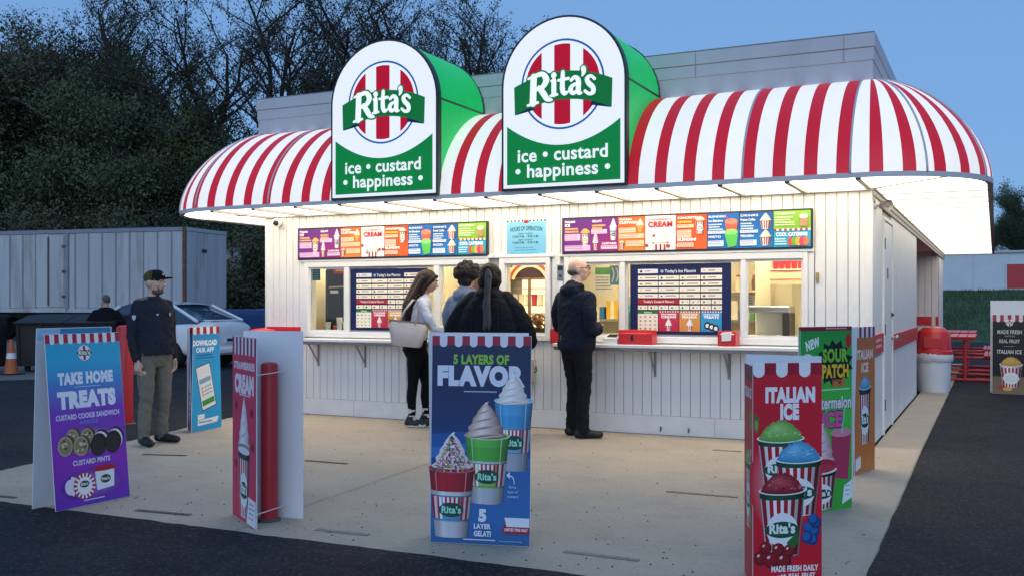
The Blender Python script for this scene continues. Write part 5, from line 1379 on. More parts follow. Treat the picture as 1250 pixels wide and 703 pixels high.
M['black_top'] = cloth('black_jersey', (0.020, 0.024, 0.036))
M['black_coat'] = cloth('black_coat', (0.006, 0.007, 0.011), 8)
M['navy_jacket'] = cloth('navy_hooded_jacket', (0.010, 0.014, 0.026), 8)
M['charcoal'] = cloth('charcoal_trousers', (0.012, 0.012, 0.014), 10, .7)
M['olive'] = cloth('olive_trousers', (0.17, 0.158, 0.128), 10, .8)
M['leggings'] = cloth('black_leggings', (0.005, 0.005, 0.006), 12, .2)
M['pale_top'] = cloth('pale_blue_top', (0.62, 0.64, 0.72), 9)
M['grey_hood'] = cloth('blue_grey_hoodie', (0.15, 0.19, 0.27), 9)
M['teal'] = cloth('teal_shirt', (0.08, 0.30, 0.28), 9)
M['grey_yoke'] = cloth('grey_shoulder_yoke', (0.16, 0.15, 0.15), 9)
M['shoe'] = mat('black_shoe', (0.007, 0.007, 0.008), 0.55)
M['sole'] = mat('white_sole', (0.55, 0.55, 0.54), 0.6)
M['sock'] = mat('white_sock', (0.55, 0.55, 0.56), 0.9)

CLOTHS = ('black_top', 'black_coat', 'navy_jacket', 'charcoal', 'olive', 'pale_top', 'grey_hood', 'teal')
class Fig:
    """overlapping tapered volumes, fused into one skin; colours follow the nearest source volume"""
    def __init__(s): s.b = MB(); s.mats = []
    def _m(s, k):
        if k not in s.mats: s.mats.append(k)
        s.b.k = s.mats.index(k)
    def limb(s, pts, rad, m, n=14, flat=1.0):
        s._m(m)
        # resample so that colour lookup is dense
        P = []; Rr = []
        for i in range(len(pts)-1):
            a, c_ = Vector(pts[i]), Vector(pts[i+1]); k = max(2, int((c_-a).length/.025))
            for j in range(k): t = j/k; P.append(a.lerp(c_, t)); Rr.append(rad[i]*(1-t)+rad[i+1]*t)
        P.append(Vector(pts[-1])); Rr.append(rad[-1])
        s.b.tube(P, Rr, n, True, flat)
        for p, r in ((pts[0], rad[0]), (pts[-1], rad[-1])): s.b.ball(p, r*.99, r*.99*1, r*.99, 12, 8)
    def rings(s, L, m, n=26):
        """L: list of (z, cx, cy, rx, ry[, power])"""
        s._m(m); v = []; f = []
        D = []
        for i in range(len(L)-1):
            k = max(1, int(abs(L[i+1][0]-L[i][0])/.022))
            for j in range(k): t = j/k; D.append([a*(1-t)+c_*t for a, c_ in zip(L[i], L[i+1])])
        D.append(list(L[-1]))
        for q in D:
            z, cx, cy, rx, ry = q[:5]
            for k in range(n):
                t = 2*PI*k/n; c_, s_ = math.cos(t), math.sin(t); e = .82
                v.append((cx+rx*math.copysign(abs(c_)**e, c_), cy+ry*math.copysign(abs(s_)**e, s_), z))
        for i in range(len(D)-1):
            for k in range(n): f.append((i*n+k, i*n+(k+1) % n, (i+1)*n+(k+1) % n, (i+1)*n+k))
        f.append(tuple(range(n))[::-1]); f.append(tuple(range((len(D)-1)*n, len(D)*n)))
        s.b.add(v, f)
    def ball(s, c_, rx, ry, rz, m, rot=None): s._m(m); s.b.ball(c_, rx, ry, rz, 20, 14, rot)
    def fuse(s, name, parent, voxel=.011, smooth=3, rough=0.0, rscale=30, seed=0, folds=.009):
        me0 = s.b.mesh('src', [M[k] for k in s.mats]); fix_normals(me0)
        ob = bpy.data.objects.new('src', me0); C.objects.link(ob)
        md = ob.modifiers.new('r', 'REMESH'); md.mode = 'VOXEL'; md.voxel_size = voxel; md.adaptivity = 0
        if smooth:
            sm = ob.modifiers.new('s', 'SMOOTH'); sm.factor = .5; sm.iterations = smooth
        dg = bpy.context.evaluated_depsgraph_get()
        me = bpy.data.meshes.new_from_object(ob.evaluated_get(dg)); me.name = name
        bpy.data.objects.remove(ob)
        me.materials.clear()
        for k in s.mats: me.materials.append(M[k])
        if len(s.mats) > 1:
            kd = kdtree.KDTree(len(s.b.v)); vm = [0]*len(s.b.v)
            for fi, fc in enumerate(s.b.f):
                for i in fc: vm[i] = s.b.m[fi]
            for i, p in enumerate(s.b.v): kd.insert(p, i)
            kd.balance()
            mi = np.array([vm[kd.find(p.center)[1]] for p in me.polygons]); npoly = len(mi)
            lt = np.empty(npoly, np.int32); me.polygons.foreach_get('loop_total', lt)
            lv = np.empty(int(lt.sum()), np.int32); me.loops.foreach_get('vertex_index', lv); fi_ = np.repeat(np.arange(npoly), lt)
            for _ in range(6):                      # majority vote over neighbours: clean garment edges
                cnt = np.zeros((len(me.vertices), len(s.mats))); np.add.at(cnt, (lv, mi[fi_]), 1)
                fh = np.zeros((npoly, len(s.mats))); np.add.at(fh, fi_, cnt[lv]); mi = fh.argmax(1)
            me.polygons.foreach_set('material_index', mi.astype(np.int32))
        nv = len(me.vertices); co = np.empty(nv*3, np.float32); no = np.empty(nv*3, np.float32)
        me.vertices.foreach_get('co', co); me.vertices.foreach_get('normal', no); co = co.reshape(-1, 3); no = no.reshape(-1, 3)
        off = np.zeros(nv, np.float32)
        if folds:
            cl = {i for i, k in enumerate(s.mats) if k in CLOTHS}; hit = set()
            for p in me.polygons:
                if p.material_index in cl: hit.update(p.vertices)
            for vi in hit:
                x_, y_, z_ = (float(q) for q in co[vi])
                n1 = noise.noise(Vector((x_*9+seed, y_*9, z_*13+x_*7))); n2 = noise.noise(Vector((x_*22, y_*22+seed, z_*30)))
                off[vi] += folds*(-abs(n1)*1.6+.5+.35*n2)
        if rough:
            for vi in range(nv):
                off[vi] += rough*noise.noise(Vector([float(q)*rscale for q in co[vi]])+Vector((seed, 0, 0)))
        co = co+no*off[:, None]; me.vertices.foreach_set('co', co.reshape(-1))
        me.polygons.foreach_set('use_smooth', [True]*len(me.polygons)); me.update()
        return link(name, me, parent)

def rotz(p, a): return (p[0]*math.cos(a)-p[1]*math.sin(a), p[0]*math.sin(a)+p[1]*math.cos(a), p[2])

def hand(F, wrist, dirv, palm_n, m, curl=.5, k=1.0, side=1):
    """palm and five bent fingers; dirv: along the hand, palm_n: palm facing direction"""
    d = Vector(dirv).normalized(); n = Vector(palm_n); n = (n-d*n.dot(d)).normalized(); w = d.cross(n)*side
    o = Vector(wrist)
    F.limb([o, o+d*.085*k], [.026*k, .034*k], m, 10, .5)
    F.limb([o+d*.05*k-w*.02*k, o+d*.085*k-w*.028*k], [.02*k, .016*k], m, 8); F.limb([o+d*.05*k+w*.02*k, o+d*.085*k+w*.028*k], [.02*k, .016*k], m, 8)
    for i, (off, l) in enumerate(((-.033, .068), (-.011, .078), (.011, .074), (.032, .058))):
        b_ = o+d*.085*k+w*off*k; q = b_+(d*math.cos(curl*.6)+n*math.sin(curl*.6))*l*.5*k; e = q+(d*math.cos(curl*1.6)+n*math.sin(curl*1.6))*l*.5*k
        F.limb([b_, q, e], [.0098*k, .0092*k, .008*k], m, 8)
    b_ = o+d*.02*k-w*.028*k; q = b_+(d*.6-w*.7+n*.25).normalized()*.04*k; e = q+(d*.9-w*.15+n*.4).normalized()*.035*k
    F.limb([b_, q, e], [.013*k, .0115*k, .009*k], m, 8)

def shoe(F, ankle, yaw, m, sole=None, k=1.0, l=.20):
    """ankle at foot joint height; toe points along -y turned by yaw"""
    a = Vector(ankle)
    def T(p): return tuple(Vector((a.x, a.y, 0))+Vector(rotz(p, yaw)))
    F.limb([T((0, .05, .05)), T((0, -.05, .05)), T((0, -l+.03, .04))], [.045*k, .047*k, .036*k], m, 12, 1.0)
    F.ball(T((0, -l+.05, .035)), .045*k, .06*k, .032, m); F.ball(T((0, .035, .06)), .04*k, .05*k, .055, m)
    if sole: F.limb([T((0, .06, .014)), T((0, -l+.02, .014))], [.02, .02], sole, 8); [F.limb([T((dx, .05, .016)), T((dx*1.05, -l+.05, .016))], [.018, .018], sole, 8) for dx in (-.026, .026)]

def head(F, c_, yaw, skin, k=1.0, beard=None, tilt=0.0):
    """c_: centre of skull; returns transform for attachments"""
    Rm = Matrix.Rotation(yaw, 3, 'Z') @ Matrix.Rotation(tilt, 3, 'X')
    def T(p): return Vector(c_)+Rm @ (Vector(p)*k)
    F.ball(T((0, .008, .02)), .078*k, .098*k, .098*k, skin, Rm); F.ball(T((0, -.022, -.045)), .062*k, .072*k, .075*k, skin, Rm)
    if beard: F.ball(T((0, -.038, -.082)), .057*k, .062*k, .040*k, beard, Rm)
    F.ball(T((0, -.045, -.09)), .036*k, .038*k, .026*k, beard or skin, Rm)
    F.limb([T((0, -.092, .012)), T((0, -.116, -.028))], [.011*k, .017*k], skin, 8)
    F.ball(T((0, -.085, .034)), .045*k, .018*k, .012*k, skin, Rm); F.ball(T((0, -.092, -.062)), .024*k, .012*k, .009*k, skin, Rm)
    for sx in (-1, 1):
        F.ball(T((sx*.08, .012, -.01)), .012*k, .022*k, .034*k, skin, Rm); F.ball(T((sx*.042, -.066, -.02)), .024*k, .022*k, .02*k, skin, Rm)
    return T, Rm
def eyes(root, T, Rm, k=1.0):
    for sx in (-1, 1):
        m = MB(); m.ball(T((sx*.031, -.086, .012)), .011*k, .008*k, .008*k, 10, 8, Rm); m.k = 1; m.ball(T((sx*.031, -.0935, .012)), .005*k, .003*k, .005*k, 8, 6, Rm)
        m.build('eye', [M['sole'], M['shoe']], root, smooth=True)
        q = MB(); q.tube([T((sx*.012, -.101, .034)), T((sx*.034, -.098, .041)), T((sx*.05, -.083, .036))], .0045*k, 6); q.build('eyebrow', M['hair_dark'], root)
    q = MB(); q.tube([T((-.024, -.098, -.058)), T((0, -.106, -.056)), T((.024, -.098, -.058))], .004*k, 6); q.build('mouth', mat('lips', (.30, .11, .09), .5) if 'lips' not in bpy.data.materials else bpy.data.materials['lips'], root)

def legs(F, stance, hip_z, pants, r=(.085, .06, .048), hips=.09, flare=1.0, cuff=.07):
    """stance: two foot positions (x,y,yaw) and optional knee push"""
    for sx, (fx, fy, yw, kb) in zip((-1, 1), stance):
        hx = sx*hips; kx, ky = (hx+fx)/2, fy*.5-kb
        F.limb([(hx, 0, hip_z), ((hx*.6+kx*.4), ky*.5, hip_z*.8), (kx, ky, hip_z*.52), ((kx+fx)/2, (ky+fy)/2+.012, hip_z*.36), (fx, fy, cuff+.02)], [r[0], r[0]*.92, r[1], r[1]*.96, r[2]*flare], pants)

# ---- man in a cap at the left
def man_cap():
    root = thing('person', 'person in olive cap, dark jersey and olive trousers standing on the pad', 'person', (-6.53, -2.90, 0), 0)
    # body faces local -y; turn so that it looks along (.94,-.33)
    root.rotation_euler.z = math.atan2(-.12, .99)+PI/2
    F = Fig()
    legs(F, [(-.13, -.02, -.25, .03), (.13, .03, .25, .03)], .90, 'olive', (.10, .068, .056), .10)
    shoe(F, (-.13, -.02, .08), -.30, 'shoe', None, 1.0, .21); shoe(F, (.13, .03, .08), .25, 'shoe', None, 1.0, .21)
    F.rings([(.78, 0, 0, .13, .10), (.86, 0, .0, .175, .13), (.93, 0, 0, .175, .13)], 'olive')
    F.rings([(.90, 0, -.01, .196, .155), (1.0, 0, -.015, .192, .152), (1.12, 0, -.015, .188, .142), (1.25, 0, -.005, .205, .138), (1.36, 0, .0, .19, .125), (1.42, 0, .01, .145, .10), (1.475, 0, .015, .078, .075)], 'black_top')
    F.limb([(0, .015, 1.44), (0, .0, 1.53)], [.062, .058], 'skin2')
    for sx in (-1, 1):
        F.limb([(sx*.165, .01, 1.39), (sx*.212, .02, 1.25), (sx*.232, .035, 1.10), (sx*.228, -.005, .93), (sx*.222, -.025, .86)], [.068, .062, .052, .045, .038], 'black_top')
        F.limb([(sx*.075, .02, 1.44), (sx*.165, .012, 1.415)], [.035, .045], 'grey_yoke')
        hand(F, (sx*.222, -.028, .85), (0, -.12, -1), (-sx, 0, 0), 'skin2', .7, 1.0, sx)
    T, Rm = head(F, (0, -.02, 1.615), .25, 'skin2', 1.0, 'hair_grey')
    F.fuse('body', root)
    eyes(root, T, Rm)
    H = Fig()
    cap = 'cap_olive'; M[cap] = cloth('olive_cap', (0.085, 0.085, 0.035)); M['cap_front'] = cloth('black_cap_panel', (0.012, 0.012, 0.012))
    H.ball(T((0, .012, .055)), .088, .108, .078, cap, Rm); H.ball(T((0, -.03, .062)), .078, .078, .072, 'cap_front', Rm)
    c_ = H.fuse('cap', root, .008, 2)
    q = MB(); q.ball(T((0, -.12, .045)), .075, .085, .009, 18, 8, Rm @ Matrix.Rotation(-.12, 3, 'X')); q.build('brim', M['cap_front'], c_, smooth=True)
    q = MB(); q.ball(T((0, -.105, .085)), .02, .006, .014, 10, 6, Rm); q.build('cap_badge', M['sole'], c_)
    # white marks on the jersey
    def badge(px, pz, py, w, h, col, yaw=0, nm='badge'):
        A = Art(); A.poly([(-w/2, h*.5), (w/2, h*.5), (w/2, -h*.1), (0, -h*.55), (-w/2, -h*.1)], col); A.build(nm, root, (px, py, pz), (0, 0, yaw))
    badge(.08, 1.30, -.153, .032, .04, 'a09c90', .3); badge(-.07, 1.30, -.153, .026, .02, 'a8a8ac', -.2); badge(-.264, 1.27, -.045, .036, .05, 'b8bcc4', -.9)
man_cap()

# ---- bald man at the right window
def man_bald():
    root = thing('person', 'bald person in navy hooded jacket and dark trousers at the right window', 'person', (-2.88, -.60, 0), 0)
    root.rotation_euler.z = math.atan2(.90, .45)+PI/2
    F = Fig()
    legs(F, [(-.12, .02, -.35, .03), (.13, -.06, .1, .04)], .96, 'charcoal', (.105, .07, .062), .10, 1.15)
    shoe(F, (-.12, .02, .08), -.5, 'shoe', None, 1.02, .22); shoe(F, (.13, -.06, .08), -.15, 'shoe', None, 1.02, .22)
    F.rings([(.82, 0, 0, .14, .11), (.92, 0, 0, .18, .14), (1.0, 0, 0, .18, .14)], 'charcoal')
    F.rings([(.93, 0, .0, .205, .165), (.97, 0, 0, .212, .168), (1.08, 0, -.01, .215, .165), (1.25, 0, -.005, .225, .158), (1.40, 0, .01, .225, .145), (1.50, 0, .02, .185, .12), (1.56, 0, .02, .10, .09)], 'navy_jacket')
    F.ball((0, .085, 1.545), .135, .085, .075, 'navy_jacket'); F.limb([(-.10, .03, 1.575), (0, .085, 1.60), (.10, .03, 1.575)], [.045, .052, .045], 'navy_jacket')
    F.limb([(0, .02, 1.54), (0, .0, 1.66)], [.065, .062], 'skin2')
    # left arm hanging bent, right arm raised with a phone
    F.limb([(-.205, .015, 1.46), (-.27, .05, 1.30), (-.275, .05, 1.15), (-.20, -.12, 1.13), (-.13, -.19, 1.17)], [.082, .072, .062, .056, .048], 'navy_jacket')
    F.limb([(.205, .015, 1.46), (.275, .03, 1.31), (.285, .0, 1.16), (.22, -.17, 1.19), (.14, -.24, 1.26)], [.082, .072, .064, .057, .048], 'navy_jacket')
    hand(F, (.13, -.25, 1.27), (-.2, -.5, .8), (-1, 0, 0), 'skin2', .9, 1.0, 1); hand(F, (-.12, -.20, 1.175), (.8, -.5, .1), (0, -.3, 1), 'skin2', .8, 1.0, -1)
    T, Rm = head(F, (0, -.03, 1.765), -.62, 'skin2', 1.06)
    F.fuse('body', root)
    eyes(root, T, Rm, 1.06)
    H = Fig(); H.ball(T((0, .035, -.02)), .081*1.06, .078*1.06, .05, 'hair_grey', Rm); H.fuse('hair', root, .008, 1, .002, 160)
    q = MB()
    for sx in (-1, 1):
        q.tube([T((sx*.034+.024*math.cos(t), -.112, .01+.018*math.sin(t))) for t in [2*PI*i/14 for i in range(15)]], .0028, 5); q.tube([T((sx*.058, -.108, .014)), T((sx*.086, -.03, .016)), T((sx*.086, .03, .008))], .0028, 5)
    q.tube([T((-.01, -.113, .014)), T((.01, -.113, .014))], .0028, 5); q.build('glasses', M['black'], root)
    A = Art(); A.rect(-.003, 0, .003, .05, '9aa0ac'); A.build('zip_tag', root, (.05, .172, 1.03), (0, 0, PI))
    q = MB(); q.tube([(-.1, .05, 1.6), (-.04, -.06, 1.57)], .005, 6); q.build('hood_cord', M['navy_jacket'], root)
    ph = thing('phone', 'black phone held up by the bald person', 'phone', (0, 0, 0))
    hp_ = root.matrix_basis @ Vector((.115, -.315, 1.345)) if False else Matrix.Rotation(root.rotation_euler.z, 4, 'Z') @ Vector((.115, -.318, 1.35))+root.location
    ph.location = hp_; ph.rotation_euler = (R(-25), 0, root.rotation_euler.z)
    m = MB(); m.box(-.037, -.005, -.075, .037, .004, .075, .004); m.build('case', M['black'], ph); m = MB(); m.box(-.033, .0045, -.068, .033, .0055, .068); m.build('screen', M['blackglass'], ph)
man_bald()

# ---- woman with shoulder bag
def woman_bag():
    root = thing('person', 'long haired person in pale top and black leggings leaning at the left counter', 'person', (-4.88, -.52, 0), 0)
    root.rotation_euler.z = math.atan2(.46, .90)+PI/2      # faces right, into the wall a little
    F = Fig()
    legs(F, [(-.09, .05, 0, -.02), (.08, -.10, 0, .05)], .93, 'leggings', (.098, .06, .042), .085, 1.0, .14)
    for (x, y, yw) in ((-.09, .05, .0), (.08, -.10, .0)):
        F.limb([(x, y+.005, .10), (x, y+.005, .19)], [.041, .044], 'sock'); shoe(F, (x, y, .08), yw, 'shoe', 'sole', .95, .19); F.ball((x, y+.02, .10), .042, .05, .04, 'shoe')
    F.rings([(.78, 0, .01, .12, .11), (.88, 0, .03, .165, .14), (.96, 0, .02, .165, .135), (1.04, 0, .0, .14, .11)], 'leggings')
    F.rings([(1.0, 0, .0, .15, .12), (1.1, 0, -.015, .14, .112), (1.22, 0, -.035, .155, .12), (1.36, 0, -.055, .165, .115), (1.45, 0, -.07, .13, .09), (1.50, 0, -.08, .065, .062)], 'pale_top')
    F.limb([(0, -.075, 1.47), (0, -.10, 1.57)], [.05, .048], 'skin')
    F.limb([(.150, -.06, 1.41), (.185, -.15, 1.24), (.17, -.22, 1.12), (.14, -.36, 1.07), (.13, -.42, 1.06)], [.062, .052, .045, .04, .033], 'pale_top')
    F.limb([(-.150, -.06, 1.41), (-.19, -.14, 1.24), (-.18, -.20, 1.12), (-.14, -.34, 1.08), (-.13, -.40, 1.07)], [.062, .052, .045, .04, .033], 'pale_top')
    hand(F, (.13, -.42, 1.06), (-.1, -1, -.15), (0, 0, -1), 'skin', .5, .9, 1); hand(F, (-.13, -.40, 1.07), (.1, -1, -.15), (0, 0, -1), 'skin', .5, .9, -1)
    T, Rm = head(F, (0, -.135, 1.655), -.1, 'skin', .95, None, .25)
    F.fuse('body', root)
    eyes(root, T, Rm, .95)
    H = Fig()
    H.ball(T((0, .03, .035)), .095, .108, .105, 'hair_brown', Rm)
    H.limb([T((0, .08, .03)), (0, .0, 1.53), (0, .055, 1.38), (0, .08, 1.24), (0, .08, 1.14)], [.085, .10, .115, .105, .045], 'hair_brown', 18)
    for i in range(9):
        a = -1.2+2.4*i/8; x = .10*math.sin(a); y0 = .03*math.cos(a)
        H.limb([T((x*.85, .06+y0, .02)), (x*1.15, .03+y0, 1.48), (x*1.2, .085+y0, 1.32), (x*1.05, .11+y0, 1.14+.02*(i % 3)), (x*.8, .095+y0, 1.09+.03*(i % 2))], [.03, .034, .034, .026, .008], 'hair_brown', 8)
    for sx in (-1, 1): H.limb([T((sx*.05, -.07, .085)), T((sx*.088, -.02, .0)), T((sx*.092, .03, -.12))], [.02, .022, .026], 'hair_brown', 8)
    H.fuse('hair', root, .008, 2, .004, 60)
    # bag: separate thing on her near shoulder
    bg_ = thing('shoulder_bag', 'taupe leather tote bag on the shoulder of the long haired person', 'bag', (0, 0, 0))
    Wd = Matrix.Rotation(root.rotation_euler.z, 4, 'Z')
    bg_.location = Wd @ Vector((-.27, .10, .93))+root.location; bg_.rotation_euler = (0, R(0), root.rotation_euler.z)
    M['leather'] = mat('taupe_leather', (0.52, 0.44, 0.40), 0.45, var=0.08, scale=6, bump=0.15, bscale=80)
    m = MB(); rows = []
    for z, ly, lx, sh in ((0, .15, .07, 0), (.02, .17, .08, 0), (.14, .20, .07, 0), (.27, .225, .05, .0), (.275, .215, .042, 0)):
        ring = []
        for k in range(29):
            t = 2*PI*k/28; c_, s_ = math.cos(t), math.sin(t); ring.append((lx*math.copysign(abs(c_)**.5, c_), ly*math.copysign(abs(s_)**.35, s_)-.10*z, z+.10*(ly*math.copysign(abs(s_)**.35, s_))))
        rows.append(ring)
    m.sheet(rows); m.add(rows[0][:28], [tuple(range(28))[::-1]]); m.build('bag_body', M['leather'], bg_, smooth=True)
    q = MB(); q.sheet([[(p[0]*1.02, p[1]*1.01, p[2]-.03) for p in rows[3]], [(p[0]*1.02, p[1]*1.01, p[2]+.012) for p in rows[3]]]); q.build('top_band', mat('dark_taupe_trim', (.20, .16, .14), .5), bg_)
    for lx in (-.05, .05):
        q = MB(); q.tube([(lx, -.10, .24), (lx+.02, -.11, .38), (lx+.06, -.13, .50), (lx+.05, -.07, .52), (lx+.0, .02, .40), (lx, .08, .27)], .009, 8); q.build('handle', M['leather'], bg_, smooth=True)
woman_bag()

# ---- person in grey hoodie with curly hair
def hoodie():
    root = thing('person', 'curly haired person in blue grey hoodie facing the left window', 'person', (-4.23, -.52, 0), 0)
    root.rotation_euler.z = PI-.1
    F = Fig()
    legs(F, [(-.11, .0, -.1, .02), (.11, .0, .1, .02)], .95, 'charcoal', (.10, .066, .055), .095)
    shoe(F, (-.11, 0, .08), -.1, 'shoe'); shoe(F, (.11, 0, .08), .1, 'shoe')
    F.rings([(.82, 0, 0, .13, .11), (.92, 0, 0, .17, .13), (1.0, 0, 0, .165, .13)], 'charcoal')
    F.rings([(.93, 0, 0, .20, .155), (1.05, 0, 0, .20, .15), (1.22, 0, 0, .205, .145), (1.38, 0, .01, .205, .135), (1.47, 0, .015, .165, .11), (1.53, 0, .015, .09, .08)], 'grey_hood')
    F.ball((0, .09, 1.50), .125, .075, .085, 'grey_hood'); F.limb([(-.09, .02, 1.54), (0, .08, 1.57), (.09, .02, 1.54)], [.042, .05, .042], 'grey_hood')
    F.limb([(0, .02, 1.5), (0, 0, 1.60)], [.058, .056], 'skin')
    for sx in (-1, 1):
        F.limb([(sx*.19, .01, 1.43), (sx*.25, .03, 1.28), (sx*.25, .0, 1.12), (sx*.2, -.14, 1.08), (sx*.17, -.2, 1.08)], [.072, .062, .054, .048, .042], 'grey_hood'); hand(F, (sx*.165, -.2, 1.08), (-sx*.3, -1, 0), (0, 0, -1), 'skin', .6, .95, sx)
    T, Rm = head(F, (0, -.02, 1.70), .15, 'skin'); F.fuse('body', root); eyes(root, T, Rm)
    H = Fig(); rr = random.Random(3)
    H.ball(T((0, .03, .055)), .135, .135, .115, 'curls', Rm)
    for i in range(90):
        v = Vector((rr.gauss(0, 1), rr.gauss(0, 1), rr.gauss(0, 1))).normalized()
        if v.z < -.45 or (v.y < -.55 and v.z < .25): continue
        p = T((v.x*.135, .03+v.y*.135, .055+v.z*.115)); H.ball(p, .028, .028, .028, 'curls')
    H.ball(T((0, .085, -.05)), .085, .06, .06, 'curls'); H.fuse('hair', root, .009, 1, .008, 55)
hoodie()

# ---- person with long ponytail in black coat
def ponytail():
    root = thing('person', 'person with long grey-streaked ponytail in wide black coat, back turned', 'person', (-3.70, -1.0, 0), 0)
    root.rotation_euler.z = PI+.25
    F = Fig()
    legs(F, [(-.17, .02, -.2, .02), (.22, .0, .3, .02)], .92, 'leggings', (.14, .085, .06), .13)
    shoe(F, (-.17, .02, .08), -.3, 'shoe'); shoe(F, (.22, 0, .08), .4, 'shoe')
    F.rings([(.70, 0, 0, .27, .20), (.82, 0, 0, .34, .26), (1.0, 0, 0, .36, .275), (1.15, 0, 0, .355, .265), (1.25, 0, .01, .325, .25), (1.36, 0, .02, .275, .215), (1.44, 0, .025, .215, .175), (1.51, 0, .025, .15, .13), (1.57, 0, .02, .10, .095)], 'black_coat')
    F.ball((0, .10, 1.49), .13, .09, .075, 'black_coat')
    F.limb([(0, .01, 1.5), (0, -.01, 1.60)], [.065, .062], 'skin')
    for sx in (-1, 1):
        F.limb([(sx*.17, .02, 1.44), (sx*.27, .03, 1.32), (sx*.36, .035, 1.17), (sx*.42, .02, 1.02), (sx*.34, -.17, .98), (sx*.26, -.24, 1.0)], [.10, .115, .115, .095, .075, .06], 'black_coat'); hand(F, (sx*.25, -.25, 1.0), (-sx*.8, -.5, 0), (0, 0, 1), 'skin', .8, .95, sx)
    T, Rm = head(F, (0, -.02, 1.69), .0, 'skin', 1.02); F.fuse('body', root); eyes(root, T, Rm)
    H = Fig()
    H.ball(T((0, .02, .03)), .112, .125, .118, 'hair_dark', Rm); H.ball(T((0, .07, -.02)), .105, .085, .11, 'hair_dark', Rm)
    for sx in (-1, 1): H.limb([T((sx*.085, -.01, .05)), T((sx*.098, .03, -.05)), T((sx*.08, .06, -.13))], [.03, .032, .022], 'hair_dark')
    h_ = H.fuse('hair', root, .009, 2, .005, 70)
    M['hair_ash'] = mat('ash_grey_hair', (0.050, 0.048, 0.050), 0.6, spec=0.2, var=0.45, scale=40, bump=0.7, bscale=70, stretch=(1, 1, 0.08))
    Pn = Fig(); rr = random.Random(9)
    Pn.limb([T((-.01, .13, .09)), T((-.012, .165, .03)), (-.02, .215, 1.52), (-.022, .265, 1.36), (-.03, .29, 1.20)], [.022, .024, .024, .022, .014], 'hair_ash', 12)
    Pn.ball(T((-.01, .135, .085)), .036, .03, .03, 'hair_dark')
    for i in range(16):
        a = 2*PI*i/16; dx, dy = .026*math.cos(a)*rr.uniform(.6, 1.3), .018*math.sin(a); w_ = [rr.uniform(-.008, .008) for _ in range(5)]
        Pn.limb([T((-.01+dx*.5, .14+dy, .075)), T((-.012+dx+w_[0], .172+dy, .0)), (-.02+dx+w_[1], .225+dy, 1.5), (-.023+dx*1.2+w_[2], .268+dy, 1.38), (-.027+dx*1.3+w_[3], .285+dy, 1.25), (-.03+dx*1.4+w_[4], .295+dy, 1.08+.10*rr.random())], [.007, .009, .0095, .009, .008, .004], 'hair_ash', 6)
    Pn.fuse('ponytail', root, .006, 1, .001, 90)
    for sx in (-.13, .12):
        q = MB(); q.tube([(sx, .235, 1.44), (sx*1.1, .275, 1.25), (sx*1.15, .285, 1.0)], .006, 6); q.build('coat_seam', M['charcoal'], root)
ponytail()

# ---- far figure in black, turned away
def far_person():
    root = thing('person', 'distant person in black with close cropped hair standing by the dark skips', 'person', (-15.6, 4.75, -.012), 0)
    root.rotation_euler.z = PI+.6
    F = Fig()
    legs(F, [(-.1, 0, 0, .02), (.1, 0, 0, .02)], .82, 'charcoal', (.1, .07, .055), .09); shoe(F, (-.1, 0, .08), 0, 'shoe'); shoe(F, (.1, 0, .08), 0, 'shoe')
    F.rings([(.72, 0, 0, .2, .15), (.85, 0, 0, .25, .18), (1.0, 0, 0, .26, .19), (1.15, 0, 0, .26, .17), (1.26, 0, 0, .2, .14), (1.33, 0, 0, .10, .10)], 'black_coat')
    for sx in (-1, 1): F.limb([(sx*.2, 0, 1.2), (sx*.31, .02, 1.05), (sx*.33, -.02, .9), (sx*.2, -.2, .9)], [.085, .078, .07, .055], 'black_coat'); hand(F, (sx*.19, -.21, .9), (-sx*.6, -.6, 0), (0, 0, 1), 'skin', .8, 1, sx)
    F.limb([(0, .0, 1.3), (0, 0, 1.4)], [.06, .055], 'skin')
    T, Rm = head(F, (0, -.01, 1.47), .5, 'skin', 1.0); F.fuse('body', root, .016); eyes(root, T, Rm)
    H = Fig(); H.ball(T((0, .012, .028)), .081, .10, .098, 'hair_grey', Rm); H.fuse('hair', root, .011, 1)
far_person()
# ---- worker behind the glass
def worker():
    root = thing('person', 'worker in teal shirt behind the pane left of the right flavour board', 'person', (-2.70, 1.0, .021), 0)
    root.rotation_euler.z = .1
    F = Fig(); legs(F, [(-.1, 0, 0, .02), (.1, 0, 0, .02)], .86, 'charcoal', (.09, .06, .05), .09); shoe(F, (-.1, 0, .08), 0, 'shoe'); shoe(F, (.1, 0, .08), 0, 'shoe')
    F.rings([(.74, 0, 0, .15, .12), (.9, 0, 0, .165, .125), (1.1, 0, 0, .155, .115), (1.27, 0, 0, .175, .12), (1.36, 0, .01, .14, .09), (1.40, 0, .01, .07, .07)], 'teal')
    for sx in (-1, 1): F.limb([(sx*.16, 0, 1.31), (sx*.21, .01, 1.18)], [.06, .055], 'teal'); F.limb([(sx*.21, .01, 1.18), (sx*.22, 0, 1.05), (sx*.17, -.2, 1.08)], [.045, .04, .032], 'skin'); hand(F, (sx*.17, -.2, 1.08), (-sx*.3, -1, 0), (0, 0, -1), 'skin', .5, .9, sx)
    F.limb([(0, 0, 1.38), (0, -.01, 1.46)], [.05, .05], 'skin'); T, Rm = head(F, (0, -.02, 1.54), 0, 'skin', .95); F.fuse('body', root, .014); eyes(root, T, Rm)
    H = Fig(); H.ball(T((0, .03, .04)), .088, .10, .095, 'hair_dark', Rm); H.fuse('hair', root, .010, 1)
worker()
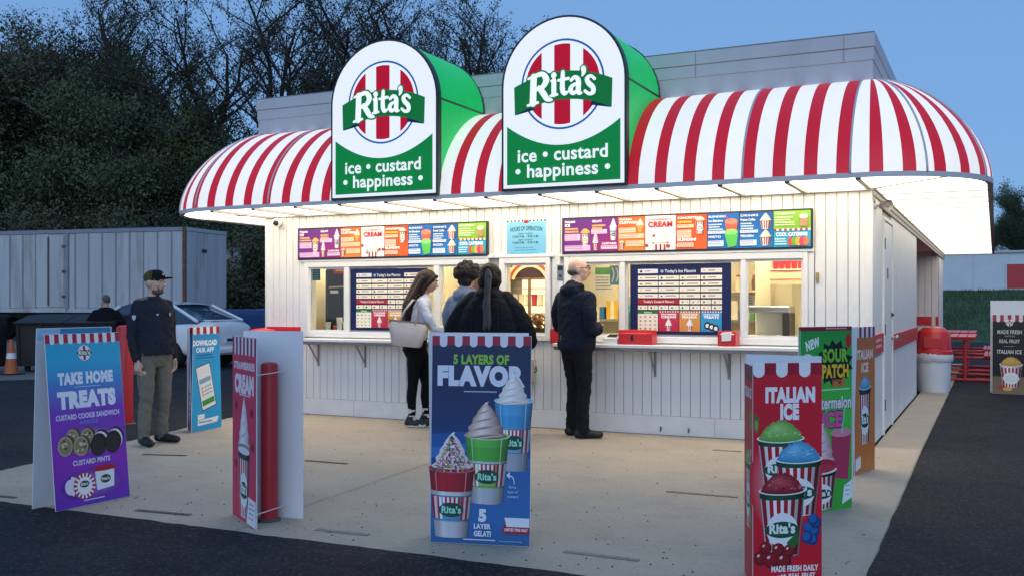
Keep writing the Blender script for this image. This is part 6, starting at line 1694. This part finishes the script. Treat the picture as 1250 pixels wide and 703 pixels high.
# ================================================================== lorry trailers, vehicles, far wall
M['trailer'] = mat('weathered_white_metal', (0.46, 0.46, 0.47), 0.5, var=0.15, scale=1.5, dirt=(0.22, 0.15, 0.11), dirt_amt=0.75, dirt_scale=1.4, stretch=(1, 1, 0.12))
M['rust'] = mat('rusty_steel', (0.14, 0.055, 0.03), 0.8, var=0.4, scale=5, dirt=(0.25, 0.22, 0.2), dirt_amt=0.5, dirt_scale=3)
M['tyre'] = mat('tyre', (0.012, 0.012, 0.013), 0.85)
M['riv'] = mat('dull_grey_rib', (0.24, 0.25, 0.28), 0.6, var=.15, scale=3)
def wheel(parent, loc, r, w, rim='steel', axis='y'):
    m = MB(); m.lathe([(r*.62, -w/2), (r*.94, -w/2), (r, -w*.36), (r, w*.36), (r*.94, w/2), (r*.62, w/2)], 28)
    o = m.build('wheel', M['tyre'], parent, loc=loc, rot=(PI/2, 0, 0)); smooth_by_angle(o)
    m = MB(); m.lathe([(.02, w*.30), (r*.18, w*.34), (r*.5, w*.22), (r*.60, w*.42), (r*.62, w*.44)], 20); m.lathe([(.02, -w*.30), (r*.18, -w*.34), (r*.5, -w*.22), (r*.60, -w*.42), (r*.62, -w*.44)], 20)
    m.build('rim', M[rim], o)
    return o
tr = thing('box_trailer', 'weathered white box trailer with rusty posts parked across the lot', 'trailer', (-24.31, 16.17, -.012), math.atan2(.164, .986))
TL, TW, Z0, Z1 = 12.6, 2.5, 1.12, 4.05
m = MB(); m.box(-TL, .03, Z0, 0, TW, Z1-.02); m.build('box_body', M['trailer'], tr)
x = 0.0; k = 0
while x > -TL+.05:
    x2 = max(x-.575, -TL)
    if not (-6.3 < x2 < -4.9):
        m = MB(); m.box(x2+.02, .0, Z0+.12, x-.02, .029, Z1-.14, .008); m.build('side_panel', M['trailer'], tr)
        m = MB(); m.box(x2-.028, -.022, Z0+.1, x2+.028, .028, Z1-.14, .004); m.build('rib', M['riv'], tr)
    x = x2; k += 1
m = MB(); m.box(-TL, -.03, Z1-.135, 0.01, .06, Z1, .01); m.build('top_rail', M['riv'], tr)
m = MB(); m.box(-TL, -.03, Z0-.05, 0.01, .06, Z0+.095, .01); m.build('bottom_rail', M['trailer'], tr)
for xx, mm in ((-.06, 'rust'), (-4.95, 'riv')): m = MB(); m.box(xx-.07, -.04, Z0-.02, xx+.07, .027, Z1-.01, .01); m.build('corner_post', M[mm], tr)
d_ = link('side_door', None, tr)
for xx in (-6.38, -5.72): m = MB(); m.box(xx, -.012, Z0+.15, xx+.62, .029, Z1-.2, .01); m.build('door_leaf', M['trailer'], d_)
for zz in (1.6, 2.5, 3.4): m = MB(); m.box(-5.16, -.04, zz, -4.9, -.013, zz+.1, .005); m.build('hinge', M['rust'], d_)
m = MB(); m.tube([(-5.75, -.05, Z0+.2), (-5.75, -.05, Z1-.25)], .02, 8); m.build('lock_rod', M['rust'], d_)
for i in range(4): m = MB(); m.box(.012, .05+i*.615, Z0+.1, .035, .05+i*.615+.595, Z1-.15, .006); m.build('end_panel', M['trailer'], tr)
m = MB(); m.box(.0, .02, Z1-.14, .05, TW, Z1, .01); m.build('end_rail', M['steel'], tr)
m = MB(); m.box(.036, .9, 3.2, .05, 1.2, 3.32); m.build('vent', M['black'], tr)
for xx in (-10.8, -9.6): wheel(tr, (xx, .35, .5), .5, .28); wheel(tr, (xx, TW-.35, .5), .5, .28)
for yy in (.5, TW-.5): m = MB(); m.box(-2.2, yy-.07, .0, -2.05, yy+.07, Z0+.02, .01); m.box(-2.3, yy-.12, 0, -1.95, yy+.12, .03); m.build('landing_leg', M['dark'], tr)
m = MB(); m.box(-TL+.2, .6, .9, -.3, .8, Z0); m.box(-TL+.2, 1.7, .9, -.3, 1.9, Z0); m.build('chassis_rails', M['dark'], tr)
m = MB(); rr = random.Random(1)
rows = [[(-TL+1.5+i*.5, .4+j*.5, Z1+.02+rr.uniform(0, .16)*(0 < j < 4)) for i in range(20)] for j in range(5)]
m.sheet(rows); o = m.build('tarpaulin', mat('dark_tarp', (0.02, 0.03, 0.05), 0.6), None, smooth=True); o.location = tr.location; o.rotation_euler = tr.rotation_euler
tag(o, 'crumpled dark tarpaulin lying along the top of the box trailer', 'tarpaulin')
t2 = thing('box_trailer', 'second pale trailer end standing behind the first', 'trailer', (-29.3, 23.2, -.012), math.atan2(.164, .986))
m = MB(); m.box(-4, 0, 1.1, 1.2, 2.4, 3.75); m.build('box_body', M['trailer'], t2); m = MB(); m.box(-4, -.03, 3.62, 1.23, .0, 3.78, .01); m.build('top_rail', M['steel'], t2)
for xx in (-3.3, -2.2): wheel(t2, (xx, .3, .5), .5, .28); wheel(t2, (xx, 2.1, .5), .5, .28)
m = MB(); m.box(.6, .4, 0, .75, .6, 1.1); m.box(.6, 1.8, 0, .75, 2.0, 1.1); m.build('landing_leg', M['dark'], t2)

# skips
M['skip'] = mat('dark_skip_steel', (0.018, 0.018, 0.020), 0.6, var=0.3, scale=3, dirt=(0.07, 0.035, 0.02), dirt_amt=0.5, dirt_scale=2)
def skip(x, y, rz, L, label):
    o = thing('skip', label, 'skip', (x, y, -.012), rz, 'dark skips by the trailer')
    m = MB(); m.prism([(-.55, .12), (.55, .12), (.6, 1.12), (-.6, 1.0)], -L/2, L/2, 'x'); m.build('bin_body', M['skip'], o)
    for i in range(int(L/.5)+1): xx = -L/2+.05+i*(L-.1)/max(1, int(L/.5)); m = MB(); m.prism([(-.575, .15), (-.551, .15), (-.596, .98), (-.63, .98)], xx-.03, xx+.03, 'x'); m.build('rib', M['skip'], o)
    for s0, s1 in ((-L/2-.03, -.01), (.01, L/2+.03)): m = MB(); m.prism([(-.68, 1.02), (-.66, .98), (.62, 1.13), (.62, 1.18), (0, 1.16)], s0, s1, 'x'); m.build('lid', M['dark'], o)
    for sx in (-L/2-.08, L/2): m = MB(); m.box(sx, -.4, .55, sx+.08, .4, .7, .005); m.build('fork_pocket', M['skip'], o)
    for sx in (-L/2+.15, L/2-.15):
        for sy in (-.4, .4): m = MB(); m.tube([(sx, sy, 0.0), (sx, sy, .14)], .06, 8); m.build('castor', M['tyre'], o)
skip(-16.45, 4.75, .44, 2.0, 'dark steel skip with sloping lids in front of the trailer'); 
skip(-17.9, 3.0, .30, 1.5, 'smaller dark skip at the far left edge behind the traffic cone')
cn = thing('traffic_cone', 'faded orange traffic cone at the far left beside the skips', 'traffic cone', (-16.55, 3.25, -.012))
M['cone'] = mat('faded_orange', (0.45, 0.12, 0.04), 0.6, var=0.15)
m = MB(); m.box(-.18, -.18, 0, .18, .18, .03, .01); m.build('foot', M['dark'], cn); m = MB(); m.lathe([(.135, .03), (.1, .28), (.075, .42), (.045, .64), (.03, .70), (.02, .70)], 20); smooth_by_angle(m.build('cone', M['cone'], cn)); m = MB(); m.lathe([(.096, .32), (.078, .43)], 20, caps=False); m.build('reflective_band', M['cardw'], cn)

# ---- cars
M['carwhite'] = mat('white_car_paint', (0.80, 0.81, 0.83), 0.25, coat=0.6)
M['carblue'] = mat('blue_truck_paint', (0.010, 0.035, 0.16), 0.3, coat=0.6)
M['carglass'] = mat('dark_car_glass', (0.02, 0.045, 0.085), 0.06, spec=0.9)
M['taillight'] = mat('tail_light', (0.30, 0.012, 0.015), 0.2)
def loft(secs, n_mat=None):
    """secs: list of outlines (same length) as closed rings"""
    m = MB(); n = len(secs[0])
    for s0 in secs: m.v += [tuple(p) for p in s0]
    for i in range(len(secs)-1):
        for k in range(n): m.f.append((i*n+k, i*n+(k+1) % n, (i+1)*n+(k+1) % n, (i+1)*n+k)); m.m.append(0)
    m.f.append(tuple(range(n))[::-1]); m.f.append(tuple(range((len(secs)-1)*n, len(secs)*n))); m.m += [0, 0]
    return m
def sedan(loc, rz, label):
    o = thing('parked_car', label, 'car', loc, rz)            # nose along local -x, tail at +x
    S = []
    for x, hw, zb, zs, zt in ((-2.28, .55, .42, .55, .60), (-2.2, .74, .30, .60, .70), (-1.9, .84, .22, .70, .82), (-1.2, .90, .20, .78, .92), (-.6, .91, .20, .84, .96), (.3, .91, .20, .86, .97), (1.2, .91, .21, .88, .99), (1.7, .88, .23, .90, 1.03), (2.1, .83, .28, .90, 1.05), (2.27, .77, .36, .84, 1.00), (2.30, .70, .42, .74, .86)):
        S.append([(x, -hw*.86, zb), (x, -hw, zb+.12), (x, -hw*1.0, (zb+zs)/2), (x, -hw*.98, zs), (x, -hw*.80, zt), (x, 0, zt+.02), (x, hw*.80, zt), (x, hw*.98, zs), (x, hw, (zb+zs)/2), (x, hw, zb+.12), (x, hw*.86, zb)])
    b_ = loft(S).build('body', M['carwhite'], o); smooth_by_angle(b_, 50)
    sub = b_.modifiers.new('s', 'SUBSURF'); sub.levels = 1; sub.render_levels = 1
    G = []
    for x, hw, zt in ((-1.05, .74, .93), (-.25, .66, 1.34), (.1, .63, 1.41), (.7, .62, 1.42), (1.15, .62, 1.36), (1.95, .70, 1.03)):
        G.append([(x, -max(hw, .76), .90), (x, -hw, zt), (x, -hw*.5, zt+.02), (x, hw*.5, zt+.02), (x, hw, zt), (x, max(hw, .76), .90)])
    g_ = loft(G).build('window_glass', M['carglass'], o); smooth_by_angle(g_, 35)
    m = MB(); m.sheet([[(x, y*hw, zt+.032-.02*abs(y)**2) for y in (-1.03, -.6, 0, .6, 1.03)] for x, hw, zt in ((-.32, .66, 1.325), (.1, .635, 1.415), (.7, .625, 1.425), (1.2, .62, 1.365))]); m.build('roof', M['carwhite'], o, smooth=True)
    for sy in (-1, 1):
        for pts in ([(-1.08, sy*.775, .95), (-.27, sy*.672, 1.345)], [(1.2, sy*.635, 1.37), (1.98, sy*.755, 1.03)], [(.42, sy*.775, .93), (.40, sy*.64, 1.42)]):
            m = MB(); m.tube(pts, .035, 6); m.build('pillar', M['carwhite'], o)
        m = MB(); m.box(-.85, sy*.90-.09, .94, -.70, sy*.90+.09, 1.06, .03); m.build('mirror', M['carwhite'], o)
        m = MB(); m.prism([(2.02, .70), (2.31, .66), (2.31, .84), (2.05, .90)], sy*.60, sy*.865, 'y'); m.build('tail_light', M['taillight'], o)
        m = MB(); m.prism([(-2.22, .55), (-1.95, .60), (-1.92, .70), (-2.18, .68)], sy*.55, sy*.84, 'y'); m.build('headlight', M['cardw'], o)
        for xx in (-.25, .85): m = MB(); m.box(xx-.09, sy*.915-.012, .74, xx+.09, sy*.915+.012, .77, .005); m.build('door_handle', M['carwhite'], o)
    m = MB(); m.box(2.30, -.26, .56, 2.325, .26, .68, .004); p_ = m.build('number_plate', M['cardw'], o); m = MB(); m.box(2.3255, -.2, .59, 2.3275, .2, .65); m.build('plate_print', M['navy'], p_)
    m = MB(); m.box(2.2, -.75, .30, 2.36, .75, .48, .05); m.build('bumper', M['carwhite'], o)
    m = MB(); m.box(1.9, -.5, 1.415-.38, 2.2, .5, 1.06, .01); m.build('spoiler', M['carwhite'], o)
    for xx in (-1.4, 1.35):
        for sy in (-1, 1): wheel(o, (xx, sy*.80, .32), .325, .22)
    return o
sedan((-16.35, 6.75, -.014), R(2), 'white saloon car parked behind the standing person in a cap')
def pickup(loc, rz, label):
    o = thing('parked_truck', label, 'pickup truck', loc, rz)
    S = []
    for x, hw, zb, zt in ((-2.7, .85, .5, 1.05), (-2.55, .95, .42, 1.15), (-1.2, .98, .42, 1.22), (.6, .98, .42, 1.24)):
        S.append([(x, -hw*.95, zb), (x, -hw, zb+.2), (x, -hw, zt-.12), (x, -hw*.93, zt), (x, hw*.93, zt), (x, hw, zt-.12), (x, hw, zb+.2), (x, hw*.95, zb)])
    smooth_by_angle(loft(S).build('body', M['carblue'], o), 40)
    G = [[(x, -h0, 1.22), (x, -h1, zt), (x, h1, zt), (x, h0, 1.22)] for x, h0, h1, zt in ((-1.25, .86, .80, 1.24), (-.75, .86, .72, 1.78), (.2, .86, .72, 1.82), (.55, .86, .74, 1.76))]
    smooth_by_angle(loft(G).build('cab_glass', M['carglass'], o), 30)
    m = MB(); m.box(-.8, -.76, 1.80, .55, .76, 1.86, .03); m.build('cab_roof', M['carblue'], o)
    for sy in (-1, 1):
        m = MB(); m.box(.62, sy*.95-.045, .55, 2.65, sy*.95+.045, 1.26, .02); m.build('bed_side', M['carblue'], o)
        for pts in ([(-1.27, sy*.84, 1.24), (-.76, sy*.74, 1.82)], [(.54, sy*.85, 1.24), (.54, sy*.75, 1.82)], [(-.3, sy*.85, 1.24), (-.3, sy*.75, 1.82)]): m = MB(); m.tube(pts, .04, 6); m.build('pillar', M['carblue'], o)
        m = MB(); m.box(2.6, sy*.86-.05, .8, 2.72, sy*.86+.05, 1.15, .01); m.build('tail_light', M['taillight'], o)
    m = MB(); m.box(2.6, -.9, .6, 2.68, .9, 1.25, .02); m.build('tailgate', M['carblue'], o); m = MB(); m.box(.62, -.9, .55, 2.6, .9, .62); m.build('bed_floor', M['dark'], o); m = MB(); m.box(2.69, -.9, .45, 2.85, .9, .6, .02); m.build('bumper', M['steel'], o)
    for xx in (-1.75, 1.75):
        for sy in (-1, 1): wheel(o, (xx, sy*.88, .38), .38, .25)
pickup((-14.9, 10.7, -.012), R(178), 'dark blue pickup truck half hidden behind the left end of the stand')

# ---- long low building beyond the grass bank
fb = thing('far_building', 'long low pale blue building with red door beyond the grass bank', 'building', (0, 51, 2.0))
M['farwall'] = mat('pale_painted_block', (0.68, 0.71, 0.75), 0.8, var=0.06, scale=1.0)
m = MB(); m.box(-30, 0, -.6, 40, 8, 2.12); m.build('wall', M['farwall'], fb); m = MB(); m.box(-30.1, -.15, 2.12, 40.1, 8.1, 2.25, .02); m.build('roof_edge', M['parapet'], fb)
m = MB(); m.box(1.68, -.06, .2, 5.6, -.005, 1.5, .01); d_ = m.build('door', M['red'], fb); m = MB(); m.box(1.60, -.05, .12, 1.675, -.004, 1.58); m.box(1.675, -.05, 1.505, 5.6, -.004, 1.58); m.build('frame', M['farwall'], d_)
for x in range(-9, 9): m = MB(); m.box(x*1.8-.01, -.012, 0, x*1.8+.01, -.003, 2.1); m.build('joint', M['parapet'], fb)

# ---- overhead wires in front of the trees
def wire(a, c_, sag, r, label):
    m = MB(); n = 24; A_, B_ = Vector(a), Vector(c_); m.tube([A_.lerp(B_, i/n)-Vector((0, 0, sag*4*(i/n)*(1-i/n))) for i in range(n+1)], r, 5)
    o = thing('overhead_wire', label, 'wire', a, 0, 'overhead wires at the left'); m.v = [(p[0]-a[0], p[1]-a[1], p[2]-a[2]) for p in m.v]; m.build('cable', mat('wire_'+label[:5], (.03, .03, .035), .6), o)
def pole(x, y, h, label):
    o = thing('utility_pole', label, 'utility pole', (x, y, -.014)); m = MB(); m.tube([(0, 0, 0), (0, 0, h*.5), (0, 0, h)], [.16, .13, .11], 10); m.build('pole', M['wood'], o); m = MB(); m.box(-.06, -1.1, h-.5, .06, 1.1, h-.36, .01); m.build('cross_arm', M['wood'], o)
    for yy in (-.95, -.4, .4, .95): m = MB(); m.lathe([(.03, 0), (.045, .05), (.03, .1)], 8); m.build('insulator', M['steel'], o, loc=(0, yy, h-.36))
wire((-34, 4, 11.2), (-9.5, 30, 5.9), .5, .012, 'upper overhead wire crossing in front of the dark trees'); wire((-34, 4.8, 9.6), (-9.5, 30.6, 5.0), .5, .012, 'lower overhead wire crossing in front of the dark trees')
pole(-34, 4.4, 11.5, 'wooden utility pole out of sight left of the trailer'); pole(-9.5, 30.3, 6.2, 'wooden utility pole hidden behind the stand')
# ================================================================== trees
M['bark'] = mat('dark_bark', (0.028, 0.022, 0.018), 0.9, var=0.3, scale=6, bump=0.6, bscale=20)
def leaf_mat(name, col, var=.35):
    m = mat(name, col, 0.7, var=var, scale=.6, spec=0.2)
    return m
M['leaf_dark'] = leaf_mat('dark_foliage', (0.060, 0.082, 0.046)); M['leaf_mid'] = leaf_mat('mid_foliage', (0.085, 0.11, 0.055)); M['leaf_thin'] = leaf_mat('thin_foliage', (0.040, 0.048, 0.028))
M['leaf_olive'] = leaf_mat('olive_foliage', (0.10, 0.105, 0.06))
def leaves_mesh(name, pts, size, seed, mat_):
    """pts: Nx3 leaf centres; each a small bent quad"""
    rng = np.random.default_rng(seed); n = len(pts); P = np.asarray(pts)
    d1 = rng.normal(size=(n, 3)); d1 /= np.linalg.norm(d1, axis=1)[:, None]
    d2 = rng.normal(size=(n, 3)); d2 -= d1*(d1*d2).sum(1)[:, None]; d2 /= np.linalg.norm(d2, axis=1)[:, None]
    L = size*rng.uniform(.6, 1.3, (n, 1)); W = L*rng.uniform(.35, .6, (n, 1))
    V = np.empty((n, 4, 3)); V[:, 0] = P-d1*L*.5; V[:, 1] = P+d2*W*.5; V[:, 2] = P+d1*L*.5; V[:, 3] = P-d2*W*.5
    me = bpy.data.meshes.new(name); me.vertices.add(n*4); me.vertices.foreach_set('co', V.reshape(-1))
    me.loops.add(n*4); me.loops.foreach_set('vertex_index', np.arange(n*4, dtype=np.int32))
    me.polygons.add(n); me.polygons.foreach_set('loop_start', np.arange(0, n*4, 4, dtype=np.int32)); me.polygons.foreach_set('loop_total', np.full(n, 4, dtype=np.int32))
    me.materials.append(mat_); me.update(calc_edges=True); me.validate()
    return me
def make_tree(seed, H, trunk_r, first, spread, levels, nleaf, lsize, lrad, lmat, lean=.1, kids=(5, 4, 4), droop=.0):
    """returns (trunk mesh, crown mesh); recursive limbs with leaves round the outer twigs"""
    rr = random.Random(seed); wood = MB(); tips = []
    def grow(p, d, L, r, lev):
        n = 5 if lev < 2 else 3; pts = [p.copy()]; rad = [r]; dd = d.copy(); q = p.copy()
        for i in range(n):
            dd = (dd+Vector((rr.gauss(0, .16), rr.gauss(0, .16), rr.gauss(0, .10)+(.05 if lev else .12)-droop*(lev > 1)))).normalized()
            q = q+dd*(L/n); pts.append(q.copy()); rad.append(r*(1-(i+1)/n*(.62 if lev < levels else .8)))
        wood.tube(pts, rad, 7 if lev < 2 else (5 if lev < 3 else 3), False)
        if lev >= levels-1:
            for k in range(1, n+1): tips.append(pts[k])
        if lev < levels:
            m_ = kids[min(lev, len(kids)-1)]+rr.randint(-1, 1)
            for j in range(max(2, m_)):
                t = (first if lev == 0 else .3)+(1-(first if lev == 0 else .3))*(j+rr.random())/max(2, m_); t = min(t, .99)
                k = t*n; i0 = int(k); b_ = pts[i0].lerp(pts[min(i0+1, n)], k-i0)
                az = rr.uniform(0, 2*PI); out = Vector((math.cos(az), math.sin(az), rr.uniform(.15, .8))).normalized()
                nd = (dd*.45+out*spread).normalized()
                grow(b_, nd, L*rr.uniform(.42, .66)*(1.15-.35*t), max(rad[i0]*rr.uniform(.52, .72), .015), lev+1)
    grow(Vector((0, 0, 0)), Vector((rr.uniform(-lean, lean), rr.uniform(-lean, lean), 1)).normalized(), H*.82, trunk_r, 0)
    rng = np.random.default_rng(seed); T_ = np.array([tuple(t) for t in tips])
    idx = rng.integers(0, len(T_), nleaf); pts = T_[idx]+rng.normal(size=(nleaf, 3))*lrad*np.array([1, 1, .75])
    pts = pts[pts[:, 2] > .3]
    w_, c_ = wood.mesh('trunk', M['bark']), leaves_mesh('crown', pts, lsize, seed+5, M[lmat])
    TOP[c_.name] = float(np.percentile(pts[:, 2], 99.7)); return w_, c_
TOP = {}
def plant_tree(meshes, x, y, z, sc, rz, label, group, nm='tree'):
    o = thing(nm, label, 'tree' if nm == 'tree' else 'bush', (x, y, z), rz, group)
    k = sc[1]/TOP[meshes[1].name]; o.scale = (k*sc[0], k*sc[0], k)      # sc: (relative width, height in metres)
    link('trunk', meshes[0], o); link('crown', meshes[1], o); return o
def camxy(u, d):
    r_ = (u-625)/1226.2*d; return (1.1047-.4336*d+.9011*r_, -10.4452+.9011*d+.4336*r_)
# sparse, open crowned trees seen against the sky
sparse = [make_tree(s_, 15, .40, .25, .95, 4, nl, .15, .15, 'leaf_thin', kids=(8, 6, 5, 4)) for s_, nl in ((11, 8000), (12, 6500), (13, 9500))]
dense = [make_tree(s_, 11, .22, .10, .9, 3, 42000, .19, .40, lm, kids=(10, 6, 5)) for s_, lm in ((21, 'leaf_dark'), (22, 'leaf_mid'), (23, 'leaf_olive'))]
bush = [make_tree(s_, 4.2, .08, .02, 1.1, 2, 14000, .15, .42, lm, kids=(9, 6)) for s_, lm in ((31, 'leaf_dark'), (32, 'leaf_olive'))]
rr = random.Random(42)
def ztop(v, d): return 1.42+(369.1-v)/1226.2*d-.2
lab = ['tall thin tree above the far left of the woods', 'tall open tree rising over the dark canopy at left', 'thin tree left of the striped awning corner', 'open crowned tree just left of the parapet end', 'thin tree rising from behind the parapet end', 'open tree behind the first roof sign', 'sparse tree between the two roof signs, left one', 'sparse tree between the two roof signs, right one', 'sparse tree touching the second roof sign', 'back row thin tree at far left', 'back row thin tree over the trailer', 'back row thin tree behind the parapet']
for i, (u, d, v) in enumerate(((20, 52, 10), (175, 50, -40), (262, 51, -10), (318, 50, -50), (375, 49, -20), (430, 52, -60), (492, 50, -30), (555, 52, -20), (604, 54, 10), (120, 58, -10))):
    x, y = camxy(u, d)
    plant_tree(sparse[i % 3], x, y, .2, (rr.uniform(.85, 1.0), ztop(v, d)), rr.uniform(0, 6.28), lab[i], 'thin open trees behind the stand')
dl = ['dense dark tree at the left edge of the picture', 'dense tree over the left part of the trailer', 'tallest dense dark tree behind the trailer', 'dense olive tree behind the trailer middle', 'dense tree above the right half of the trailer', 'dense tree behind the trailer end', 'lower dense tree beside the awning corner', 'dense tree low behind the left wall of the stand', 'dense tree filling the gap left of the stand', 'back row dense tree at far left', 'back row dense tree behind the trailer middle']
for i, (u, d, v, w) in enumerate(((-40, 49, 90, 1.0), (25, 50, 70, 1.0), (78, 52, 40, 1.0), (128, 51, 75, .95), (176, 50, 120, 1.0), (222, 50, 165, 1.05), (262, 49, 190, 1.1), (300, 50, 195, 1.1), (335, 52, 185, 1.1), (0, 58, 45, 1.0), (150, 58, 95, 1.0))):
    x, y = camxy(u, d); plant_tree(dense[i % 3], x, y, .1, (w, ztop(v, d)), rr.uniform(0, 6.28), dl[i], 'dense dark trees behind the trailer')
bl = ['leafy undergrowth at the far left behind the skips', 'leafy undergrowth bush behind the trailer door', 'leafy undergrowth bush behind the trailer middle', 'leafy undergrowth bush behind the trailer end', 'undergrowth bush beside the second trailer', 'undergrowth bush just left of the stand', 'undergrowth bush behind the pickup', 'undergrowth bush deep behind the pickup']
for i, (u, d) in enumerate(((-20, 44), (50, 45), (120, 45), (190, 45), (240, 46), (290, 44), (325, 45), (350, 47))):
    x, y = camxy(u, d); plant_tree(bush[i % 2], x, y, .05, (1.1, 5.5), rr.uniform(0, 6.28), bl[i], 'undergrowth bushes at the wood edge', 'bush')
# right-hand trees beyond the far building
for i, (u, d, v) in enumerate(((1243, 84, 236), (1280, 88, 220), (1206, 92, 262), (1315, 80, 230))):
    x, y = camxy(u, d); plant_tree(dense[i % 3], x, y, 2.0, (.75, ztop(v, d)-2), rr.uniform(0, 6.28), ['dense tree over the far building at the right edge', 'taller dense tree at the far right edge', 'lower dense tree just right of the awning', 'dense tree out beyond the right edge'][i], 'dense trees beyond the far building')
# the wood goes on beyond both ends of what the photograph frames
for i, (u, d, v) in enumerate(((-110, 50, 70), (-190, 52, 60), (-280, 50, 80), (-370, 53, 65), (410, 55, 200), (500, 56, 190), (600, 57, 200), (700, 58, 210))):
    x, y = camxy(u, d); plant_tree(dense[i % 3], x, y, .1, (1.0, ztop(v, d)), rr.uniform(0, 6.28), ['dense tree carrying the wood on past the left edge, nearest', 'dense tree carrying the wood on past the left edge, second', 'dense tree carrying the wood on past the left edge, third', 'dense tree carrying the wood on past the left edge, farthest', 'dense tree hidden behind the left roof sign', 'dense tree hidden behind the gap of the roof signs', 'dense tree hidden behind the right roof sign', 'dense tree hidden behind the right awning'][i], 'dense dark trees behind the trailer')
